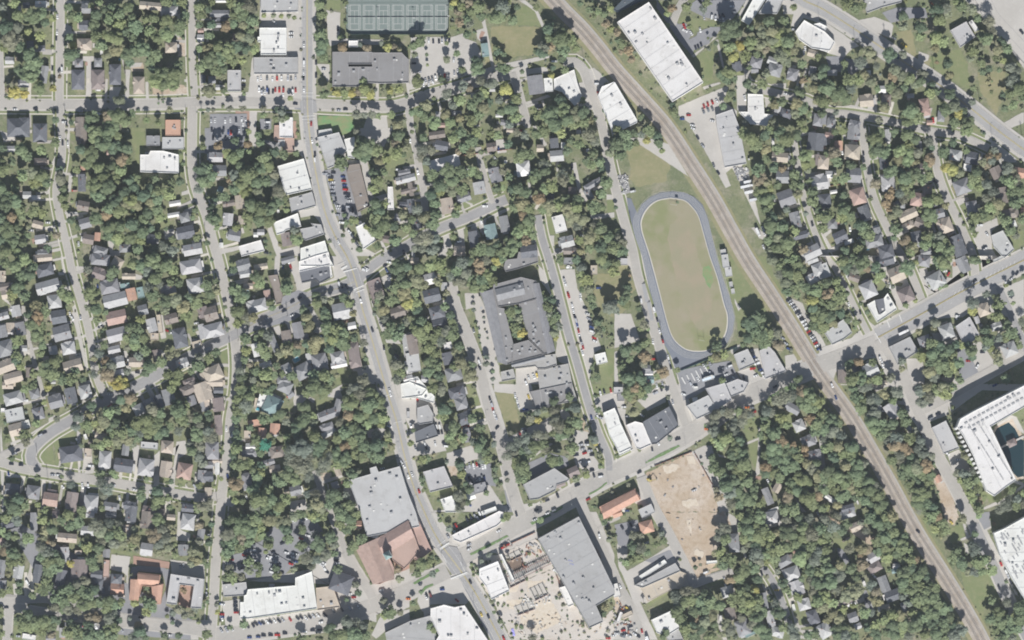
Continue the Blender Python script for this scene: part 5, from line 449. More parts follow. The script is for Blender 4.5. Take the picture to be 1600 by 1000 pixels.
C 205 370 10 r;310 338 10 r;340 330 10 k;378 298 0 w;378 330 0 w;350 345 0 b;330 298 0 s;392 378 0 w;300 398 0 k;302 440 0 k;495 362 15 w;510 350 15 w;558 392 15 w;520 410 15 s;575 430 15 k;525 470 15 w;638 318 15 w;655 355 15 k;690 325 15 w;690 352 15 w;672 405 20 r;712 388 15 b;535 315 -10 k;606 245 -20 k;805 185 20 w;753 208 15 r;690 72 20 w;752 62 60 w;787 42 60 w;540 380 15 s;530 445 15 w;1145 505 60 w;1035 400 0 s;1025 378 0 k;935 440 60 w;915 415 30 w;930 400 30 w;955 470 30 k;140 722 10 w;105 715 10 b;235 675 0 k;240 705 0 k;240 735 0 k;243 765 0 k;245 785 0 r;135 798 0 r;135 830 80 w;135 820 0 b;400 870 45 k;430 868 45 b;455 865 45 k;490 860 45 w;515 855 45 k;545 850 45 w;580 848 45 k;610 842 45 s;725 828 45 k;755 822 45 k;790 828 45 w;820 818 45 k;850 812 45 s;885 808 45 w;940 800 45 k;910 862 -10 w;350 980 0 b;418 975 0 b;460 965 0 k;515 962 0 k;567 960 0 r;627 948 0 k;780 935 0 w;843 925 0 k;898 920 0 k;15 580 80 k;15 640 80 s;1130 640 0 w;1165 665 0 r;870 140 1 k;715 330 15 w;210 275 0 s;1380 610 -20 w;440 450 0 k;180 400 0 w;780 290 60 s;800 270 60 w;215 430 0 b;1590 678 0 o
G a 170,440 150,350 280,320 400,240 440,230 500,130 560,110 620,140 700,70 800,40 880,80 940,180 940,260 740,340 700,420 610,500 340,530 300,500
G c 340,540 860,440 870,400 960,330 1040,280 1060,260 1160,330 1300,560 1600,440 1600,740 1480,800 1340,700 1340,860 1200,820 1010,830 400,940 170,930 130,700 280,680 280,830 400,830 880,760 1060,740 1000,570 860,560;1100,180 1050,260 950,0 1000,0 1040,130;0,900 60,900 130,960 120,1000 70,1000 60,930;1380,800 1600,760 1600,850 1410,930 1340,990 1300,960;140,380 160,380 150,560 130,560
G l 1190,740 1280,750 1290,800 1200,805
G q 900,80 920,80 980,230 960,240;940,90 960,90 1000,200 980,180;1190,360 1210,380 1310,580 1290,580;470,250 490,240 510,330 480,340;600,160 680,180 700,260 640,290 610,230;100,520 130,510 120,640 100,640;160,0 300,0 200,60 150,60
G r 1470,380 1600,200 1600,440 1500,480;1400,820 1,1 2,2
@ 640 800
P 5 w 330,180 700,-10 735,0 725,70 680,110 400,235 345,215
P 14 g 1000,205 1320,30 1450,290 1600,600 1600,640 1455,725 1510,850 1400,900
P 5 w 700,330 720,325 820,530 805,550
P 9 w 545,440 690,380 780,610 640,680 600,580 545,510
P 9 w 165,750 270,720 350,740 430,725 620,1010 200,1010 230,960 165,820
P 5 w 1165,590 1215,575 1285,720 1240,740
P 6 r -120,-110 30,40 70,60 175,300 75,375 40,370 -20,240
T 40 420 50 d;100 400 60 g;150 390 50 g;60 470 40 g;200 500 50 d;250 490 50 d;200 560 45 g;20 680 25 d;30 710 25 g;310 130 30 b;405 280 20 d;160 890 30 g;190 920 25 g;220 960 20 g;710 850 25 g;660 780 15 g;1080 20 40 l;1020 60 30 l;1200 720 20 b;1520 80 25 g;1500 30 25 g;1560 210 30 q;1560 160 20 b;1590 240 20 g;1530 740 30 q;1510 790 30 d;240 60 20 g;370 60 1 g;760 40 30 g;730 60 20 l;560 380 25 b;620 330 25 b;770 370 20 o;640 700 20 q;690 710 15 g;960 980 40 b;1530 760 15 o;150 850 15 g;180 480 30 b;580 300 10 g;640 275 8 g;700 250 8 g;90 620 20 g
C 697 148 -25 w;465 290 -25 w;465 255 -25 s;730 278 -20 r;750 265 -20 k;765 255 -20 r;720 265 -20 k;835 20 75 k;475 545 65 k;255 605 0 b;135 655 70 k;162 645 70 n;130 665 70 w;370 690 40 r;615 815 65 k;560 800 65 y;562 885 65 k;735 985 65 r;705 840 80 k;1262 385 75 b;1482 185 80 w;1205 550 60 w;1550 985 0 r;1595 965 0 w;365 105 60 r;350 115 60 k;450 60 60 k;480 45 60 k;510 30 60 s;550 15 60 w;590 5 60 w;900 430 -20 o;240 555 1 w;1540 100 60 k;1595 720 1 w;620 185 1 k;1140 460 30 w
G c 700,0 1000,0 1,1;200,0 330,180 480,410 400,500 420,560 700,900 800,1000 730,1000 380,540 200,280 60,0;90,560 360,480 480,680 440,720 170,720 100,780 60,700;600,300 1000,150 1010,200 700,330;600,0 760,0 1400,-100 1,1;1320,0 1460,0 1600,330 1600,560 1450,290;350,230 700,100 990,0 990,180 560,340 470,330;100,740 170,740 200,830 230,1000 130,900;0,480 230,430 330,500 0,640
G a 240,310 370,270 450,430 330,480;400,540 460,520 750,1000 640,1000;100,0 160,0 270,210 230,280;600,900 1,1
G s 700,330 990,200 1130,440 820,560 800,540;500,350 700,330 830,560 1130,440 1390,900 1600,760 1600,1000 800,1000 640,680 500,480
G e 760,580 860,560 840,620 780,620;920,540 1060,530 1040,620 920,620;760,690 880,680 840,760 780,760;880,700 1100,680 1200,850 1000,950 860,880
G n 760,350 850,320 900,400 830,480 780,420
G q 470,325 760,180 775,190 620,270 480,340;20,550 220,440 235,460 40,560;80,620 180,560 190,570 90,650;940,85 1090,10 1110,25 960,90;200,20 250,20 280,100 240,80
G 4 235,280 305,235 312,245 242,295;320,515 450,465 452,478 325,528
@ 960 800
H 250 115 110 100 -15 h o;930 240 90 150 -5 h g;1320 385 120 80 -30 h g;1380 480 130 110 -20 h l;1420 590 110 120 -20 g l;1480 720 100 90 -15 h l;1550 820 90 120 -20 h k;880 620 100 90 -15 h l;900 790 90 100 -15 g b;1000 900 110 130 -20 h g;1060 955 90 30 -25 f u;1170 690 50 130 -10 g g;1215 830 60 130 -15 g l;1270 935 110 80 15 h l;10 610 60 110 -15 f w;760 390 90 30 -5 f w;1370 360 50 60 -20 g b;1220 40 120 100 -10 h l;100 800 90 40 -25 f t;40 820 30 90 20 f w;1590 950 60 70 -20 g g;20 10 80 60 -20 g o;830 830 30 60 5 f w;1400 745 30 60 -15 f w;1440 620 30 100 70 f t
P 5 g 155,570 475,395 515,460 220,590
P 3 w 190,500 390,370 410,395 215,520
P 7 w 285,840 435,770 510,900 400,970 330,940
P 4 g 400,970 500,910 540,1000 420,1010
P 3 t 200,590 510,460 560,480 540,560 260,700 
T 30 60 1 g;140 180 50 b;140 260 50 d;200 190 30 b;200 280 50 b;140 310 40 g;190 340 50 g;250 310 40 g;320 250 40 g;370 170 30 b;380 220 35 g;90 390 40 l;130 370 40 g;50 370 20 d;770 150 60 o;820 180 70 b;860 130 50 b;810 230 60 b;860 210 60 g;780 270 50 o;830 310 60 l;780 320 40 q;850 360 50 g;900 370 60 g;950 350 50 d;850 400 50 g;930 440 60 d;970 490 60 g;900 520 50 g;1010 450 60 g;980 540 50 g;1090 430 60 g;1060 480 60 d;1110 520 50 d;1090 600 45 y;1030 590 60 d;980 620 50 g;1040 640 60 g;1000 690 50 g;960 620 50 g;1060 700 60 l;1110 740 60 g;1050 760 60 g;1120 680 50 g;1000 760 50 l;920 680 50 g;1100 820 60 g;1150 780 50 g;1080 870 50 b;1130 900 60 g;1180 930 50 g;1250 720 50 b;1270 780 60 d;1290 850 60 d;1240 870 50 d;1320 900 50 g;1310 960 60 g;1390 910 50 b;1400 970 60 b;1180 960 60 g;780 580 60 d;720 640 60 d;800 640 60 d;740 700 60 g;820 720 60 g;670 700 60 g;600 680 60 g;540 700 60 g;560 620 60 b;620 620 50 b;480 650 50 b;490 700 50 b;640 640 50 b;480 780 60 g;520 840 60 g;550 900 50 g;510 740 50 g;580 800 50 d;620 770 60 d;700 760 60 g;760 800 60 q;700 850 60 q;660 830 40 o;620 880 50 d;560 950 60 g;620 980 60 g;700 960 60 d;760 930 60 d;770 880 50 d;740 980 60 g;680 900 60 d;400 940 40 g;380 970 40 g;930 820 50 b;870 870 50 q;900 920 50 b;990 820 40 b;850 950 30 q;370 760 1 g;980 30 60 g;1040 60 60 g;1100 100 70 g;1050 150 70 g;1110 180 70 g;1000 120 50 g;1150 220 50 g;1050 10 60 g;1130 30 60 g;1200 180 60 l;1260 170 50 q;1160 130 50 g;1250 210 50 d;1320 110 40 q;1410 90 40 q;1340 60 50 b;1380 130 50 b;1440 40 60 d;1330 160 60 d;1400 180 60 g;1470 130 60 g;1520 60 60 b;1530 170 70 b;1590 120 60 g;1460 200 60 g;1580 220 60 d;1220 290 60 g;1280 280 60 g;1340 270 60 g;1180 330 60 l;1240 350 50 g;1410 250 60 g;1180 380 50 l;1460 270 60 d;1500 330 60 g;1440 350 70 l;1470 390 50 l;1540 270 60 g;1560 370 60 b;1590 300 50 b;1530 450 60 g;1580 470 60 g;1540 540 60 b;1500 480 40 g;1590 550 60 g;1560 620 60 b;1520 620 40 d;1590 680 60 l;1560 710 40 l;1100 330 60 b;1060 300 50 d;1100 260 50 d;1010 290 40 b;1120 380 50 b;1010 200 50 g;990 220 1 g;1050 240 40 q;1310 550 50 d;1340 600 45 g;1250 400 30 g;1460 520 30 g;1560 950 50 g;1510 960 40 g;1460 960 1 g;1270 460 30 b;1190 500 20 b;1430 660 40 l;1590 830 40 q;450 720 20 g;740 400 1 g;630 430 20 d;670 410 15 b;490 540 25 d;510 370 15 g;230 720 20 q;440 350 15 d;1170 430 1 l;1370 820 20 d;1210 670 25 d;400 30 1 g;1260 600 1 b
C 70 925 -15 r;122 895 -20 k;215 930 75 r;160 955 30 w;185 970 30 k;95 960 20 w;65 970 20 g;45 580 60 w;35 640 60 k;870 575 60 w;860 520 60 s;1150 480 75 k;1410 535 60 w;1265 610 0 y;1510 590 1 w;100 750 30 y;60 760 30 o;250 240 -20 s;60 120 60 k;130 100 60 k;715 470 -20 w;740 380 0 w;245 980 80 w;20 950 0 w;500 370 0 k;1540 45 50 w;1590 15 60 w;1200 20 60 k;10 630 70 w;80 950 30 k;120 970 30 w
G d 360,0 870,0 960,160 1000,160 820,260 780,420 650,520 610,500 560,400 510,290 430,110;0,560 70,640 160,720 160,800 80,840 0,780;660,500 800,430 830,440 670,520
G c 310,0 360,0 430,120 560,400 620,540 870,450 910,470 900,490 620,600 440,600 240,720 200,700 340,1000 250,1000 150,860 160,740 100,580 30,420 20,260 90,80 160,60 170,120 110,180 100,340 60,400 100,460 240,380 420,270 440,250 400,120;880,0 980,60 980,160 940,190;1170,450 1200,460 1240,520 1340,720 1370,820 1380,860 1340,890 1320,760 1250,660 1180,520;1180,0 1290,0 1310,100 1180,130;1340,690 1480,620 1490,640 1350,740;1370,790 1420,820 1460,920 1430,920;810,790 830,850 880,1000 850,1000 800,860;1430,920 1560,920 1480,960;1240,520 1260,520 1340,690 1320,690;960,240 990,240 1040,350 1020,360;0,840 200,860 300,1000 0,1000;1150,560 1200,600 1180,640
G a 0,100 180,60 200,150 120,170 100,290 30,260;1160,460 1180,455 1280,600 1370,850 1350,890 1310,790;240,380 420,300 510,300 560,390 500,400 460,360 300,400
G q 200,700 440,600 440,620 280,730;1180,400 1260,400 1320,480 1260,520 1210,470;1440,820 1500,830 1540,900 1500,910 1450,900;700,570 840,520 850,540 740,590;1350,740 1380,740 1440,900 1420,900;90,420 100,390 240,370 230,390
G e 640,280 700,320 690,360 620,340;600,200 560,60 600,60
@ 1280 800
P 15 w 1350,160 1440,120 1600,30 1700,-20 1700,700 1600,690 1500,520 1400,330
P 14 w 1,1 2,2 3,3
H 215 15 130 70 -20 h l;290 110 110 70 -25 g t;420 350 90 80 -30 g l;430 430 110 80 -30 h n;500 560 80 130 -20 g g;570 650 120 90 -20 g k;510 750 80 60 -10 g t;600 420 60 40 0 g w;600 455 80 40 -15 g u;260 820 80 80 -20 g g;40 920 110 120 -30 h l;300 890 60 50 -20 g l;195 700 120 60 -25 g n;20 885 60 40 -25 f l;350 560 30 50 -20 f w;210 215 70 20 -30 f t;660 740 50 80 -20 g g;60 490 100 40 20 g l;1580 600 1 1 0 f w
T 50 160 50 d;20 220 50 l;60 230 40 l;100 110 60 b;30 60 50 b;170 140 60 d;200 100 50 g;130 30 50 b;230 280 50 b;220 250 40 q;40 300 60 g;90 360 60 d;30 370 60 g;60 440 60 g;20 500 60 g;100 460 60 b;80 540 60 g;150 500 60 b;240 440 50 d;280 500 50 d;220 510 60 d;150 410 40 q;130 600 60 b;40 580 50 d;30 660 60 l;90 700 50 l;20 740 60 q;100 790 60 q;150 830 50 q;60 830 50 q;180 760 40 l;200 660 50 q;260 620 60 q;300 600 50 q;170 690 40 o;330 410 50 o;320 350 50 o;370 290 50 o;330 290 50 q;390 40 60 g;450 80 60 g;400 10 50 g;500 30 60 g;560 30 50 q;480 130 50 d;540 100 60 g;600 80 50 d;630 130 50 g;570 160 60 g;500 200 60 g;450 230 60 g;580 230 60 g;650 190 50 g;520 280 60 g;460 300 50 g;640 270 60 g;590 320 60 g;690 300 50 l;690 230 40 d;740 370 45 o;700 370 50 g;650 370 50 g;520 350 50 l;710 440 60 d;760 420 50 g;800 440 50 d;650 470 60 d;760 490 60 g;700 520 60 g;830 500 50 d;640 540 60 g;650 590 50 g;720 590 60 g;780 560 60 g;850 560 50 d;830 620 60 g;890 590 50 g;750 660 60 g;810 680 60 g;880 670 60 g;940 640 50 d;910 720 60 g;980 700 50 d;760 730 60 g;830 750 60 g;730 800 60 l;800 820 60 g;870 790 60 g;960 760 60 g;1010 750 40 d;1010 820 60 d;960 860 60 g;880 860 60 d;1080 850 50 d;820 890 50 d;740 870 60 d;820 950 60 g;760 940 50 d;900 940 60 g;960 930 60 g;1030 910 60 d;1090 920 60 b;1040 970 60 b;970 980 50 g;1130 950 50 b;1180 960 40 d;400 570 50 b;440 620 50 o;410 660 40 q;450 690 50 q;480 680 30 q;600 720 50 d;560 800 60 l;620 800 60 q;500 840 60 l;650 870 60 g;560 880 60 d;640 930 60 l;580 950 60 g;510 930 50 g;430 890 60 l;430 960 60 g;370 900 50 d;370 980 50 q;690 970 50 b;650 660 40 b;690 710 40 b;350 780 50 l;320 740 40 q;260 730 25 l;400 780 40 b;350 850 40 d;180 900 50 d;200 960 50 b;140 960 50 g;260 970 50 g;120 910 50 d;500 790 40 g;860 60 50 g;920 40 60 g;960 90 50 g;900 120 50 l;980 140 40 g;880 20 50 l;950 160 40 g;830 60 30 l;1090 270 60 d;1050 350 60 g;1100 390 60 g;1070 300 50 g;1120 430 40 g;1240 250 60 b;1200 280 60 b;1280 370 50 l;1230 390 60 l;1310 370 40 q;1200 460 50 b;1150 460 40 q;1340 450 50 l;1260 460 40 l;1210 170 30 g;1110 50 50 q;1170 30 40 g;1240 20 30 l;1340 740 60 d;1390 780 60 g;1330 830 60 g;1400 850 60 g;1470 780 60 d;1460 700 60 b;1520 690 60 d;1560 740 60 g;1480 850 60 g;1560 830 60 g;1540 900 60 g;1460 920 60 g;1380 920 60 g;1340 960 60 g;1420 980 50 g;1590 900 50 g;1500 980 50 b;1580 970 50 g;1590 780 50 d;1520 800 50 l;1340 340 1 g;1440 370 15 g;1380 230 15 g;1360 90 15 o;1460 400 12 g;1590 670 20 g;1350 690 40 g;1360 180 12 g;1410 290 12 g;320 80 30 b;360 140 40 b;320 190 50 d
C 1420 405 65 r;1460 470 65 w;1475 500 65 s;1495 545 65 k;1405 590 70 k;1370 430 1 w;770 150 45 k;385 440 0 w;430 500 50 w;270 720 -30 w;240 725 -30 w;350 550 60 w;1590 690 70 w;1030 80 45 y;1330 130 1 w;370 690 70 k;200 950 0 b;530 635 -30 w;600 400 0 b;260 195 1 w;1115 540 1 w
G c 1120,90 1140,90 1170,190 1150,200;1100,210 1220,160 1340,110 1345,125 1200,190 1110,225;1220,0 1290,100 1340,200 1560,660 1530,640 1300,230;1130,240 1165,260 1165,330 1145,330;1,1 2,2 3,3;340,600 360,610 430,760 410,770 350,700 230,740 220,720 330,670
G a 1110,0 1330,0 1340,110 1290,140 1210,130 1150,60;1310,370 1350,380 1530,650 1450,700 1350,480;340,620 370,610 420,760 360,750;140,280 180,290 240,380 210,410 150,340
G c 1560,560 1600,560 1600,700 1570,680
G d 970,0 1080,0 1090,40 1050,100 1000,80;1180,760 1080,580 1040,480 1,1
G q 1000,140 1100,90 1160,180 1040,260;1130,480 1340,460 1440,700 1320,720 1250,650;740,0 800,0 1000,400 1060,560 1290,820 1310,1000 1240,840 1010,500;100,200 260,230 260,400 200,300 120,300;20,700 1,1;520,380 560,400 520,480;1100,440 1210,560 1310,700 1280,820 1140,640
"""
H, P, T, C, G = parse(DATA)

# ------------------------------------------------------------------ ground, patches, roads
def struct(o): o['kind'] = 'structure'; return o
gs = 3000
n = 40
vs = [(-gs+2*gs*i/n, -gs+2*gs*j/n, 0) for j in range(n+1) for i in range(n+1)]
fs = [(j*(n+1)+i, j*(n+1)+i+1, (j+1)*(n+1)+i+1, (j+1)*(n+1)+i) for j in range(n) for i in range(n)]
struct(mesh_obj('ground', vs, fs, M['ground']))

def rough(pts, step, amp, rng):
    """densify a polygon and wander its edge a little so that it does not read as cut with a ruler"""
    out = []
    N = len(pts)
    for i in range(N):
        (x0, y0), (x1, y1) = pts[i], pts[(i+1) % N]
        L = math.hypot(x1-x0, y1-y0); k = max(1, int(L/step))
        for j in range(k):
            t = j/k
            out.append((x0+(x1-x0)*t+rng.uniform(-amp, amp), y0+(y1-y0)*t+rng.uniform(-amp, amp)))
    return out
def flat_poly(name, pts, z, m):
    vs = [(*W(x, y), z) for x, y in pts][::-1]
    return mesh_obj(name, vs, [tuple(range(len(vs)))], m)
# code: (level in cm, name, material, step, amplitude)
GT = {'s': (32, 'building_site_ground', 'site', 4, 1.4), 'q': (2, 'lawn', 'lawn', 3, 1.3), 'y': (6, 'dry_lawn', 'dry', 4, 1.5), 'd': (10, 'bare_ground', 'dirt', 4, 1.6), 'c': (14, 'paved_ground', 'concrete', 5, .35),
      'a': (24, 'asphalt_ground', 'darklot', 6, .3), 'g': (28, 'grey_gravel_ground', 'asphalt', 6, .4), 'l': (20, 'pale_pavement', 'concrete', 6, .3), 'm': (30, 'brick_paving', 'mulch', 5, .5),
      'r': (30, 'brick_paving', 'mulch', 5, .4), 'k': (28, 'running_track_surface', 'track', 8, 0), '0': (31, 'track_kerb_surface', 'pale', 99, 0), 'f': (33, 'sports_field', 'field', 99, 0),
      '1': (35, 'green_field_patch', 'brightgreen', 3, .6), 't': (30, 'tennis_court_surface', 'court', 20, 0), 'e': (36, 'sandy_ground', 'rubblesoil', 3, 1.4),
      'n': (37, 'excavated_ground', 'pit', 3, .8), 'x': (30, 'pond_water', 'water', 99, 0), 'w': (46, 'crosswalk_paint', 'white', 99, 0), '4': (46, 'pavement_paint', 'white', 99, 0), '3': (-1, '', '', 0, 0)}
rng = random.Random(3)
LIM = 1000
# road network: name, half width, material, points (survey grid), level
ROADS = [
 ('main_road', 9.0, 'main', 13.2, 'concrete', [(480,-40),(480,90),(481,180),(490,250),(506,325),(524,370),(543,403),(556,440),(567,485),(578,520),(597,585),(606,616),(620,660),(634,720),(648,765),(661,795),(676,828),(690,852),(708,876),(724,898),(742,925),(764,965),(784,1003),(800,1040)], 'the winding main road'),
 ('east_west_street', 6.2, 'street', 9, 'concrete', [(-40,163),(100,164),(250,163),(320,160),(400,160),(470,162),(520,165),(600,167),(630,163),(660,152),(710,138),(760,122),(800,114)], 'the straight cross street'),
 ('avenue', 12.5, 'street', 17, 'concrete', [(708,878),(745,858),(800,826),(850,800),(900,772),(945,746),(1010,715),(1070,682),(1110,655),(1160,622),(1210,600),(1260,578),(1310,560),(1370,536)], 'the wide avenue'),
 ('wide_avenue', 15, 'main', 18.5, 'concrete', [(1372,528),(1430,497),(1500,458),(1560,427),(1640,388)], 'the grey four-lane avenue'),
 ('village_street', 11, 'street', 15, 'concrete', [(332,994),(380,990),(450,980),(520,970),(560,955),(585,945),(640,922),(700,892)], 'the shopping street'),
 ('north_street', 5.5, 'street', 6, 'concrete', [(95,-40),(94,60),(93,150),(94,165)], 'the first northern side street'),
 ('edge_street', 2.6, 'street', 3, 'concrete', [(1,70),(3,120),(4,162)], 'the edge lane'),
 ('second_north_street', 4.6, 'street', 5, 'concrete', [(299,-40),(300,40),(301,100),(304,150)], 'the second northern side street'),
 ('west_street', 5.2, 'street', 5.5, 'concrete', [(94,165),(97,240),(88,296),(92,330),(100,365),(107,395),(113,425),(124,462),(136,505),(144,545),(149,580),(158,606),(168,625)], 'the western residential street'),
 ('middle_street', 6.5, 'street', 7, 'concrete', [(301,165),(300,220),(301,265),(308,300),(322,335),(332,375),(342,410),(352,455),(361,495),(367,530),(370,570),(368,610),(360,655),(358,690),(352,735),(346,780),(342,830),(337,880),(334,940),(330,1000),(330,1040)], 'the long western street'),
 ('cross_street', 7.5, 'asphalt', 9, 'concrete', [(554,440),(530,450),(490,462),(445,484),(400,504),(368,522),(330,540),(300,556),(270,572),(235,592),(200,610),(160,628),(120,652),(85,672),(62,690),(50,705),(49,720),(58,734)], 'the slanting cross street'),
 ('lower_street', 6.4, 'street', 7, 'concrete', [(-40,722),(0,722),(30,731),(70,738),(120,746),(170,753),(220,762),(270,771),(320,778),(348,772)], 'the lower curving street'),
 ('branch_street', 5, 'street', 5.5, 'concrete', [(-10,718),(12,708),(34,698),(52,690)], 'the short branch street'),
 ('east_cross_street', 6.5, 'asphalt', 8, 'concrete', [(556,440),(590,410),(630,388),(660,370),(694,354),(726,342),(755,329),(775,319),(792,312)], 'the eastern cross street'),
 ('narrow_lane', 3.6, 'street', 4, 'concrete', [(747,230),(750,250),(757,275),(764,300),(770,318)], 'the narrow lane'),
 ('side_lane', 4.6, 'street', 5, 'concrete', [(638,165),(642,200),(650,235),(656,270),(662,298),(664,330)], 'the shaded side lane'),
 ('park_street', 5.5, 'street', 6, 'concrete', [(800,114),(808,135),(815,160),(824,195)], 'the park street'),
 ('school_street', 8.6, 'street', 9.5, 'concrete', [(704,440),(710,475),(724,510),(738,545),(750,580),(760,620),(770,655),(784,695),(793,735),(803,775),(815,808)], 'the pale school street'),
 ('parking_street', 5.4, 'asphalt', 6.4, 'concrete', [(840,336),(847,372),(856,400),(866,435),(877,478),(889,525),(903,572),(912,605),(922,640),(936,680),(950,712),(952,735)], 'the street behind the school'),
 ('track_street', 6.4, 'street', 7.2, 'concrete', [(880,99),(898,97),(912,110),(921,135),(932,165),(943,205),(951,250),(962,295),(975,345),(988,390),(996,430),(1008,470),(1020,510),(1034,552),(1046,590),(1058,625),(1072,665)], 'the street beside the running track'),
 ('lower_middle_street', 4.2, 'street', 4.6, 'concrete', [(492,735),(500,758),(510,785),(519,810),(531,838),(540,862)], 'the lower middle street'),
 ('church_street', 7, 'street', 9, 'concrete', [(540,862),(552,885),(564,905),(578,925),(586,945)], 'the church street'),
 ('northeast_road', 10.5, 'main', 14.5, 'concrete', [(1200,-40),(1250,-3),(1285,14),(1330,42),(1380,76),(1430,108),(1475,138),(1520,172),(1570,212),(1650,270)], 'the northeastern road'),
 ('east_street', 4.8, 'street', 5.4, 'concrete', [(1345,180),(1350,226),(1356,270),(1366,312),(1383,350),(1400,385),(1417,412),(1429,440),(1440,468)], 'the second eastern street'),
 ('far_east_street', 5.4, 'street', 6, 'concrete', [(1456,205),(1461,245),(1467,275),(1480,310),(1495,340),(1508,370),(1520,400),(1524,430)], 'the third eastern street'),
 ('inner_east_street', 3.6, 'street', 4, 'concrete', [(1240,215),(1246,255),(1254,300),(1265,340),(1278,375),(1292,402),(1306,420),(1322,452),(1338,485),(1356,520)], 'the first eastern street'),
 ('northeast_lane', 5, 'street', 5.5, 'concrete', [(1170,135),(1210,145),(1262,158),(1290,175),(1320,178),(1350,182),(1400,192),(1456,205),(1500,212),(1545,232)], 'the northeastern lane'),
 ('southeast_street', 8.2, 'street', 9.2, 'concrete', [(1372,530),(1392,555),(1413,592),(1428,628),(1442,660),(1458,698),(1480,740),(1506,790),(1522,820)], 'the southeastern street'),
 ('southeast_asphalt_street', 8, 'asphalt', 10, 'concrete', [(1522,820),(1536,850),(1552,885),(1570,925),(1600,985),(1630,1040)], 'the lower southeastern street'),
 ('apartment_street', 8, 'street', 9, 'concrete', [(1430,645),(1470,625),(1510,603),(1560,575),(1640,530)], 'the apartment street'),
 ('lane_by_apartments', 5, 'asphalt', 6, 'concrete', [(1560,448),(1575,480),(1590,515),(1610,560)], 'the lane down to the apartments'),
 ('retail_street', 7.5, 'street', 8, 'concrete', [(905,780),(915,806),(934,845),(952,882),(966,915),(984,950),(1004,1000),(1020,1040)], 'the pale street beside the grey hall'),
 ('site_street', 7.5, 'street', 8, 'concrete', [(1002,745),(1020,790),(1045,835),(1068,880),(1084,912)], 'the street beside the dirt lot'),
 ('link_street', 5, 'street', 5.4, 'concrete', [(1084,912),(1108,904),(1145,892)], 'the short link street'),
 ('southern_lane', 4.4, 'asphalt', 5, 'concrete', [(1192,886),(1206,906),(1220,935),(1231,968),(1234,985)], 'the southern lane'),
 ('left_lane', 2.6, 'street', 2.8, 'concrete', [(35,478),(41,505),(47,540),(55,570),(63,600),(70,635)], 'the narrow western lane'),
 ('courtyard_street', 4.5, 'street', 5, 'concrete', [(1082,-20),(1062,10),(1050,40)], 'the short northern lane'),
 ('southwest_lane', 6, 'street', 7, 'concrete', [(8,1040),(12,990),(14,960),(18,945),(0,935),(-30,930)], 'the southwestern lane'),
 ('southwest_street', 6, 'street', 7, 'concrete', [(20,948),(60,955),(110,963),(160,970),(230,978),(300,985),(332,994)], 'the southwestern street'),
 ('upper_southwest_street', 5, 'street', 5.5, 'concrete', [(-20,934),(30,937),(74,936),(100,945),(150,956),(220,968),(290,975),(325,975)], 'the planted southwestern street'),
]
def smooth(pts, step=7):
    out = []
    P_ = [pts[0]]+pts+[pts[-1]]
    for i in range(1, len(P_)-2):
        p0, p1, p2, p3 = P_[i-1:i+3]
        L = math.hypot(p2[0]-p1[0], p2[1]-p1[1]); k = max(1, int(L/step))
        for j in range(k):
            t = j/k
            out.append(tuple(.5*((2*p1[c])+(-p0[c]+p2[c])*t+(2*p0[c]-5*p1[c]+4*p2[c]-p3[c])*t*t+(-p0[c]+3*p1[c]-3*p2[c]+p3[c])*t**3) for c in (0, 1)))
    out.append(pts[-1]); return out
def offset(line, d):
    out = []
    for i, p in enumerate(line):
        a = line[max(0, i-1)]; b = line[min(len(line)-1, i+1)]
        dx, dy = b[0]-a[0], b[1]-a[1]; L = math.hypot(dx, dy) or 1
        out.append((p[0]-dy/L*d, p[1]+dx/L*d))
    return out
def ribbon(name, line, d0, d1, z, m, parent=None, z2=None):
    a, b = offset(line, d0), offset(line, d1)
    vs = [(*W(*p), z) for p in a]+[(*W(*p), z) for p in b]
    k = len(line)
    fs = [(i, i+1, k+i+1, k+i) for i in range(k-1)]
    if d1 > d0: fs = [f[::-1] for f in fs]
    o = mesh_obj(name, vs, fs, m, parent)
    return o
def fix_up(o):                                  # turn every face upwards
    me = o.data; bm = bmesh.new(); bm.from_mesh(me)
    for f in bm.faces:
        if f.normal.z < 0: f.normal_flip()
    bm.to_mesh(me); bm.free()
roadlines = {}
for i, (nm, hw, mt, hw2, mt2, pts, phrase) in enumerate(ROADS):
    ln = smooth(pts); roadlines[nm] = ln
    z = .40+i*.0045
    a = ribbon('pavement', ln, -hw2-.8, hw2+.8, z-.22, M[mt2]); fix_up(a); struct(a)
    a = ribbon('road', ln, -hw, hw, z, M[mt]); fix_up(a); struct(a)
    if hw > 5:                                  # kerbs: a real step on both sides
        for s in (-1, 1):
            k = ribbon('kerb', ln, s*(hw+.02), s*(hw+.35), z+.1, M['pale']); fix_up(k); struct(k)
WALKS = {'west_street': 1, 'middle_street': 1, 'lower_street': 1, 'cross_street': 1, 'east_west_street': 1, 'track_street': -1, 'east_street': 1, 'far_east_street': 1, 'inner_east_street': 1, 'parking_street': 1, 'north_street': 1, 'second_north_street': 1, 'southern_lane': 1, 'northeast_lane': 1, 'east_cross_street': 1}
for i, (nm, hw, mt, hw2, mt2, pts, phrase) in enumerate(ROADS):
    if nm in WALKS:
        for j, s_ in enumerate((-1, 1)):
            o_ = (hw2+5.2)*s_
            if WALKS[nm] == -1 and s_ == 1: continue
            a = ribbon('verge_lawn', roadlines[nm], s_*(hw2+.8), s_*(hw2+4.4), .10+i*.0045+j*.09, M['lawn']); fix_up(a); struct(a)
            a = ribbon('sidewalk', roadlines[nm], o_-.9, o_+.9, .12+i*.0045+j*.09, M['pale']); fix_up(a); struct(a)
cnt = {}
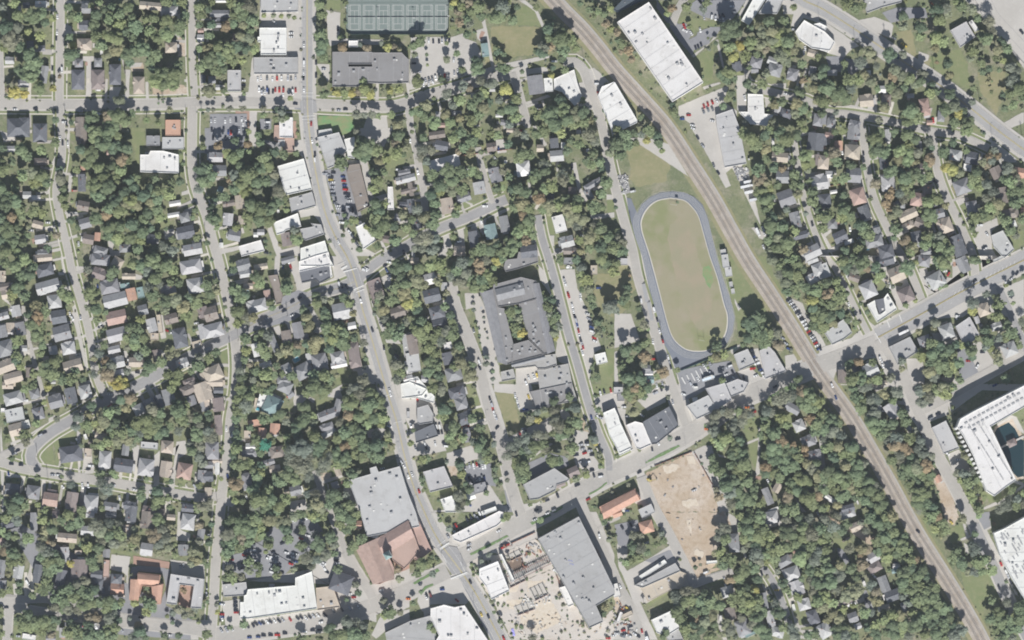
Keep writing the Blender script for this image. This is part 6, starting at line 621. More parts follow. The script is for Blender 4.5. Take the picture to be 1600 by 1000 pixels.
for code, pts in G:
    if code not in GT or GT[code][0] < 0: continue
    lv, nm, mt, st, am = GT[code]
    c = cnt[code] = cnt.get(code, -1)+1
    if code == 'g' and pts[0][1] < 280 and pts[0][0] > 900: mt = 'asphalt'
    p2 = rough(pts, st, am, rng) if am else pts
    z = lv/100+(c % 14)*.0043+(.42 if code in 'w4' else 0)
    o = struct(flat_poly(nm, p2, z, M[mt])); fix_up(o)

MED = [[(1008,722),(1036,706),(1060,695),(1063,697),(1038,711),(1009,724)],[(734,865),(764,850),(792,836),(795,838),(764,855),(736,868)],[(828,817),(858,802),(862,805),(832,820)],[(856,800),(879,790),(880,793),(868,801)],
 [(920,771),(934,764),(948,753),(949,755),(934,767),(920,774)],[(645,911),(684,888),(687,892),(648,913)],[(656,925),(664,916),(676,912),(678,914),(666,920),(658,930)],[(1201,620),(1228,604),(1245,599),(1245,601),(1222,617)],[(1100,662),(1107,664),(1105,671),(1100,668)]]
for i, pts in enumerate(MED):
    o = struct(flat_poly('median_lawn', rough(pts, 3, .3, rng), .60+i*.0043, M['bright_lawn'])); fix_up(o)
def line_paint(name, line, off, w, z, m, dash=None):
    vs, fs = [], []
    a, b = offset(line, off-w/2), offset(line, off+w/2)
    for i in range(len(line)-1):
        if dash and i % dash[1] >= dash[0]: continue
        k = len(vs)
        for p in (a[i], a[i+1], b[i+1], b[i]): vs.append((*W(*p), z))
        fs.append((k, k+1, k+2, k+3))
    o = mesh_obj(name, vs, fs, m); fix_up(o); struct(o); return o
ZL = .66
for nm, offs in (('main_road', (-.55, .55)), ('northeast_road', (-.6, .6)), ('wide_avenue', (-1.4, -.4))):
    for d in offs: line_paint('centre_line', roadlines[nm], d, .5, ZL, M['yellow'])
fine = smooth(ROADS[0][5], 3)
line_paint('lane_line', fine, 4.6, .3, ZL, M['white'], (1, 4)); line_paint('edge_line', fine, -8.2, .3, ZL, M['white'])
line_paint('edge_line', fine, 8.2, .3, ZL, M['white'])
fine = smooth(ROADS[3][5], 3)
for d in (-8, 7): line_paint('lane_line', fine, d, .35, ZL, M['white'], (1, 4))
fine = smooth(ROADS[22][5], 3)
for d in (-9.3, 9.3): line_paint('edge_line', fine, d, .3, ZL, M['white'])
fine = smooth(ROADS[2][5], 3)
line_paint('lane_line', fine, -6, .3, ZL, M['white'], (1, 4)); line_paint('lane_line', fine, 6, .3, ZL, M['white'], (1, 4))
line_paint('centre_line', smooth(ROADS[10][5], 3)[:60], 0, .35, ZL, M['yellow'])
# turn-lane hatching on the four-lane avenue
vs, fs = [], []
def quad(cx, cy, w, h, ang, z):
    c, s = math.cos(math.radians(ang)), math.sin(math.radians(ang))
    k = len(vs)
    for u, v in ((-1,-1),(1,-1),(1,1),(-1,1)):
        x, y = u*w/2, v*h/2
        vs.append((*W(cx+x*c-y*s, cy+x*s+y*c), z))
    fs.append((k, k+1, k+2, k+3))
for i in range(16):
    quad(1492+i*6.2, 458-i*3.2, 5, .7, -70, ZL+.01)
for (x, y, w, a) in ((1388,506,12,70),(1407,497,12,70),(1372,528,18,60)): quad(x, y, w, 1.2, a, ZL+.012)
# crosswalks and stop bars
for (x, y, w, a) in ((480,145,18,0),(480,150,18,0),(482,181,20,-5),(482,186,20,-5),(484,191,9,-5),(622,659,14,-15),(631,722,12,-20),(604,618,14,-15),
                     (534,411,14,-25),(558,453,12,-18),(690,848,17,-38),(722,900,22,-22),(723,886,16,62),(694,872,16,62)):
    quad(x, y, w, .8, a, ZL+.016)
o = mesh_obj('crosswalk_and_hatching', vs, fs, M['white']); fix_up(o); struct(o)
# brick intersection slab
o = flat_poly('junction_surface', [(688,862),(702,853),(714,855),(730,885),(710,898),(705,896)], ZL-.02, M['asphalt']); struct(o); fix_up(o)
o = flat_poly('junction_surface', [(474,155),(488,155),(494,158),(496,176),(470,178),(469,160)], ZL-.02, M['asphalt']); struct(o); fix_up(o)
o = flat_poly('junction_surface', [(538,422),(560,419),(570,446),(549,452)], ZL-.02, M['asphalt']); struct(o); fix_up(o)
o = flat_poly('highway_road', [(1508,-60),(1640,-60),(1640,345),(1578,276),(1536,228)] and [(1508,-40),(1700,-40),(1700,200),(1640,145),(1578,76),(1536,28)], .30, M['concrete']); struct(o); fix_up(o)
hl = [(1508,-40),(1536,28),(1578,76),(1640,145)]
for k, d in enumerate((-12, -24)): line_paint('highway_joint', smooth(hl, 4), d, .5, .33+k*.004, M['asphalt'])
o = mesh_obj('highway_barrier', *(lambda L: ([(*W(*p), z) for d, z in ((0,.3),(0,1.2),(-.8,1.2),(-.8,.3)) for p in offset(L, d)], [tuple(r*len(L)+i for r, i in ((a,i),(a,i+1),(a+1,i+1),(a+1,i))) for a in range(3) for i in range(len(L)-1)]))(smooth(hl, 8)), M['concrete'])
tag(o, 'long low concrete parapet edging the pale highway in the northeastern corner', 'barrier')

# ------------------------------------------------------------------ railway
rail = [(838,-40),(850,-16),(880,18),(908,46),(935,78),(960,110),(1000,154),(1040,200),(1080,260),(1112,310),(1140,360),(1167,408),(1200,458),(1236,514),(1268,566),(1292,602),(1328,652),(1360,706),(1392,762),(1415,805),(1440,848),(1472,898),(1504,950),(1532,1000),(1550,1040)]
rl = smooth(rail, 8)
a = ribbon('railway_gravel', rl, -18, 17, .15, M['dry']); fix_up(a); struct(a)
a = ribbon('railway_ballast', rl, -11, 11, .36, M['ballast']); fix_up(a); struct(a)
a = ribbon('service_track', rl, -14, -11.1, .38, M['street']); fix_up(a); struct(a)
def rail_track(c, label):
    t = bpy.data.objects.new('railway_track', None); COL.objects.link(t)
    tag(t, label, 'railway track')
    for s in (-1.15, 1.15):
        ln2 = offset(rl, c+s); a_, b_ = offset(ln2, -.16), offset(ln2, .16); k = len(rl)
        vs = [(*W(*p), .86) for p in a_]+[(*W(*p), .86) for p in b_]+[(*W(*p), .70) for p in a_]+[(*W(*p), .70) for p in b_]
        fs = []
        for i in range(k-1):
            fs += [(i, i+1, k+i+1, k+i), (2*k+i, 2*k+i+1, i+1, i), (k+i, k+i+1, 3*k+i+1, 3*k+i)]
        mesh_obj('rail', vs, fs, M['rail'], t)
    ln3 = smooth(offset(rl, c), 1.6); vs, fs = [], []
    for i in range(0, len(ln3)-1):
        (x0, y0), (x1, y1) = ln3[i], ln3[i+1]; L = math.hypot(x1-x0, y1-y0) or 1
        ux, uy = (x1-x0)/L, (y1-y0)/L; k = len(vs)
        for u, v in ((-.3,-2.1),(.3,-2.1),(.3,2.1),(-.3,2.1)):
            vs.append((*W(x0+ux*u-uy*v, y0+uy*u+ux*v), .70))
        for q in range(4): vs.append((vs[k+q][0], vs[k+q][1], .5))
        fs += [(k,k+1,k+2,k+3),(k,k+4,k+5,k+1),(k+1,k+5,k+6,k+2),(k+2,k+6,k+7,k+3),(k+3,k+7,k+4,k)]
    o = mesh_obj('sleepers', vs, fs, M['sleeper'], t); o['kind'] = 'stuff'; fix_up(o)
    a = ribbon('ballast_bed', rl, c-3.2, c+3.2, .5, M['ballast'], t); fix_up(a)
rail_track(-4.6, 'western line of the double railway track running diagonally on pale ballast')
rail_track(3.6, 'eastern line of the double railway track running diagonally on pale ballast')

# ------------------------------------------------------------------ naming: every label points at its thing from a landmark
LM = [(622,28,'green tennis courts'),(578,108,'flat-roofed community building'),(805,45,'park lawn'),(1030,80,'long white warehouse'),(440,62,'square white shop roof'),
 (432,102,'grey block above the cross street lot'),(123,125,'pair of twin houses'),(270,200,'flat orange roof'),(250,252,'long white hall'),(458,278,'white shop on the bend'),(518,235,'pale flat roof by the bend'),(1070,430,'running track'),
 (430,370,'curved-wall white shop'),(493,405,'white and grey corner shop'),(805,500,'courtyard school'),(843,70,'park path'),(965,168,'white depot by the railway'),(1145,215,'grey-roofed depot'),(1180,172,'stepped white building'),
 (1500,50,'pale square house by the highway'),(1270,62,'white station roof'),(1010,245,'grass patch above the running track'),(1375,494,'white corner building'),(1315,520,'pale building by the railway crossing'),(1550,690,'white apartment block'),(1585,860,'lower white apartment block'),(1260,566,'railway crossing'),
 (600,780,'large grey flat roof'),(615,860,'brown-roofed church'),(440,930,'long white shopping block'),(235,918,'terracotta courtyard building'),(290,925,'grey courtyard building'),(535,915,'dark pavilion'),(430,850,'tree-shaded car park'),(700,985,'white theatre roof'),
 (905,895,'long grey hall'),(830,940,'construction yard'),(1080,790,'bare dirt lot'),(967,787,'orange-roofed hall'),(1010,822,'small orange-roofed house'),(855,755,'zigzag-roofed block'),(685,745,'pale square building by the main road'),(745,825,'narrow white shop row'),(780,620,'dry school lawn'),
 (960,660,'white-roofed pair near the avenue'),(1040,665,'dark flat roof on the avenue'),(1110,625,'grey shops on the avenue'),(1110,590,'striped car park'),(905,480,'row of school parking'),(970,510,'pale basketball court'),(80,705,'crescent lawn'),(110,710,'dark house on the crescent'),
 (184,470,'long metal-roofed house'),(283,530,'big dark hip roof'),(430,635,'green-roofed villa'),(405,735,'orange villas'),(330,510,'pale house on the slanting street'),(515,645,'dark L-shaped house'),(185,600,'yellow tree'),(1330,300,'red square roof'),(1330,238,'tan square roof'),(1212,235,'lone grey house by the depot fence'),
 (1445,168,'red-roofed house'),(1500,270,'pale cottage on the eastern slope'),(1580,380,'pale shop by the avenue end'),(1190,700,'long straight garden path'),(1235,660,'grey cottage in the woods'),(1205,775,'narrow grey house in the woods'),(1380,880,'blue-tarp yard'),(1400,930,'dark house beside the railway woods'),
 (1210,960,'pale roofs among the southern trees'),(1150,930,'wood below the dirt lot'),(1300,30,'northeastern road'),(1460,640,'small white block beside the apartments'),(40,60,'northwestern corner'),(60,560,'western lane'),(60,330,'western woods'),(180,330,'great oak grove'),(190,20,'northern garden oaks'),(360,290,'grove behind the white shop'),
 (700,190,'crowded gardens below the car park'),(740,300,'tan square house'),(850,260,'white-roofed house with a pool'),(920,285,'dark house with zigzag gables'),(790,360,'pale green roof'),(680,480,'dark gabled trio'),(580,480,'black-roofed corner'),(1560,180,'park by the highway'),(1300,440,'railway parking row'),
 (480,560,'house with the swimming pool'),(560,545,'long brown-roofed house'),(1480,960,'railway embankment'),(1570,960,'southeastern wood'),(1290,730,'railway wood'),(130,860,'tree-lined lower street'),(60,920,'southwestern corner'),(40,640,'pale houses on the west edge'),(960,560,'basketball lawn'),(470,700,'grey-green oak mass')]
DIRS = ['east','northeast','north','northwest','west','southwest','south','southeast']
ORD = ['','second','third','fourth','fifth','sixth','seventh','eighth','ninth','tenth','eleventh','twelfth','thirteenth','fourteenth','fifteenth','sixteenth']
class Labeler:
    def __init__(self): self.q = {}
    def add(self, o, x, y, desc, tail=''):
        L = sorted(LM, key=lambda l: (l[0]-x)**2+(l[1]-y)**2)
        for l in L[:2]:
            d = math.hypot(l[0]-x, l[1]-y)
            if d > 9: break
        a = math.degrees(math.atan2(-(y-l[1]), x-l[0])) % 360
        self.q.setdefault((desc, l[2], DIRS[int((a+22.5)//45) % 8]), []).append((d, o))
    def fit(self, o):
        w = o['label']
        for a, b in ((', nearest to it', ', nearest'), (' nearest to it', ' nearest'), ('small ', ''), ('medium ', ''), ('large ', ''), (' flat-roofed polygonal', ' flat-roofed')):
            if len(w.replace('-', ' ').split()) <= 16: break
            w = w.replace(a, b)
        o['label'] = w
    def done(self):
        for (desc, lm, dr), v in self.q.items():
            v.sort(key=lambda t: t[0])
            for i, (d, o) in enumerate(v):
                if len(v) == 1: o['label'] = '%s %s of the %s' % (desc, dr, lm)
                elif i == 0: o['label'] = '%s %s of the %s, nearest to it' % (desc, dr, lm)
                else: o['label'] = '%s %s of the %s, %s nearest to it' % (desc, dr, lm, ORD[min(i, 15)])
                self.fit(o)
LAB = Labeler()

# ------------------------------------------------------------------ houses
RC = {'k': (117,119,124), 'g': (153,153,154), 'l': (190,189,187), 'w': (229,227,222), 'b': (148,138,130), 't': (194,182,166), 'r': (186,160,148), 'o': (206,166,144), 'n': (150,138,134), 'u': (142,164,162), 'y': (205,190,120), 'p': (92,102,108)}
RN = {'k': 'dark grey', 'g': 'grey', 'l': 'pale grey', 'w': 'white', 'b': 'brown', 't': 'tan', 'r': 'reddish', 'o': 'orange', 'n': 'mauve-brown', 'u': 'blue-green', 'y': 'yellow', 'p': 'slate'}
SC = {'w': (220,216,208), 'o': (200,185,165)}
def colr(c, v=.06, k=K):
    r, g, b = RC[c]; f = 1+rng.uniform(-v, v)
    return (lin(r)*f*k, lin(g)*f*k*(1+rng.uniform(-.015, .015)), lin(b)*f*k, 1)
WALLC = [(206,200,190),(190,180,168),(170,165,160),(214,208,200),(160,140,128),(176,184,188)]
occ = np.zeros((1040, 1640), bool)          # where nothing may be scattered (survey grid)
def stamp_rect(cx, cy, w, h, ang, pad=1):
    c, s = math.cos(math.radians(ang)), math.sin(math.radians(ang)); R = int(math.hypot(w, h)/2)+3
    y0, y1, x0, x1 = max(0,int(cy)-R), min(1040,int(cy)+R), max(0,int(cx)-R), min(1640,int(cx)+R)
    if y1 <= y0 or x1 <= x0: return
    yy, xx = np.mgrid[y0:y1, x0:x1]; dx, dy = xx-cx, yy-cy
    u = dx*c+dy*s; v = -dx*s+dy*c
    occ[y0:y1, x0:x1] |= (abs(u) < w/2+pad) & (abs(v) < h/2+pad)
def stamp_poly(pts):
    xs = [p[0] for p in pts]; ys = [p[1] for p in pts]
    x0, x1, y0, y1 = max(0,int(min(xs))), min(1640,int(max(xs))+1), max(0,int(min(ys))), min(1040,int(max(ys))+1)
    if y1 <= y0 or x1 <= x0: return
    yy, xx = np.mgrid[y0:y1, x0:x1]; ins = np.zeros(yy.shape, bool)
    for i in range(len(pts)):
        (xa, ya), (xb, yb) = pts[i-1], pts[i]
        if ya == yb: continue
        c = ((ya > yy) != (yb > yy)) & (xx < (xb-xa)*(yy-ya)/(yb-ya)+xa)
        ins ^= c
    occ[y0:y1, x0:x1] |= ins
for code, pts in G:
    if code in 'caglmrk0f1tenxyd' : stamp_poly(pts)
for code, pts in G:
    if code == 'q' and rng.random() < .75: stamp_poly(pts)
occ0 = occ; occ = np.zeros_like(occ0)
for nm, hw, _, hw2, _, _, _ in ROADS:
    for x, y in smooth(roadlines[nm], 4): stamp_rect(x, y, 2*hw, 2*hw, 0, -.5)
roadocc = occ; occ = occ0 | roadocc
for x, y in rl: stamp_rect(x, y, 26, 26, 0)
stamp_poly([(1508,-40),(1700,-40),(1700,200),(1640,145),(1578,76),(1536,28)])

def prism(w, d, z0, z1, cx=0, cy=0):
    v = [(cx+sx*w/2, cy+sy*d/2, z) for z in (z0, z1) for sx, sy in ((-1,-1),(1,-1),(1,1),(-1,1))]
    return v, [(0,1,5,4),(1,2,6,5),(2,3,7,6),(3,0,4,7),(4,5,6,7)]
def box_mesh(name, boxes, m):
    vs, fs = [], []
    for b in boxes:
        v, f = prism(*b); k = len(vs); vs += v; fs += [tuple(i+k for i in q) for q in f]
    me = bpy.data.meshes.new(name); me.from_pydata(vs, [], fs); me.materials.append(m); me.update(); return me
chim = box_mesh('chimney', [(.9,.9,0,2.2),(1.1,1.1,2.2,2.4)], M['brick'])
vent = box_mesh('roof_vent', [(.5,.5,0,.5)], M['unit'])
unit_me = box_mesh('rooftop_unit', [(1.0,1.0,0,.55),(.72,.72,.55,.62)], M['unit'])
seam_me = box_mesh('roof_seam', [(.22,1,0,.13)], M['unit'])
sky_me = box_mesh('skylight', [(1.4,1.4,0,.25),(1.1,1.1,.25,.36)], M['white'])

def roof_geo(w, d, style, z, rise, e=.55, wing=None):
    """roof over a w x d box, ridge along x; gable 'g' or hip 'h'"""
    W2, D2 = w/2+e, d/2+e; zt = z+rise; th = .22
    if style == 'g':
        r = W2
        vs = [(-W2,-D2,z),(W2,-D2,z),(W2,D2,z),(-W2,D2,z),(-r,0,zt),(r,0,zt)]
    else:
        r = max(W2-D2, .15)
        vs = [(-W2,-D2,z),(W2,-D2,z),(W2,D2,z),(-W2,D2,z),(-r,0,zt),(r,0,zt)]
    vs += [(x, y, zz-th) for x, y, zz in vs[:4]]
    fs = [(0,1,5,4),(2,3,4,5),(1,2,5),(3,0,4),(6,7,1,0),(7,8,2,1),(8,9,3,2),(9,6,0,3),(9,8,7,6)]
    # ridge cap, a strip proud of the slopes
    k = len(vs)
    for sx in (-r, r):
        vs += [(sx,-.22,zt-.02),(sx,0,zt+.07),(sx,.22,zt-.02)]
    fs += [(k,k+3,k+4,k+1),(k+1,k+4,k+5,k+2)]
    return vs, fs
allr = [(x, y, hw, nm) for nm, hw, *_ in ROADS for x, y in smooth(roadlines[nm], 3) if nm not in ('avenue', 'wide_avenue', 'highway', 'main_road')]
allr_np = np.array([(a[0], a[1], a[2]) for a in allr])
def driveway(cx, cy, w, d, ang, i):
    dd = np.hypot(allr_np[:,0]-cx, allr_np[:,1]-cy); k = int(dd.argmin())
    L = dd[k]
    if L > 46 or L < 12: return
    rx, ry, hw = allr_np[k]; ux, uy = (rx-cx)/L, (ry-cy)/L; px, py = -uy, ux
    s = rng.choice((-1, 1))*(min(w, d)/2+2.2); e = L-hw-.3
    a = (cx+px*s-ux*rng.uniform(-2, 6), cy+py*s-uy*rng.uniform(-2, 6)); b_ = (cx+px*s+ux*e, cy+py*s+uy*e); hwid = rng.uniform(1.7, 2.6)
    q = [(a[0]+px*hwid, a[1]+py*hwid), (a[0]-px*hwid, a[1]-py*hwid), (b_[0]-px*hwid, b_[1]-py*hwid), (b_[0]+px*hwid, b_[1]+py*hwid)]
    o = struct(flat_poly('driveway', rough(q, 5, .25, rng), .115+(i % 40)*.004, M[rng.choice(('pale', 'concrete', 'street'))])); fix_up(o)
    stamp_rect((a[0]+b_[0])/2, (a[1]+b_[1])/2, math.hypot(a[0]-b_[0], a[1]-b_[1]), 2*hwid, math.degrees(math.atan2(uy, ux)), 0)
    # a front lawn and a patio behind
    lx, ly = cx+ux*(min(w, d)/2+5), cy+uy*(min(w, d)/2+5)
    n_ = 10; pts = [(lx+math.cos(t*.628)*rng.uniform(5, 9), ly+math.sin(t*.628)*rng.uniform(5, 9)) for t in range(n_)]
    o = struct(flat_poly('front_lawn', rough(pts, 3, .6, rng), .035+(i % 12)*.004, M[rng.choice(('lawn', 'lawn', 'dry'))])); fix_up(o)
    if rng.random() < .6:
        bx, by = cx-ux*(min(w, d)/2+4)+px*rng.uniform(-4, 4), cy-uy*(min(w, d)/2+4)+py*rng.uniform(-4, 4); g = rng.uniform(2, 4.5)
        q = [(bx-px*g-ux*2, by-py*g-uy*2), (bx+px*g-ux*2, by+py*g-uy*2), (bx+px*g+ux*2, by+py*g+uy*2), (bx-px*g+ux*2, by-py*g+uy*2)]
        o = struct(flat_poly('patio', rough(q, 4, .4, rng), .285+(i % 12)*.0043, M[rng.choice(('pale', 'concrete', 'dirt', 'mulch'))])); fix_up(o)
nh = 0
H.sort(key=lambda h: -h[2]*h[3])
ngab = 0
small_vs, small_fs = [], []
houseocc = np.zeros((1040, 1640), bool)
for (cx, cy, w, d, ang, st, c) in H:
    occ, houseocc = houseocc, occ; stamp_rect(cx, cy, w, d, ang, -1.5); occ, houseocc = houseocc, occ
    if cx < -20 or cx > 1620 or cy < -20 or cy > 1020: continue
    stamp_rect(cx, cy, w, d, ang)
    wm, dm = w*S, d*S; area = wm*dm
    x, y = W(cx, cy); rz = -math.radians(ang)
    if dm > wm: wm, dm = dm, wm; rz += math.pi/2
    wm -= .9; dm -= .9
    if st == 's':                                # parking or tennis shelters: slab on posts
        st = 'f'
    small = area < 34
    if c == 't' and st == 'f' and area < 120 or st == 's': pass
    nm = {'g': 'gabled_house', 'h': 'hipped_house', 'f': 'flat_roofed_building'}[st]
    if small: nm = {'g': 'garden_shed', 'h': 'garden_shed', 'f': 'flat_roofed_shed'}[st]
    hh = 2.8 if small else (4.2 if area < 90 else 5.4 if area < 200 else 6.2)
    root = bpy.data.objects.new(nm, None); COL.objects.link(root); root.location = (x, y, 0); root.rotation_euler = (0,0,rz)
    root['category'] = 'shed' if small else ('building' if st == 'f' else 'house')
    root['group'] = 'garden sheds and outbuildings' if small else ('small flat-roofed buildings' if st == 'f' else 'houses with %s roofs' % ('gabled' if st == 'g' else 'hipped'))
    nh += 1
    if st != 'f' and not small: driveway(cx, cy, w, d, ang, nh)
    wc = rng.choice(WALLC); wcol = rgb(*wc, .8)
    rc = colr(c)
    if st == 'f':
        v, f = prism(wm, dm, 0, hh)
        # parapet ring
        k = len(v); t = .3
        ww = mesh_obj('wall', v[:8]+[(sx*(wm/2-t), sy*(dm/2-t), hh) for sx, sy in ((-1,-1),(1,-1),(1,1),(-1,1))]+[(sx*(wm/2-t), sy*(dm/2-t), hh-.4) for sx, sy in ((-1,-1),(1,-1),(1,1),(-1,1))],
                      f[:4]+[(4,5,9,8),(5,6,10,9),(6,7,11,10),(7,4,8,11),(8,9,13,12),(9,10,14,13),(10,11,15,14),(11,8,12,15)], M['wall'], root)
        ww.color = rc
        v2 = [(sx*(wm/2-t), sy*(dm/2-t), hh-.38) for sx, sy in ((-1,-1),(1,-1),(1,1),(-1,1))]
        rr = mesh_obj('roof', v2, [(0,1,2,3)], M['flat'], root); rr.color = rc
        if area > 60:
            for _ in range(int(area/110)+1):
                link('rooftop_unit', unit_me, root, (rng.uniform(-.35,.35)*wm, rng.uniform(-.35,.35)*dm, hh-.36), 0, (1.6,1.6,1.8))
        desc = '%s flat-roofed %s' % (RN[c], 'shed' if small else ('building' if area > 100 else 'hut'))
    else:
        pw = mesh_obj('wall', *prism(wm-.6, dm-.6, 0, hh), M['wall'], root); pw.color = wcol
        rise = dm*(.24 if st == 'g' else .27)
        v, f = roof_geo(wm-.6, dm-.6, st, hh+.12, rise)
        rf = mesh_obj('roof', v, f, M['roof'], root); rf.color = rc
        if st == 'g':                             # gable ends
            g = [(sx*(wm-.6)/2, sy*(dm-.6)/2, hh) for sx in (-1, 1) for sy in (-1, 1)]+[(-(wm-.6)/2, 0, hh+rise*.93), ((wm-.6)/2, 0, hh+rise*.93)]
            for q in ((0,4,1),(2,3,5)):
                gg = mesh_obj('gable_wall', [g[i] for i in q], [(0,1,2)], M['wall'], root); gg.color = wcol
        if not small and area > 70:
            # cross wing or porch so that no roof is a bare box
            s = rng.choice((-1, 1)); pwid = dm*rng.uniform(.38, .55); px = rng.uniform(-.28, .28)*wm
            if rng.random() < .62:
                v, f = roof_geo(dm*.62, pwid, 'g' if rng.random() < .6 else 'h', hh+.13, pwid*.26, .35)
                o = mesh_obj('cross_gable', v, f, M['roof'], root); o.color = rc; o.rotation_euler = (0,0,math.pi/2); o.location = (px, s*dm*.23, .02)
            if rng.random() < .55:
                sw = rng.choice((-1, 1))
                v, f = prism(2.6, dm*rng.uniform(.4, .8), 2.5, 2.75)
                o = mesh_obj('porch_roof', v, f+[(3,2,1,0)], M['flat'], root); o.location = (sw*(wm/2+1.0), rng.uniform(-.1,.1)*dm, 0); o.color = colr(rng.choice('lwgt'))
                v, f = prism(2.2, dm*.4, 0, 2.5); q = mesh_obj('porch_wall', v, f, M['wall'], root); q.location = (sw*(wm/2+.8), 0, 0); q.color = wcol
            if rng.random() < .3:
                link('chimney', chim, root, (rng.uniform(-.3,.3)*wm, s*dm*.16, hh+rise*.45), 0, (.9,.9,1))
            for _ in range(rng.randint(0, 3)):
                yy = rng.uniform(-.25,.25)*dm
                link('roof_vent', vent, root, (rng.uniform(-.3,.3)*wm, yy, hh+.1+rise*(1-abs(yy)/(dm/2))), 0)
        size = 'small ' if area < 75 else ('large ' if area > 210 else '')
        desc = '%s%s %s-roofed %s' % (size, RN[c], 'gable' if st == 'g' else 'hip', 'shed' if small else 'house')
    LAB.add(root, cx, cy, desc)

# ------------------------------------------------------------------ large flat-roofed buildings
def inset(pts, d):
    out = []; N = len(pts)
    for i in range(N):
        a, b, c = pts[i-1], pts[i], pts[(i+1) % N]
        def nrm(p, q):
            dx, dy = q[0]-p[0], q[1]-p[1]; L = math.hypot(dx, dy) or 1
            return -dy/L, dx/L
        n1, n2 = nrm(a, b), nrm(b, c)
        mx, my = n1[0]+n2[0], n1[1]+n2[1]; dd = max(.35, (mx*mx+my*my)/2)
        out.append((b[0]+mx/dd*d, b[1]+my/dd*d))
    return out
def inside(p, pts):
    r = False
    for i in range(len(pts)):
        (xa, ya), (xb, yb) = pts[i-1], pts[i]
        if (ya > p[1]) != (yb > p[1]) and p[0] < (xb-xa)*(p[1]-ya)/(yb-ya)+xa: r = not r
    return r
PL = [(1030,80,'very long white flat-roofed warehouse beside the railway','warehouse'),(440,8,'pale flat-roofed shop block at the top edge by the main road','shop'),(425,65,'square bright white flat-roofed shop north of the grey block','shop'),
 (431,102,'wide grey flat-roofed block north of the cross street parking lot','building'),(366,126,'small pale flat-roofed building at the western end of the parking lot','building'),(577,105,'dark stepped flat-roofed community building south of the tennis courts','building'),
 (872,132,'white flat-roofed depot inside the bend of the track street','depot'),(962,168,'white flat-roofed depot wedged between two streets and the railway','depot'),(1145,215,'long pale grey flat-roofed depot with big yard east of the railway','depot'),
 (1180,172,'stepped white building just north of the grey depot','building'),(1502,54,'square pale flat-roofed house standing alone near the highway','building'),(1270,58,'white station with two roof levels beside the northeastern road','station'),
 (250,255,'long white metal-roofed hall with small northern annex','hall'),(458,278,'white three-bay shop on the bend of the main road','shop'),(475,317,'dark speckled flat roof directly south of the white three-bay shop','building'),(448,348,'white shop with a curved wall behind the main road','shop'),
 (486,362,'grey shop with white corner on the main road bend','shop'),(491,397,'white flat-roofed shop north of the crossing','shop'),(393,387,'white box-shaped building off the western street','building'),(518,230,'pale flat-roofed shop with many rooftop units','shop'),(571,368,'white slanting shop east of the main road','shop'),
 (560,295,'long brownish flat roof beside the angled car park','building'),(492,416,'speckled grey flat roof at the crossing corner','building'),(588,453,'small brownish flat-roofed shop east of the crossing','shop'),(1376,481,'white corner building with dark roof court on the wide avenue','building'),(1310,520,'pale flat-roofed building east of the railway parking row','building'),
 (1411,545,'speckled grey flat-roofed building south of the wide avenue','building'),(1508,518,'pale grey flat-roofed building with tall parapet south of the avenue','building'),(597,775,'large pale grey flat roof with roof court above the church','building'),(685,748,'pale square flat-roofed building east of the main road','building'),
 (854,757,'dark zigzag flat-roofed block on the avenue','building'),(960,675,'long white flat-roofed building on the avenue','building'),(998,678,'shorter white flat-roofed building beside the dark roof','building'),(1032,664,'dark grey flat roof with white hoods on the avenue','building'),(1096,645,'pale grey shop on the avenue, western half','shop'),
 (1121,620,'pale grey shop on the avenue, eastern half','shop'),(966,785,'long orange tiled flat hall south of the avenue','hall'),(1550,690,'huge white U-shaped apartment block around a pond','apartment block'),(1476,683,'small white flat-roofed block beside the apartments','building'),(290,925,'pale grey U-shaped courtyard building','building'),
 (231,920,'terracotta U-shaped courtyard building','building'),(435,930,'long white flat-roofed shopping block','shopping block'),(515,932,'tan flat roof at the eastern end of the shopping block','building'),(367,921,'small pale roof at the western end of the shopping block','building'),(590,875,'brown hall of the church, southern wing','church'),
 (625,850,'brown hall of the church, northeastern wing','church'),(745,825,'long narrow white shop row with pointed western end','shop row'),(903,895,'long grey flat-roofed hall beside the construction yard','hall'),(772,905,'white unfinished block at the construction corner','building'),(715,975,'white theatre roof with pleated front south of the junction','theatre'),
 (1027,897,'narrow grey roof south of the orange house','building'),(1039,978,'white flat-roofed building at the bottom edge','building'),(1590,870,'lower white apartment block beside the southeastern street','apartment block')]
SCHOOL = (745, 905, 395, 640)
school = bpy.data.objects.new('school_building', None); COL.objects.link(school)
tag(school, 'big grey-roofed courtyard school with planted inner court', 'school'); school.location = (*W(800,500), 0)
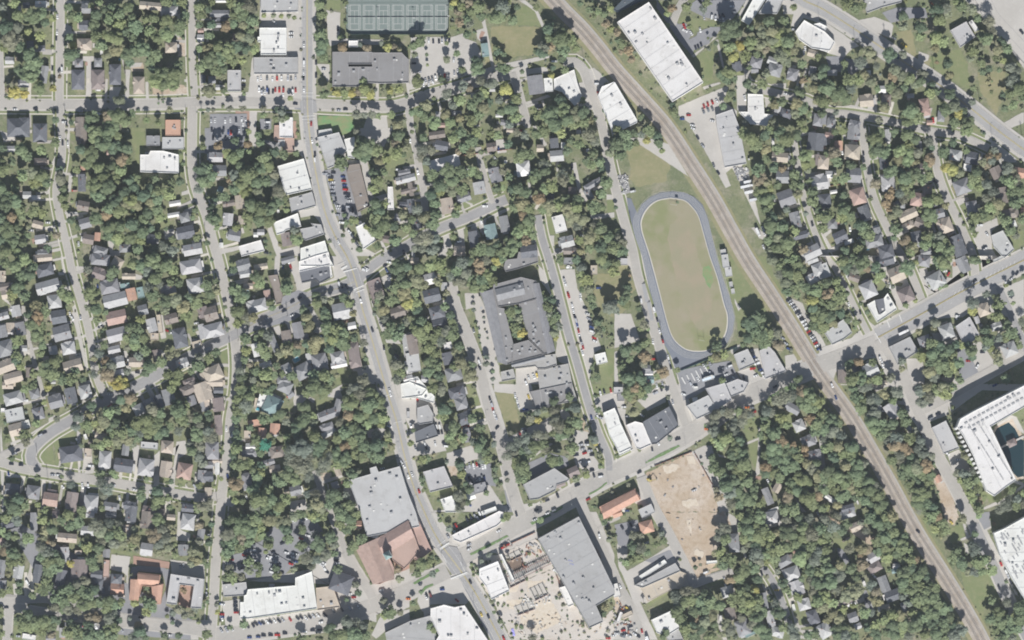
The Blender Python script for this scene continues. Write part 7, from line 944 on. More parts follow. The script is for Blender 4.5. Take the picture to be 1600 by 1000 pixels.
def flat_building(h, c, pts):
    mx, my = sum(p[0] for p in pts)/len(pts), sum(p[1] for p in pts)/len(pts)
    stamp_poly(pts)
    isch = SCHOOL[0] < mx < SCHOOL[1] and SCHOOL[2] < my < SCHOOL[3]
    Wp = [W(*p) for p in pts][::-1]
    Wp = Wp if sum(Wp[i-1][0]*Wp[i][1]-Wp[i][0]*Wp[i-1][1] for i in range(len(Wp))) > 0 else Wp[::-1]
    ox, oy = W(mx, my)
    Lp = [(x-ox, y-oy) for x, y in Wp]; ip = inset(Lp, .38); N = len(Lp)
    if isch: root = school; off = (ox-school.location.x, oy-school.location.y)
    else:
        root = bpy.data.objects.new('flat_roofed_building', None); COL.objects.link(root); root.location = (ox, oy, 0); off = (0, 0)
        best = min(PL, key=lambda l: math.hypot(l[0]-mx, l[1]-my)); d = math.hypot(best[0]-mx, best[1]-my)
        if d < 34 and best not in usedL: usedL.append(best); tag(root, best[2], best[3])
        else:
            root['category'] = 'building'; LAB.add(root, mx, my, '%s flat-roofed polygonal building' % RN[c])
        root['group'] = 'large flat-roofed buildings'
        root.name = {'church': 'church_building', 'apartment block': 'apartment_block', 'warehouse': 'warehouse', 'depot': 'depot', 'shop': 'shop_building', 'hall': 'hall_building'}.get(root['category'], 'flat_roofed_building')
    vs = [(x+off[0], y+off[1], z) for P_, z in ((Lp, 0), (Lp, h), (ip, h), (ip, h-.9 if h > 3.5 else h-.3)) for x, y in P_]
    fs = [(r*N+i, r*N+(i+1) % N, (r+1)*N+(i+1) % N, (r+1)*N+i) for r in range(3) for i in range(N)]
    rc = colr(c, .04)
    if c == 'g' and not isch: rc = rgb(176, 175, 173, K)
    if isch or 570 < mx < 590 and my < 130: rc = rgb(*((148,146,145) if c in 'kg' else (176,174,170)), K)
    wl = mesh_obj('wall', vs, fs, M['wall'], root); pc = [min(.8, v*1.12) for v in rc[:3]]+[1]; wl.color = pc
    zr = (h-.85 if h > 3.5 else h-.28)
    rv = [(x+off[0], y+off[1], zr) for x, y in ip]
    rf = mesh_obj('roof', rv, [tuple(range(N))], M['flat'], root); rf.color = rc
    bm = bmesh.new(); bm.from_mesh(rf.data); bmesh.ops.triangulate(bm, faces=bm.faces); bm.to_mesh(rf.data); bm.free(); fix_up(rf)
    ar = abs(sum(Lp[i-1][0]*Lp[i][1]-Lp[i][0]*Lp[i-1][1] for i in range(N)))/2
    if c in 'ro' : 
        return root, zr
    x0, x1 = min(p[0] for p in Lp), max(p[0] for p in Lp); y0, y1 = min(p[1] for p in Lp), max(p[1] for p in Lp)
    best = max(range(N), key=lambda i: math.hypot(Lp[i][0]-Lp[i-1][0], Lp[i][1]-Lp[i-1][1]))
    aa = math.atan2(Lp[best][1]-Lp[best-1][1], Lp[best][0]-Lp[best-1][0])
    if ar > 500 and h > 3.4:
        ca, sa = math.cos(aa), math.sin(aa); big_ = inset(Lp, .8)
        us = [x*ca+y*sa for x, y in big_]; vs2 = [-x*sa+y*ca for x, y in big_]; u = min(us)+5
        while u < max(us)-2:
            v = min(vs2); st0 = None
            while v <= max(vs2)+.5:
                ins = inside((u*ca-v*sa, u*sa+v*ca), big_)
                if ins and st0 is None: st0 = v
                if not ins and st0 is not None:
                    if v-st0 > 3:
                        vm = (v-.5+st0)/2; link('roof_seam', seam_me, root, (u*ca-vm*sa+off[0], u*sa+vm*ca+off[1], zr+.01), aa, (rng.uniform(.8, 1.3), v-.5-st0, 1))
                    st0 = None
                v += .5
            u += rng.choice((9, 11, 14))
    k = min(26, int(ar/(170 if h > 3.4 else 400))+1); tries = 0
    if h < 3.4: k = 0
    ca, sa = math.cos(aa), math.sin(aa)
    while k > 0 and tries < 200:
        tries += 1
        p = (rng.uniform(x0, x1), rng.uniform(y0, y1))
        if rng.random() < .5 and tries < 100: # rows of units follow the long wall
            pass
        if not inside(p, inset(Lp, 2.2)): continue
        q = rng.random(); k -= 1
        if q < .55: link('rooftop_unit', unit_me, root, (p[0]+off[0], p[1]+off[1], zr+.01), aa, (rng.uniform(1.3,3.2), rng.uniform(1.2,2.4), rng.uniform(1.6,3)))
        elif q < .8: link('skylight', sky_me, root, (p[0]+off[0], p[1]+off[1], zr+.01), aa, (rng.uniform(.9,1.6), rng.uniform(.9,1.6), 1))
        else: link('roof_vent', vent, root, (p[0]+off[0], p[1]+off[1], zr), aa, (1.3,1.3,1.6))
    return root, zr
usedL = []
for i, (h, c, pts) in enumerate(P): flat_building(h+i*.0045, c, pts)
# bearing lines, seams and courts on the bigger roofs

# ------------------------------------------------------------------ big roofs: extra shape
def thing(name, label, cat, px, py, z=0, rz=0, group=None):
    o = bpy.data.objects.new(name, None); COL.objects.link(o); x, y = W(px, py)
    o.location = (x, y, z); o.rotation_euler = (0,0,rz); return tag(o, label, cat, group)
def boxes(name, bx, m, parent=None, color=None):
    me = box_mesh(name, bx, m); return link(name, me, parent, color=color)
def slope_roof(name, quad_px, zlow, zhigh, root, c):      # a pitched slab between two eaves, ridge along the middle
    a, b, c_, d = [Vector((*W(*p), 0)) for p in quad_px]  # a-b one eave, d-c other eave
    r = root.location; m1, m2 = (a+d)/2, (b+c_)/2
    vs = [(v.x-r.x, v.y-r.y, z) for v, z in ((a,zlow),(b,zlow),(c_,zlow),(d,zlow),(m1,zhigh),(m2,zhigh),(a,zlow-.4),(b,zlow-.4),(c_,zlow-.4),(d,zlow-.4))]
    o = mesh_obj(name, vs, [(0,1,5,4),(2,3,4,5),(1,2,5),(3,0,4),(6,7,1,0),(7,8,2,1),(8,9,3,2),(9,6,0,3)], M['roof'], root); o.color = colr(c, .03)
    bm = bmesh.new(); bm.from_mesh(o.data); bmesh.ops.recalc_face_normals(bm, faces=bm.faces); bm.to_mesh(o.data); bm.free()
    return o
# school: pitched edges along the wings
def sp(zx, zy): return (640+zx/5, 400+zy/5)
slope_roof('pitched_roof', [sp(560,285), sp(690,830), sp(765,845), sp(650,260)], 10.3, 12.6, school, 'g')
slope_roof('pitched_roof', [sp(960,215), sp(1075,765), sp(1138,740), sp(1012,210)], 10.3, 12.6, school, 'g')
slope_roof('pitched_roof', [sp(665,262), sp(885,205), sp(905,300), sp(690,350)], 11.7, 13.9, school, 'g')
slope_roof('pitched_roof', [sp(790,838), sp(1055,772), sp(1065,800), sp(800,868)], 10.3, 11.6, school, 'g')
for zx, zy in ((860,235),(820,265),(905,370),(970,660),(1010,680),(860,760),(940,745),(880,720),(800,740),(1000,690),(560,405),(1080,840),(1130,880),(1170,880),(1060,950),(770,940)):
    x, y = W(*sp(zx, zy)); link('rooftop_unit', unit_me, school, (x-school.location.x, y-school.location.y, 12.9 if zy < 300 else (9.55 if zy < 800 else 6.2)), .25, (2.2,2.2,1.8))
# church tower, brown pitched halls
for o in list(bpy.data.objects):
    if o.get('category') == 'church':
        if o.location.x < W(606, 0)[0]: slope_roof('pitched_roof', [(556,855),(583,912),(617,904),(594,838)], 9.6, 13.5, o, 'r').color = colr('r')
        else: slope_roof('pitched_roof', [(588,842),(638,812),(648,838),(600,868)], 9.4, 13, o, 'r')
t = thing('church_tower', 'square white church tower between the two brown church halls', 'tower', 606.5, 866, 0, .5)
boxes('shaft', [(6.5,6.5,0,17),(7.2,7.2,17,17.8)], M['white'], t)
v = [(-3.4,-3.4,17.8),(3.4,-3.4,17.8),(3.4,3.4,17.8),(-3.4,3.4,17.8),(0,0,24)]
o = mesh_obj('spire', v, [(0,1,4),(1,2,4),(2,3,4),(3,0,4)], M['roof'], t); o.color = colr('u')
# orange hall ridge, U-shaped terracotta ridges
for o in list(bpy.data.objects):
    lb = o.get('label') or ''
    if lb.startswith('long orange'): slope_roof('pitched_roof', [(939,792),(991,764),(999,780),(943,811)], 7.6, 10, o, 'o')
    if lb.startswith('terracotta U'):
        slope_roof('pitched_roof', [(205,904),(204,935),(218,937),(221,905)], 9.6, 11.6, o, 'o')
        slope_roof('pitched_roof', [(239,915),(241,940),(252,942),(255,912)], 9.6, 11.6, o, 'o')
        slope_roof('pitched_roof', [(216,895),(251,899),(249,913),(217,912)], 9.8, 12, o, 'o')
    if 'wide grey flat-roofed block' in lb: pass
    if lb.startswith('huge white U'):              # rows of units and recessed strips on the apartment roof
        for i in range(26):
            zx = 1130+i*17; zy = 300-i*9.4
            for q in (0, 1):
                x, y = W(1280+(zx+q*26)/5, 600+(zy+q*38)/5)
                if i % 2 == 0: link('rooftop_unit', unit_me, o, (x-o.location.x, y-o.location.y, 19.62), .5, (3.2,1.8,.7))
        for i in range(22):
            for q in (0, 1):
                x, y = W(1280+(1160+i*12+q*70)/5, 600+(330+i*19-q*20)/5)
                if i % 3 != 1: link('rooftop_unit', unit_me, o, (x-o.location.x, y-o.location.y, 19.62), -1.05, (4.2,.9,.7))
        for i in range(13):                        # balcony piers along the street side
            x, y = W(1280+(1065+i*17)/5, 600+(345+i*34)/5)
            link('balcony', box_mesh('balcony', [(2.2,2.6,0,18.6)], M['white']) if i == 0 else bpy.data.meshes['balcony'], o, (x-o.location.x-1, y-o.location.y, 0), -1.05)
    if lb.startswith('lower white apartment'):
        for i in range(60):
            x, y = W(1280+rng.uniform(1400,1600)/5, 800+rng.uniform(130,640)/5)
            if inside((800+x/S, 500-y/S), [(1556,834),(1600,810),(1600,925),(1578,900)]):
                link('rooftop_unit', unit_me, o, (x-o.location.x, y-o.location.y, 14.65), -1.05, (3.4,1.1,.8))

# ------------------------------------------------------------------ tennis courts
cf = thing('tennis_court_fence', 'tall green fence round the tennis courts', 'fence', 622, 25)
fp = [(541,-8),(541,50),(549,54),(697,54),(701,48),(702,-8)]
fx = [W(*p) for p in fp]; r0 = cf.location
vs, fs = [], []
for i in range(len(fx)-1):
    k = len(vs)
    for (x, y), z in ((fx[i],0),(fx[i+1],0),(fx[i+1],3.2),(fx[i],3.2)): vs.append((x-r0.x, y-r0.y, z))
    fs.append((k,k+1,k+2,k+3))
mfence = mat('fence_mesh', G_(70,96,88)); mesh_obj('mesh_panel', vs, fs, mfence, cf)
post = box_mesh('fence_post', [(.12,.12,0,3.4)], M['metal'])
for i in range(len(fx)-1):
    a, b = Vector(fx[i]), Vector(fx[i+1]); L = (b-a).length; k = max(1, int(L/9))
    for j in range(k):
        p = a+(b-a)*j/k; link('fence_post', post, cf, (p.x-r0.x, p.y-r0.y, 0))
cm = bpy.data.meshes.new('court_lines')
vs, fs = [], []
def strip(x, y, w, h):
    k = len(vs); vs.extend([(x-w/2,y-h/2,0),(x+w/2,y-h/2,0),(x+w/2,y+h/2,0),(x-w/2,y+h/2,0)]); fs.append((k,k+1,k+2,k+3))
for u in (-5.5,-4.1,4.1,5.5): strip(u, 0, .25, 23.8)
for v_ in (-11.9,-6.4,6.4,11.9): strip(0, v_, 11 if abs(v_) > 10 else 8.2, .25)
strip(0, 0, .2, 12.8); cm.from_pydata(vs, [], fs); cm.materials.append(M['white'])
net = box_mesh('tennis_net', [(12.8,.1,.1,1.05),(.14,.14,0,1.15,-6.4,0),(.14,.14,0,1.15,6.4,0)], M['metal'])
pad = bpy.data.meshes.new('court_pad'); pad.from_pydata([(-6.6,-14,0),(6.6,-14,0),(6.6,14,0),(-6.6,14,0)], [], [(0,1,2,3)]); pad.materials.append(mat('court_inner', G_(130,140,135), layers=((.3,.5,.8,G_(120,130,125),4,'MIX',.5),)))
NC = ['westernmost','second from the west','third from the west','middle','third from the east','second from the east','easternmost']
for i in range(7):
    for j, cy in enumerate((27, -20)):
        cx = 554+i*22.6
        t = thing('tennis_court', '%s green tennis court of the %s row with white lines' % (NC[i], 'front' if j == 0 else 'top-edge'), 'tennis court', cx, cy, 0, 0, 'tennis courts in a row')
        a = link('court_surface', pad, t, (0,0,.46+.0045*i)); link('court_lines', cm, t, (0,0,.52)); link('net', net, t, (0,0,.46))
lamp = box_mesh('light_pole', [(.22,.22,0,9)], M['metal']); head = box_mesh('lamp_head', [(2.2,.5,9,9.3)], M['white'])
for i, (x, y, l) in enumerate(((592,29,'floodlight mast in the middle of the tennis courts'),(647,29,'floodlight mast of the eastern tennis courts'),(701,26,'floodlight mast on the eastern fence of the tennis courts'),(541,13,'floodlight mast on the western fence of the tennis courts'))):
    t = thing('floodlight', l, 'floodlight', x, y, 0, 0, 'floodlights round the tennis courts'); link('pole', lamp, t); link('lamp_head', head, t)

# ------------------------------------------------------------------ running track lanes
inner = [(960+x/5, 400+y/5) for x, y in ((440,-456),(545,-437),(606,-386),(656,-314),(696,-182),(746,-2),(806,168),(856,368),(886,470),(876,592),(825,685),(742,736),(650,748),(556,731),(465,655),(414,532),(344,262),(274,2),(208,-210),(214,-304),(265,-386),(336,-436))]
il = smooth(inner+[inner[0]], 5)
o = flat_poly('track_kerb_surface', il, .44, M['pale']); struct(o); fix_up(o)
o = flat_poly('sports_field', offset(il, 1.3) if False else [(1072+(x-1072)*.975, 430+(y-430)*.988) for x, y in il], .46, M['field']); struct(o); fix_up(o)
o = flat_poly('green_field_patch', rough([(1098,418),(1108,414),(1112,422),(1114,440),(1110,450),(1102,448),(1096,436)], 3, 1, rng), .47, M['brightgreen']); struct(o); fix_up(o)
wear = [(1046,352),(1062,340),(1076,352),(1088,392),(1098,430),(1112,470),(1110,505),(1096,515),(1080,498),(1066,470),(1052,425),(1044,385)]
o = flat_poly('worn_turf', rough(rough(wear, 8, 2.5, rng), 3, 1, rng), .476, M['worn']); struct(o); fix_up(o)
for k in range(1, 6): line_paint('lane_line', il, -k*2.0-1.0, .3, .45+.004*k, M['white'])
gp = box_mesh('goal_frame', [(.15,.15,0,3.2,-2.9,0),(.15,.15,0,3.2,2.9,0),(5.9,.15,3.1,3.25),(.15,.15,3.2,9,-2.9,0),(.15,.15,3.2,9,2.9,0)], M['white'])
for (x, y, l) in ((1052,320,'white goal posts at the upper end of the sports field'),(1096,532,'white goal posts at the lower end of the sports field')):
    t = thing('goal_posts', l, 'goal', x, y, .4, -.17, 'goal posts on the field'); link('goal_frame', gp, t)
bl = box_mesh('bench_row', [(1.0,14,0,.5),(1.0,14,0,.9,1,0),(1.0,14,0,1.3,2,0),(1.0,14,0,1.7,3,0)], M['metal'])
for (x, y, l) in ((1006,458,'silver bleachers between the track and the street, upper one'),(1014,487,'silver bleachers between the track and the street, lower one')):
    t = thing('bleachers', l, 'bleachers', x, y, .3, .2, 'bleachers beside the track'); link('bench_row', bl, t, (0,0,0), 0, (.8,1.3,1))

# ------------------------------------------------------------------ swimming pools
POOLS = [(403,636,6,11,5,'small turquoise pool beside the green-roofed villa'),(397,661,13,5,5,'turquoise pool on the orange terrace'),(385,681,6,9,-5,'blue freeform pool below the orange terrace'),
 (463,562,10,7,-30,'turquoise pool behind the hipped house near the cross street'),(387,456,4,5,0,'small blue pool near the slanting street'),(196,447,9,4,-8,'narrow turquoise pool above the metal-roofed house'),
 (234,10,8,3,0,'blue pool behind the northern garden house'),(187,93,3,4,0,'small teal pool beside the twin houses'),(806,270,4,6,-10,'blue pool beside the white-roofed house'),(1356,388,7,7,0,'round turquoise pool in the eastern gardens'),
 (1402,891,8,4,-15,'blue pool cover in the yard beside the railway wood'),(345,296,7,6,-30,'bright blue pool under the oaks behind the white shop'),(1172,992,11,4,-25,'turquoise pool at the bottom edge gardens')]
for x, y, w, h, a, lb in POOLS:
    t = thing('swimming_pool', lb, 'swimming pool', x, y, 0, -math.radians(a), 'garden swimming pools')
    w *= S; h *= S; N = 20; round_ = w == h or 'freeform' in lb
    def ring(k):
        return [((abs(math.cos(q))**(1 if round_ else .35))*math.copysign(1, math.cos(q))*w/2*k, (abs(math.sin(q))**(1 if round_ else .35))*math.copysign(1, math.sin(q))*h/2*k) for q in [2*math.pi*i/N for i in range(N)]]
    a_, b_ = ring(1.25), ring(1)
    mesh_obj('coping', [(*p, .42) for p in a_]+[(*p, .42) for p in b_]+[(*p, .2) for p in a_], [(i, (i+1)%N, N+(i+1)%N, N+i) for i in range(N)]+[(2*N+i, 2*N+(i+1)%N, (i+1)%N, i) for i in range(N)], M['pale'], t)
    mesh_obj('water', [(*p, .36) for p in b_], [tuple(range(N))], M['pool'], t)
    stamp_rect(x, y, w/S, h/S, a)

# pond jetty between the apartments
t = thing('pond_pavilion', 'brown pavilion with narrow jetty over the dark pond', 'pavilion', 1581, 691, .4, .45)
boxes('deck', [(26,1.8,.6,.8)], M['concrete'], t); boxes('roof', [(8,5,3.2,3.5),(4,2,3.5,4.4)], M['brick'], t)
for sx in (-3.5, 3.5):
    for sy in (-2, 2): link('post', box_mesh('post', [(.25,.25,.8,3.2)], M['white']), t, (sx, sy, 0))

# ------------------------------------------------------------------ construction yard
for (x, y, l, s) in ((789,853,'red and black crawler excavator at the dug pit','excavator'),(818,887,'orange excavator working in the dug pit','excavator'),(1015,750,'yellow excavator at the corner of the dirt lot','excavator')):
    t = thing('excavator', l, s, x, y, .5, rng.uniform(0, 3), 'construction machines')
    boxes('track', [(4.2,.7,0,.9,0,-1.2),(4.2,.7,0,.9,0,1.2)], M['rubber'], t)
    ym = M['rust'] if 'yellow' not in l else M['yellow']
    boxes('body', [(3.4,2.7,1,2.1)], ym, t); boxes('cab', [(1.5,1.3,2.1,3.1,.7,.6)], M['glass'], t)
    v = [(1.2,-.3,1.8),(4.2,-.3,4.4),(6.6,-.3,1.2),(1.2,.3,1.8),(4.2,.3,4.4),(6.6,.3,1.2),(1.4,-.3,2.5),(4.2,-.3,5.0),(6.9,-.3,1.4),(1.4,.3,2.5),(4.2,.3,5),(6.9,.3,1.4)]
    mesh_obj('boom', v, [(0,1,7,6),(1,2,8,7),(3,9,10,4),(4,10,11,5),(6,7,10,9),(7,8,11,10)], ym, t); boxes('bucket', [(1.2,1.4,.2,1.3,6.9,0)], M['metal'], t)
vs, fs, mi = [], [], []
def scatter_boxes(n_, poly, smin, smax, zh, cols):
    x0, x1 = min(p[0] for p in poly), max(p[0] for p in poly); y0, y1 = min(p[1] for p in poly), max(p[1] for p in poly)
    c = 0
    while c < n_:
        px, py = rng.uniform(x0, x1), rng.uniform(y0, y1)
        if not inside((px, py), poly): continue
        c += 1; a = rng.uniform(0, 3.14); w, d = rng.uniform(smin, smax), rng.uniform(smin, smax)*.45; h = rng.uniform(.3, zh)
        v, f = prism(w, d, .3, .45+h); k = len(vs); x, y = W(px, py); ca, sa = math.cos(a), math.sin(a)
        vs.extend([(x+p*ca-q*sa, y+p*sa+q*ca, z) for p, q, z in v]); fs.extend([tuple(i+k for i in g) for g in f]); mi.extend([rng.choice(cols)]*5)
zt = lambda zx, zy: (640+zx/5, 800+zy/5)
scatter_boxes(55, [zt(770,780), zt(1160,760), zt(1240,900), zt(1080,1000), zt(850,960)], .6, 3.2, .8, (0,1,4,4,1))
scatter_boxes(30, [zt(880,660), zt(1100,650), zt(1100,720), zt(880,740)], 1, 4, 1.2, (0,0,1,3))
scatter_boxes(26, [zt(760,330), zt(1000,210), zt(1100,420), zt(830,500)], .8, 5, 1.0, (1,3,4,2))
scatter_boxes(26, [zt(1440,740), zt(1600,700), zt(1600,960), zt(1300,1000), zt(1200,950)], .6, 3, 1.0, (1,4,3,4))
scatter_boxes(24, [(1010,740),(1120,730),(1130,900),(1095,905)], .6, 3.0, .8, (1,4,0,3))
scatter_boxes(40, [(960,930),(985,950),(1000,990),(960,995)], 1, 4, 1.4, (0,1,2,3))
scatter_boxes(50, [(965,274),(980,272),(985,300),(972,304)], .8, 2.5, 1.0, (0,1,3))
scatter_boxes(50, [(1148,262),(1168,262),(1170,282),(1152,282)], 1, 4, 1.4, (0,1,3))
o = mesh_obj('stacked_building_materials', vs, fs, [M['white'], M['metal'], M['rust'], M['darklot'], M['dirt']], None, mi); o['kind'] = 'stuff'
tag(o, 'stacked timber, pallets and formwork scattered over the building sites')
t = thing('formwork_grid', 'dark slatted formwork over the pit beside the grey hall', 'formwork', 828, 890, .5, math.radians(26))
fb = box_mesh('beam', [(.5,9.5,2.2,2.7)], M['metal']); fl = box_mesh('girder', [(46,.6,1.5,2.1)], M['rust'])
for i in range(24): link('beam', fb, t, ((i-11.5)*1.9, 0, 0))
for s_ in (-3.5, 3.5): link('girder', fl, t, (0, s_, 0))
for k_, (x, y, w_, d_, a_, l_) in enumerate(((800,870,22,7,26,'pale floor slab with low walls in the upper pit'),(806,905,20,12,26,'pale floor slab below the slatted formwork'),(842,925,16,14,26,'square pale slab in the middle of the yard'),(820,950,20,10,20,'long pale slab in the lower yard'))):
    t = thing('floor_slab', l_, 'floor slab', x, y, .4, math.radians(a_), 'unfinished floor slabs')
    boxes('slab', [(w_,d_,0,.35)], M['concrete'], t)
    for q in range(4): boxes('wall', [(.3,d_*.8,.35,2.2,(-.4+.27*q)*w_,0)], M['pale'], t)
    boxes('wall', [(w_*.9,.3,.35,2.0,0,-d_*.42)], M['brick'], t)
# flags of coloured tarps and site barriers
for (x, y, w, d, a, c, l) in ((892,877,9,5,70,(90,100,190),'blue tarpaulin lying on the long grey hall roof'),(802,988,9,3,75,(170,165,225),'pale lilac tarpaulin at the construction yard edge'),(345,296,3,3,0,(40,80,180),''),(1404,890,1,1,0,(0,0,0),'')):
    if not l: continue
    t = thing('tarpaulin', l, 'tarpaulin', x, y, 13.3 if 'roof' in l else .6, -math.radians(a))
    N = 6; vv = [((i/N-.5)*w*S*1.3, (j/N-.5)*d*S*1.3, .15+.25*math.sin(i*2.1+j)*math.cos(j*1.7)) for j in range(N+1) for i in range(N+1)]
    mesh_obj('sheet', vv, [(j*(N+1)+i, j*(N+1)+i+1, (j+1)*(N+1)+i+1, (j+1)*(N+1)+i) for j in range(N) for i in range(N)], mat('tarp', rgb(*c)), t)
def barrier(name, a, b, h, m, label):
    A, B = Vector(W(*a)), Vector(W(*b)); L = (B-A).length; t = bpy.data.objects.new(name, None); COL.objects.link(t)
    t.location = (*A, 0); t.rotation_euler = (0,0,math.atan2((B-A).y, (B-A).x)); tag(t, label, name.replace('_', ' '))
    v, f = prism(L, .5, 0, h, L/2, 0); mesh_obj('panel', v, f, m, t)
    for i in range(int(L/6)+1): link('post', bpy.data.meshes.get('bpost') or box_mesh('bpost', [(.6,.6,0,h+.1)], M['metal']), t, (i*6, 0, 0))
barrier('site_fence', (799,849), (836,832), 2, M['rust'], 'orange site fence along the top of the dug pit')
barrier('site_fence', (869,899), (876,915), 2.4, M['rust'], 'short orange fence beside the long grey hall')
barrier('site_fence', (932,857), (939,872), 2.4, M['rust'], 'orange scaffold fence on the eastern wall of the grey hall')
barrier('timber_fence', (1023,728), (1081,706), 1.6, M['brick'], 'low dark fence along the top of the dirt lot')
barrier('timber_fence', (1085,708), (1120,770), 1.6, M['brick'], 'dark fence along the eastern side of the dirt lot')
barrier('hedge_fence', (1064,579), (1152,542), 2.2, mfence, 'dark screen fence between the running track and the striped car park')
barrier('timber_fence', (700,246), (805,232), 1.8, M['brick'], 'long timber garden fence east of the white paired roof')
barrier('timber_fence', (1268,296), (1323,286), 1.8, M['brick'], 'timber garden fence above the reddish square house')

# ------------------------------------------------------------------ cars
def car_mesh(name, L, Wd, h1, h2, cab, pm):
    vs, fs, mi = [], [], []
    def sect(x, hw, z0, z1): return [(x,-hw,z0),(x,-hw,z1),(x,hw,z1),(x,hw,z0)]
    prof = [(-L/2,.84,.45,h1*.82),(-L/2+.25,.96,.3,h1*.95),(-L*.28,1,.28,h1),(L*.22,1,.28,h1),(L/2-.35,.96,.3,h1*.86),(L/2,.78,.42,h1*.68)]
    for x, k, z0, z1 in prof: vs += sect(x, Wd/2*k, z0, z1)
    for i in range(len(prof)-1):
        a, b = i*4, i*4+4
        for q in range(3): fs.append((a+q, b+q, b+q+1, a+q+1)); mi.append(0)
    fs += [(0,1,2,3), (len(vs)-1, len(vs)-2, len(vs)-3, len(vs)-4)]; mi += [0, 0]
    x0, x1, x2, x3 = cab; k = len(vs); hw = Wd/2*.9; hr = Wd/2*.72
    vs += [(x0,-hw,h1),(x3,-hw,h1),(x3,hw,h1),(x0,hw,h1),(x1,-hr,h2),(x2,-hr,h2),(x2,hr,h2),(x1,hr,h2)]
    fs += [(k,k+1,k+5,k+4),(k+1,k+2,k+6,k+5),(k+2,k+3,k+7,k+6),(k+3,k,k+4,k+7),(k+4,k+5,k+6,k+7)]; mi += [1,1,1,1,0]
    for wx in (-L*.31, L*.31):                    # wheels
        for sy in (-1, 1):
            k = len(vs); N = 10
            for yy in (sy*(Wd/2-.22), sy*(Wd/2+.02)):
                for q in range(N): vs.append((wx+.33*math.cos(2*math.pi*q/N), yy, .33+.33*math.sin(2*math.pi*q/N)))
            for q in range(N): fs.append((k+q, k+(q+1)%N, k+N+(q+1)%N, k+N+q)); mi.append(2)
            fs.append(tuple(range(k+N, k+2*N))); mi.append(2)
    return vs, fs, mi
CT = {'sedan': car_mesh('s', 4.7, 1.85, .88, 1.42, (-1.75,-1.0,.55,1.25), 0), 'suv': car_mesh('u', 4.8, 1.95, 1.02, 1.72, (-2.25,-1.95,.5,1.15), 0),
      'pickup': car_mesh('p', 5.6, 2.0, 1.0, 1.75, (-.55,-.4,.75,1.35), 0), 'van': car_mesh('v', 5.6, 2.05, 1.15, 2.2, (-2.7,-2.6,1.6,2.3), 0)}
CM = {}
for k_, (v, f, m_) in CT.items():
    me = bpy.data.meshes.new(k_); me.from_pydata(v, [], f)
    for q in ('paint', 'glass', 'rubber'): me.materials.append(M[q])
    me.polygons.foreach_set('material_index', m_); me.update(); CM[k_] = me
CC = {'w': (226,226,224), 's': (176,178,182), 'k': (52,56,66), 'r': (176,52,48), 'b': (60,80,130), 'g': (120,124,128), 'y': (214,190,96), 'o': (216,120,60), 'n': (120,70,70)}
CN = {'w': 'white', 's': 'silver', 'k': 'black', 'r': 'red', 'b': 'blue', 'g': 'grey', 'y': 'yellow', 'o': 'orange', 'n': 'maroon'}
for (x0, y0, x1, y1, n_, a_) in ((330,188,384,187,10,90),(331,203,380,203,9,90),(333,216,372,216,7,90),(513,274,528,336,11,5),(536,276,546,330,9,5),(660,127,712,113,11,75),(668,65,702,63,7,90),(650,90,655,112,4,0),(1126,571,1148,604,8,-20),(1078,598,1116,580,7,60),
    (1100,27,1130,31,7,80),(1088,4,1112,-2,5,60),(1140,6,1150,26,4,0),(742,812,766,801,6,60),(700,838,722,827,5,60),(836,812,866,797,4,-25),(405,140,462,141,10,90),(404,122,462,123,9,90),(728,728,756,724,6,80),(728,748,758,745,7,80),(395,845,400,885,7,10),(430,862,440,895,6,15),
    (346,985,470,965,16,60),(470,963,560,948,8,55),(1530,505,1544,535,4,30),(1300,602,1312,640,3,70),(915,655,960,640,6,75),(1000,612,1035,600,5,80),(905,688,925,735,8,-15),(1218,520,1232,545,4,30)):
    for i in range(n_):
        if rng.random() < .22: continue
        q = i/max(1, n_-1); px, py = x0+(x1-x0)*q, y0+(y1-y0)*q
        if min([9]+[math.hypot(px-c[0], py-c[1]) for c in C if abs(px-c[0]) < 9]) < 4.2: continue
        C.append((px, py, a_, rng.choice('wwwssskkggbr')))
nc = {}
rest_v, rest_f, rest_m, rest_c = [], [], [], []
for (cx, cy, ang, c) in C:
    if not (-5 < cx < 1605 and -5 < cy < 1005): continue
    q = rng.random(); kind = 'sedan' if q < .48 else 'suv' if q < .78 else 'pickup' if q < .92 else 'van'
    if c in 'kb' and kind == 'van': kind = 'sedan'
    if c == 'w' and q > .8: kind = rng.choice(('van', 'pickup'))
    if c == 'k' and nc.get(kind, 0) > 290: kind = 'suv'
    r, g, b = CC[c]; f = rng.uniform(.9, 1.1); col = (lin(r)*f, lin(g)*f, lin(b)*f, 1)
    x, y = W(cx, cy); z = .52 if roadocc[int(min(1039,max(0,cy))), int(min(1639,max(0,cx)))] else .3
    a = -math.radians(ang+rng.uniform(-3, 3))+(math.pi if rng.random() < .5 else 0)
    o = link({'sedan': 'parked_car', 'suv': 'estate_car', 'pickup': 'pickup_truck', 'van': 'van'}[kind], CM[kind], None, (x, y, z), a, (1.0,1.08,1), col)
    nc[kind] = nc.get(kind, 0)+1
    o['category'] = {'sedan': 'car', 'suv': 'estate car', 'pickup': 'pickup truck', 'van': 'van'}[kind]; o['group'] = {'sedan': 'parked and driving cars', 'suv': 'tall estate cars', 'pickup': 'pickup trucks', 'van': 'vans'}[kind]
    LAB.add(o, cx, cy, '%s %s' % (CN[c], {'sedan': 'car', 'suv': 'estate car', 'pickup': 'pickup truck', 'van': 'van'}[kind]))
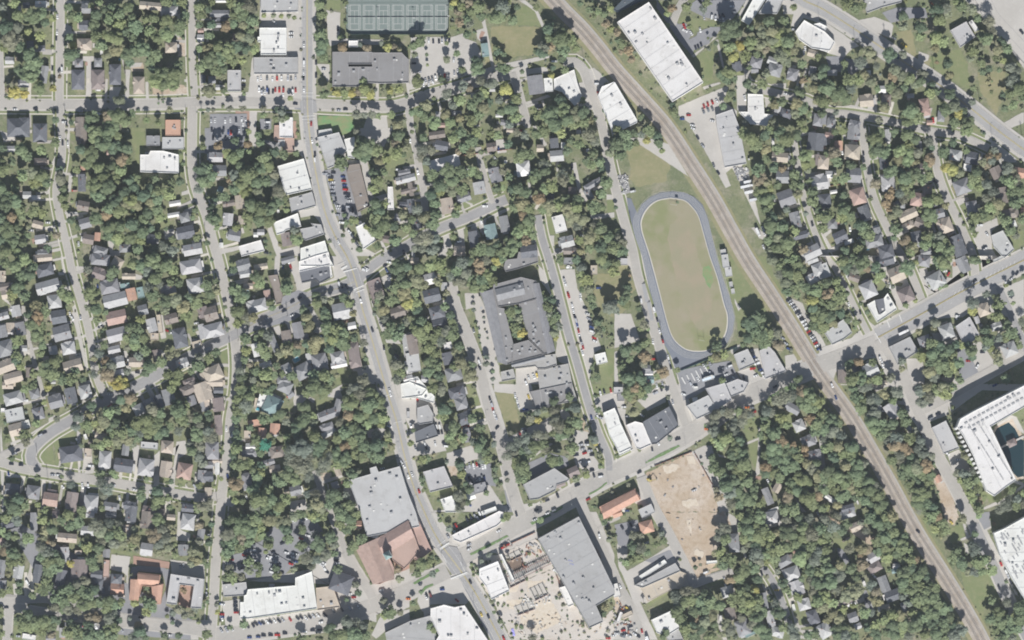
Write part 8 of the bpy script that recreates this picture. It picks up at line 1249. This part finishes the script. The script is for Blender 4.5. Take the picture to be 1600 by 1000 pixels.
# boat-like long trailers and buses
def truck(x, y, ang, L, col, label):
    t = thing('box_truck', label, 'truck', x, y, .5, -math.radians(ang), 'lorries and trailers')
    o = boxes('box', [(L*.72,2.5,1,3.6,-L*.14,0)], M['paint'], t, rgb(*col)); o2 = boxes('cab', [(L*.2,2.3,.6,2.6,L*.36,0),(L*.12,2.1,2.6,2.9,L*.34,0)], M['paint'], t, rgb(*col))
    w = boxes('wheels', [(.9,.3,0,.9,sx*L*.33,sy*1.15) for sx in (-1,1) for sy in (-1,1)], M['rubber'], t)
for a_ in ((1107,591,-18,13,(220,230,236),'long pale bus parked in the striped car park'),(1167,291,-12,13,(226,226,224),'long white trailer at the gravel strip by the railway'),(1168,284,-12,8,(226,226,224),'short white trailer above the long one by the railway'),(1170,300,-14,9,(226,226,224),'white trailer third along the gravel strip'),
           (1177,312,-14,8,(210,212,214),'pale trailer with dark front, fourth along the gravel strip'),(1184,363,65,9,(226,226,224),'white trailer on the lower end of the gravel strip'),(1012,1000,70,8,(226,226,224),'white lorry at the bottom edge of the pale street'),(1412,519,-25,11,(232,230,226),'white bus driving along the wide avenue')):
    truck(*a_)

# ------------------------------------------------------------------ street lamps and power poles
lp = box_mesh('lamp_pole', [(.2,.2,0,8.5)], M['metal']); la = box_mesh('lamp_arm', [(2.4,.12,8.4,8.55,1.2,0)], M['metal']); lh = box_mesh('lamp_head', [(.9,.35,8.25,8.5,2.5,0)], M['white'])
pp = box_mesh('power_pole', [(.32,.32,0,11)], M['bark']); pc = box_mesh('cross_arm', [(2.6,.16,9.6,9.8),(2.2,.16,8.7,8.85)], M['bark'])
for nm, side, step, start in (('main_road', 10, 11, 3), ('avenue', 14, 9, 2), ('wide_avenue', -17, 7, 2), ('northeast_road', 12.5, 9, 4), ('school_street', 10, 9, 3), ('village_street', -13, 9, 4), ('southeast_street', -10, 11, 3)):
    ln = roadlines[nm]; of = offset(ln, side)
    for i in range(start, len(ln)-1, step):
        x, y = of[i]
        if not (0 < x < 1600 and 0 < y < 1000): continue
        dx, dy = ln[i][0]-x, ln[i][1]-y
        t = thing('street_lamp', None, 'street lamp', x, y, .3, math.atan2(-dy, dx), 'street lamps along the main roads')
        link('pole', lp, t); link('arm', la, t); link('lamp_head', lh, t); LAB.add(t, x, y, 'tall street lamp')
for nm, side, step in (('middle_street', 8.5, 12), ('track_street', -9, 11), ('cross_street', -10.5, 12), ('west_street', -7.5, 14), ('lower_street', 9, 12), ('second_north_street', -6.5, 8), ('northeast_road', -16.5, 12), ('east_street', 6.5, 13)):
    ln = roadlines[nm]; of = offset(ln, side)
    for i in range(3, len(ln)-1, step):
        x, y = of[i]
        if not (0 < x < 1600 and 0 < y < 1000): continue
        t = thing('power_pole', None, 'power pole', x, y, 0, rng.uniform(0, 3), 'wooden power poles')
        link('pole', pp, t); link('cross_arm', pc, t); LAB.add(t, x, y, 'wooden power pole')

# ------------------------------------------------------------------ trees
TC = {'g': (112,123,94), 'd': (99,112,90), 'l': (130,140,102), 'q': (131,132,107), 'y': (160,155,98), 'o': (140,127,106), 'b': (122,126,113), 'p': (96,112,80), 'u': (70,124,104)}  # 'b' mostly puts the grey of shaded foliage into the leaf colour
TN = {'g': 'green', 'd': 'shadow-dark', 'l': 'light green', 'q': 'olive', 'y': 'yellow', 'o': 'rusty brown', 'b': 'grey-green', 'p': 'palm', 'u': 'teal green'}
nr = np.random.RandomState(11)
def crown_geo(nleaf, seed, leaf=.115, core=True, sparse=0):
    """unit crown: many leaf-sized faces on a cluster of uneven lumps, with inner lumps added to stop light passing through"""
    R = np.random.RandomState(seed); lumps = []
    nl = R.randint(8, 14)
    for i in range(nl):
        a = 2*math.pi*(i/nl)+R.uniform(-.35,.35); rr = R.uniform(.38,.72)
        lumps.append((rr*math.cos(a), rr*math.sin(a), R.uniform(-.25,.22), R.uniform(.22,.40)))
    for i in range(R.randint(4, 7)):
        a = R.uniform(0, 6.28); rr = R.uniform(0,.38)
        lumps.append((rr*math.cos(a), rr*math.sin(a), R.uniform(.15,.48), R.uniform(.28,.42)))
    lumps = np.array(lumps)
    idx = R.randint(0, len(lumps), nleaf)
    d = R.normal(size=(nleaf, 3)); d[:, 2] = np.abs(d[:, 2])*1.0-.25; d /= np.linalg.norm(d, axis=1)[:, None]
    rad = lumps[idx, 3]*(R.uniform(.72, 1.12, nleaf)+sparse*R.uniform(-.3,.3,nleaf))
    c = lumps[idx, :3]+d*rad[:, None]*np.array([1,1,.85])
    nrm = d*.8+np.array([0,0,.5])+R.normal(scale=.33, size=(nleaf, 3)); nrm /= np.linalg.norm(nrm, axis=1)[:, None]
    t = np.cross(nrm, R.normal(size=(nleaf, 3))); t /= np.linalg.norm(t, axis=1)[:, None]; b = np.cross(nrm, t)
    s = leaf*R.uniform(.6, 1.4, nleaf)[:, None]; s2 = leaf*R.uniform(.5, 1.1, nleaf)[:, None]
    q = np.stack([c-t*s-b*s2*.4, c+t*s*.2-b*s2, c+t*s+b*s2*.4, c-t*s*.2+b*s2], 1).reshape(-1, 3)
    vs = q.tolist(); fs = [(4*i,4*i+1,4*i+2,4*i+3) for i in range(nleaf)]
    if core:
        for (x, y, z, r) in lumps:
            k = len(vs); r *= .86
            ring = []
            for (zz, rr, N) in ((.95,.3,5),(.4,.92,7),(-.45,.85,7)):
                st = len(vs)
                for i in range(N):
                    a = 2*math.pi*i/N+zz; j = R.uniform(.85,1.12); vs.append((x+rr*r*j*math.cos(a), y+rr*r*j*math.sin(a), z+zz*r*.85))
                ring.append((st, N))
            fs.append(tuple(ring[0][0]+i for i in range(5)))
            for i in range(7): fs.append((ring[1][0]+i, ring[1][0]+(i+1)%7, ring[2][0]+(i+1)%7, ring[2][0]+i)[::-1][::-1])
            for i in range(5): fs.append((ring[0][0]+i, ring[1][0]+i, ring[1][0]+(i+1)%7, ring[0][0]+(i+1)%5))
            fs.append((ring[0][0], ring[1][0]+5, ring[1][0]+6, ring[1][0])); fs.append((ring[0][0], ring[1][0]+5, ring[1][0]+5, ring[0][0]+4)[:3])
    return vs, fs
def mk(name, g, m):
    me = bpy.data.meshes.new(name); me.from_pydata(g[0], [], g[1]); me.materials.append(m); me.update(); return me
crownB = [mk('crown', crown_geo(1500, 100+i, .075), M['leaf']) for i in range(9)]
crownM = [mk('crown', crown_geo(700, 200+i, .10), M['leaf']) for i in range(8)]
crownS = [mk('crown', crown_geo(850, 300+i, .075, core=False, sparse=1), M['leaf']) for i in range(4)]
smallG = [tuple(np.array(v, dtype=np.float32) if j == 0 else v for j, v in enumerate(crown_geo(190, 400+i, .17))) for i in range(8)]
def trunk_geo(seed):
    R = random.Random(seed); vs, fs = [], []
    def limb(p, q, r0, r1, N=6):
        p, q = Vector(p), Vector(q); d = (q-p).normalized(); u = d.orthogonal().normalized(); w = d.cross(u); k = len(vs)
        for c, r in ((p, r0), (q, r1)):
            for i in range(N): vs.append(tuple(c+(u*math.cos(6.283*i/N)+w*math.sin(6.283*i/N))*r))
        for i in range(N): fs.append((k+i, k+(i+1)%N, k+N+(i+1)%N, k+N+i))
    limb((0,0,0), (0,0,.12), .075, .05); limb((0,0,.12), (R.uniform(-.03,.03),0,.62), .05, .035)
    for i in range(5):
        a = i*1.26+R.uniform(-.3,.3); limb((0,0,.42+.04*i), (.42*math.cos(a), .42*math.sin(a), .85+R.uniform(-.1,.1)), .028, .01)
    return vs, fs
trunks = [mk('trunk', trunk_geo(i), M['bark']) for i in range(3)]
# palm: curved fronds around a thin trunk
def palm_geo():
    vs, fs = [], []
    for i in range(16):
        a = i*2.399; c, s = math.cos(a), math.sin(a); L = 1.0
        for j in range(5):
            k = len(vs); t0, t1 = j/5, (j+1)/5
            for t, w in ((t0, .16*(1-t0)+.03), (t1, .16*(1-t1)+.02)):
                z = .35*math.sin(t*2.2)-.55*t*t; x = t*L
                vs.append((x*c-w*s, x*s+w*c, z)); vs.append((x*c+w*s, x*s-w*c, z))
            fs.append((k, k+1, k+3, k+2))
    return vs, fs
palm = mk('crown', palm_geo(), M['leaf']); ptr = box_mesh('trunk', [(.35,.35,0,1)], M['bark'])
KIND = {'g': 'broadleaf_tree', 'd': 'shadow_dark_tree', 'l': 'broadleaf_tree', 'q': 'olive_tree', 'y': 'autumn_tree', 'o': 'autumn_tree', 'b': 'grey_leaved_tree', 'p': 'palm_tree', 'u': 'broadleaf_tree'}  # many 'd' crowns stand in for cast shadow by their dark colour
KINDN = {'broadleaf_tree': 'leafy green trees', 'shadow_dark_tree': 'dark shade trees', 'olive_tree': 'olive-toned trees', 'autumn_tree': 'trees in autumn colours', 'grey_leaved_tree': 'grey-green trees', 'palm_tree': 'palm trees'}
T2 = [t for t in T if -15 < t[0] < 1615 and -15 < t[1] < 1015]
T2.sort(key=lambda t: (-t[2]*(1.0 if t[3] != 'd' else .8)))
keep = []; grid = {}
for t in T2:                                     # no crown inside another; dark ones, often traced from cast shadow, give way
    x, y, r, c = t; gx, gy = int(x//24), int(y//24); bad = False
    if c == 'd' and rng.random() < .28: continue
    for i in (-1,0,1):
        for j in (-1,0,1):
            for q in grid.get((gx+i, gy+j), ()):
                if math.hypot(q[0]-x, q[1]-y) < (.62 if c != 'd' else .8)*max(q[2], r*.8): bad = True
    if bad: continue
    t = (x, y, r*(rng.uniform(.80,1.08) if r > 6 else 1), c); keep.append(t); grid.setdefault((gx, gy), []).append(t)
rail_np = np.array(rl)
T2 = []
for t in sorted(keep, key=lambda t: -t[2]):
    ix, iy = int(min(1599,max(0,t[0]))), int(min(999,max(0,t[1])))
    if np.hypot(rail_np[:,0]-t[0], rail_np[:,1]-t[1]).min() < 13+t[2]*.75: continue
    if 1105 < t[0] < 1130 and 800 < t[1] < 880 and t[3] in 'bo' and rng.random() < .5: continue
    if roadocc[iy, ix] and rng.random() < .5: continue
    if houseocc[iy, ix] and rng.random() < .6: continue
    if t[3] in 'gd' and rng.random() < .018: t = (*t[:3], 'o')
    T2.append(t)
cntk = {}
indiv, rest = [], []
big = {}
for t in T2:
    k = KIND[t[3]]; lim = 296
    if cntk.get(k, 0) < lim: cntk[k] = cntk.get(k, 0)+1; indiv.append(t)
    else: rest.append(t)
def tcol(c, k=1.2):
    r, g, b = TC[c]; f = rng.uniform(.82, 1.2); h = rng.uniform(-.09, .09)
    return (lin(r)*f*(1+h)*k, lin(g)*f*k, lin(b)*f*(1-h)*k*.95, 1)
def height(r): return 2.8+r*1.3
for i, (cx, cy, rp, c) in enumerate(indiv):
    r = rp*S*rng.uniform(.86, 1.0); x, y = W(cx, cy); k = KIND[c]
    root = bpy.data.objects.new(k, None); COL.objects.link(root); root.location = (x, y, 0); root.rotation_euler = (0,0,rng.uniform(0, 6.28))
    root['category'] = {'palm_tree': 'palm tree'}.get(k, 'tree') if False else k.replace('_', ' '); root['group'] = KINDN[k]
    if k == 'palm_tree':
        h = rng.uniform(6, 9); link('trunk', ptr, root, (0,0,0), 0, (1,1,h)); link('crown', palm, root, (0,0,h), 0, (r*1.1,r*1.1,r), tcol(c)); desc = 'small palm tree'
    else:
        h = height(r)*rng.uniform(.85, 1.2)
        pool = crownS if (c == 'b' and rng.random() < .5) else (crownB if r > 5.2 else crownM)
        link('crown', rng.choice(pool), root, (0,0,h), 0, (r*1.12, r*rng.uniform(.95,1.15), r*rng.uniform(.7,.95)), tcol(c))
        link('trunk', rng.choice(trunks), root, (0,0,0), 0, (r*1.0, r*1.0, h))
        size = 'broad' if rp >= 14 else 'large' if rp >= 11.5 else 'medium' if rp >= 8.5 else 'small'
        desc = '%s %s tree' % (size, TN[c])
    LAB.add(root, cx, cy, desc)
# the remaining, smaller trees and the undergrowth: one mass each
def mass(name, items, geos, trunk=True):
    V, F, Cc, off = [], [], [], 0
    loops = []; lstart = []; ltot = []; ls = 0
    for (x, y, z, sx, sz, col) in items:
        gv, gf = geos[rng.randrange(len(geos))]
        a = rng.uniform(0, 6.28); ca, sa = math.cos(a), math.sin(a)
        v = np.empty_like(gv); v[:,0] = (gv[:,0]*ca-gv[:,1]*sa)*sx+x; v[:,1] = (gv[:,0]*sa+gv[:,1]*ca)*sx+y; v[:,2] = gv[:,2]*sz+z
        V.append(v); Cc.append(np.tile(np.array(col, dtype=np.float32), (len(v), 1)))
        key = id(gf)
        if key not in _fc: _fc[key] = (np.concatenate([np.array(q) for q in gf]), np.array([len(q) for q in gf]))
        fi, ft = _fc[key]; loops.append(fi+off); ltot.append(ft); off += len(v)
    V = np.concatenate(V); Cc = np.concatenate(Cc); loops = np.concatenate(loops); ltot = np.concatenate(ltot); lstart = np.concatenate([[0], np.cumsum(ltot)[:-1]])
    me = bpy.data.meshes.new(name); me.vertices.add(len(V)); me.vertices.foreach_set('co', V.astype(np.float32).ravel())
    me.loops.add(len(loops)); me.loops.foreach_set('vertex_index', loops.astype(np.int32))
    me.polygons.add(len(ltot)); me.polygons.foreach_set('loop_start', lstart.astype(np.int32))
    try: me.polygons.foreach_set('loop_total', ltot.astype(np.int32))
    except Exception: pass
    me.materials.append(M['leafv'])
    at = me.color_attributes.new('tint', 'FLOAT_COLOR', 'POINT'); at.data.foreach_set('color', Cc.ravel())
    me.update(); me.validate()
    o = bpy.data.objects.new(name, me); COL.objects.link(o); o['kind'] = 'stuff'
    print(name, len(items), 'items', len(me.polygons), 'faces'); return o
_fc = {}
items = []
for (cx, cy, rp, c) in rest:
    r = rp*S*rng.uniform(.86, 1.0); h = height(r)*rng.uniform(.85, 1.2); x, y = W(cx, cy)
    items.append((x, y, h, r*1.12, r*rng.uniform(.7,.95), tcol(c)))
if items: tag(mass('woodland', items, smallG), 'smaller green trees filling the gardens and woods between the bigger crowns')
# garden shrubs wherever the survey shows neither paving, roofs nor crowns
treeocc = np.zeros_like(occ)
def stamp_c(A, x, y, r):
    y0, y1, x0, x1 = max(0,int(y-r)), min(1040,int(y+r)+1), max(0,int(x-r)), min(1640,int(x+r)+1)
    if y1 > y0 and x1 > x0:
        yy, xx = np.mgrid[y0:y1, x0:x1]; A[y0:y1, x0:x1] |= (xx-x)**2+(yy-y)**2 < r*r
for t in T2: stamp_c(treeocc, t[0], t[1], t[2]*.8)
shrub = [tuple(np.array(v, dtype=np.float32) if j == 0 else v for j, v in enumerate(crown_geo(46, 500+i, .30, core=False))) for i in range(6)]
def lowfree(x, y): return 0 <= y < 1000 and 0 <= x < 1600 and not occ[int(y), int(x)]
quiet = [[(1000,260),(1160,560),(1000,560)]]
items = []
tries = 0
while len(items) < 2600 and tries < 60000:
    tries += 1
    x, y = rng.uniform(0, 1600), rng.uniform(0, 1000)
    if not lowfree(x, y) or treeocc[int(y), int(x)]: continue
    if 1380 < x < 1590 and 60 < y < 200 and rng.random() < .8: continue
    if 960 < x < 1230 and 210 < y < 560: continue
    r = rng.choice((1.4,1.6,2.0,2.6,3.4))*rng.uniform(.8,1.2)*S
    X_, Y_ = W(x, y); items.append((X_, Y_, r*.5, r, r*.9, tcol(rng.choice('gggddlqqbb'))))
tag(mass('shrubbery', items, shrub), 'low garden shrubs and bushes between houses and lawns')
LAB.done()
# small adjustments to the names of things that stand alone
seen = {}
for o in bpy.data.objects:
    lb = o.get('label')
    if lb and o.parent is None: seen.setdefault(lb, []).append(o)
for lb, v in seen.items():
    if len(v) > 1:
        for i, o in enumerate(v): o['label'] = lb+(' on the %s side' % ('northern', 'southern', 'western', 'eastern')[i % 4] if i < 4 else '')
print('TREES', len(indiv), len(rest), 'cars', nc)
# ------------------------------------------------------------------ summer haze between the ground and the camera
hv, hf = prism(6200, 6200, -2, CAM_H+30)
hm = bpy.data.materials.new('haze'); hm.use_nodes = True; hn = hm.node_tree.nodes
hn.remove(hn['Principled BSDF']); pv = hn.new('ShaderNodeVolumePrincipled')
pv.inputs['Density'].default_value = 2.6e-5; pv.inputs['Color'].default_value = (.84,.9,1,1); pv.inputs['Anisotropy'].default_value = .2
hm.node_tree.links.new(pv.outputs[0], [x for x in hn if x.type == 'OUTPUT_MATERIAL'][0].inputs['Volume'])
hz = mesh_obj('haze', hv, hf+[(3,2,1,0)], hm); hz['kind'] = 'stuff'
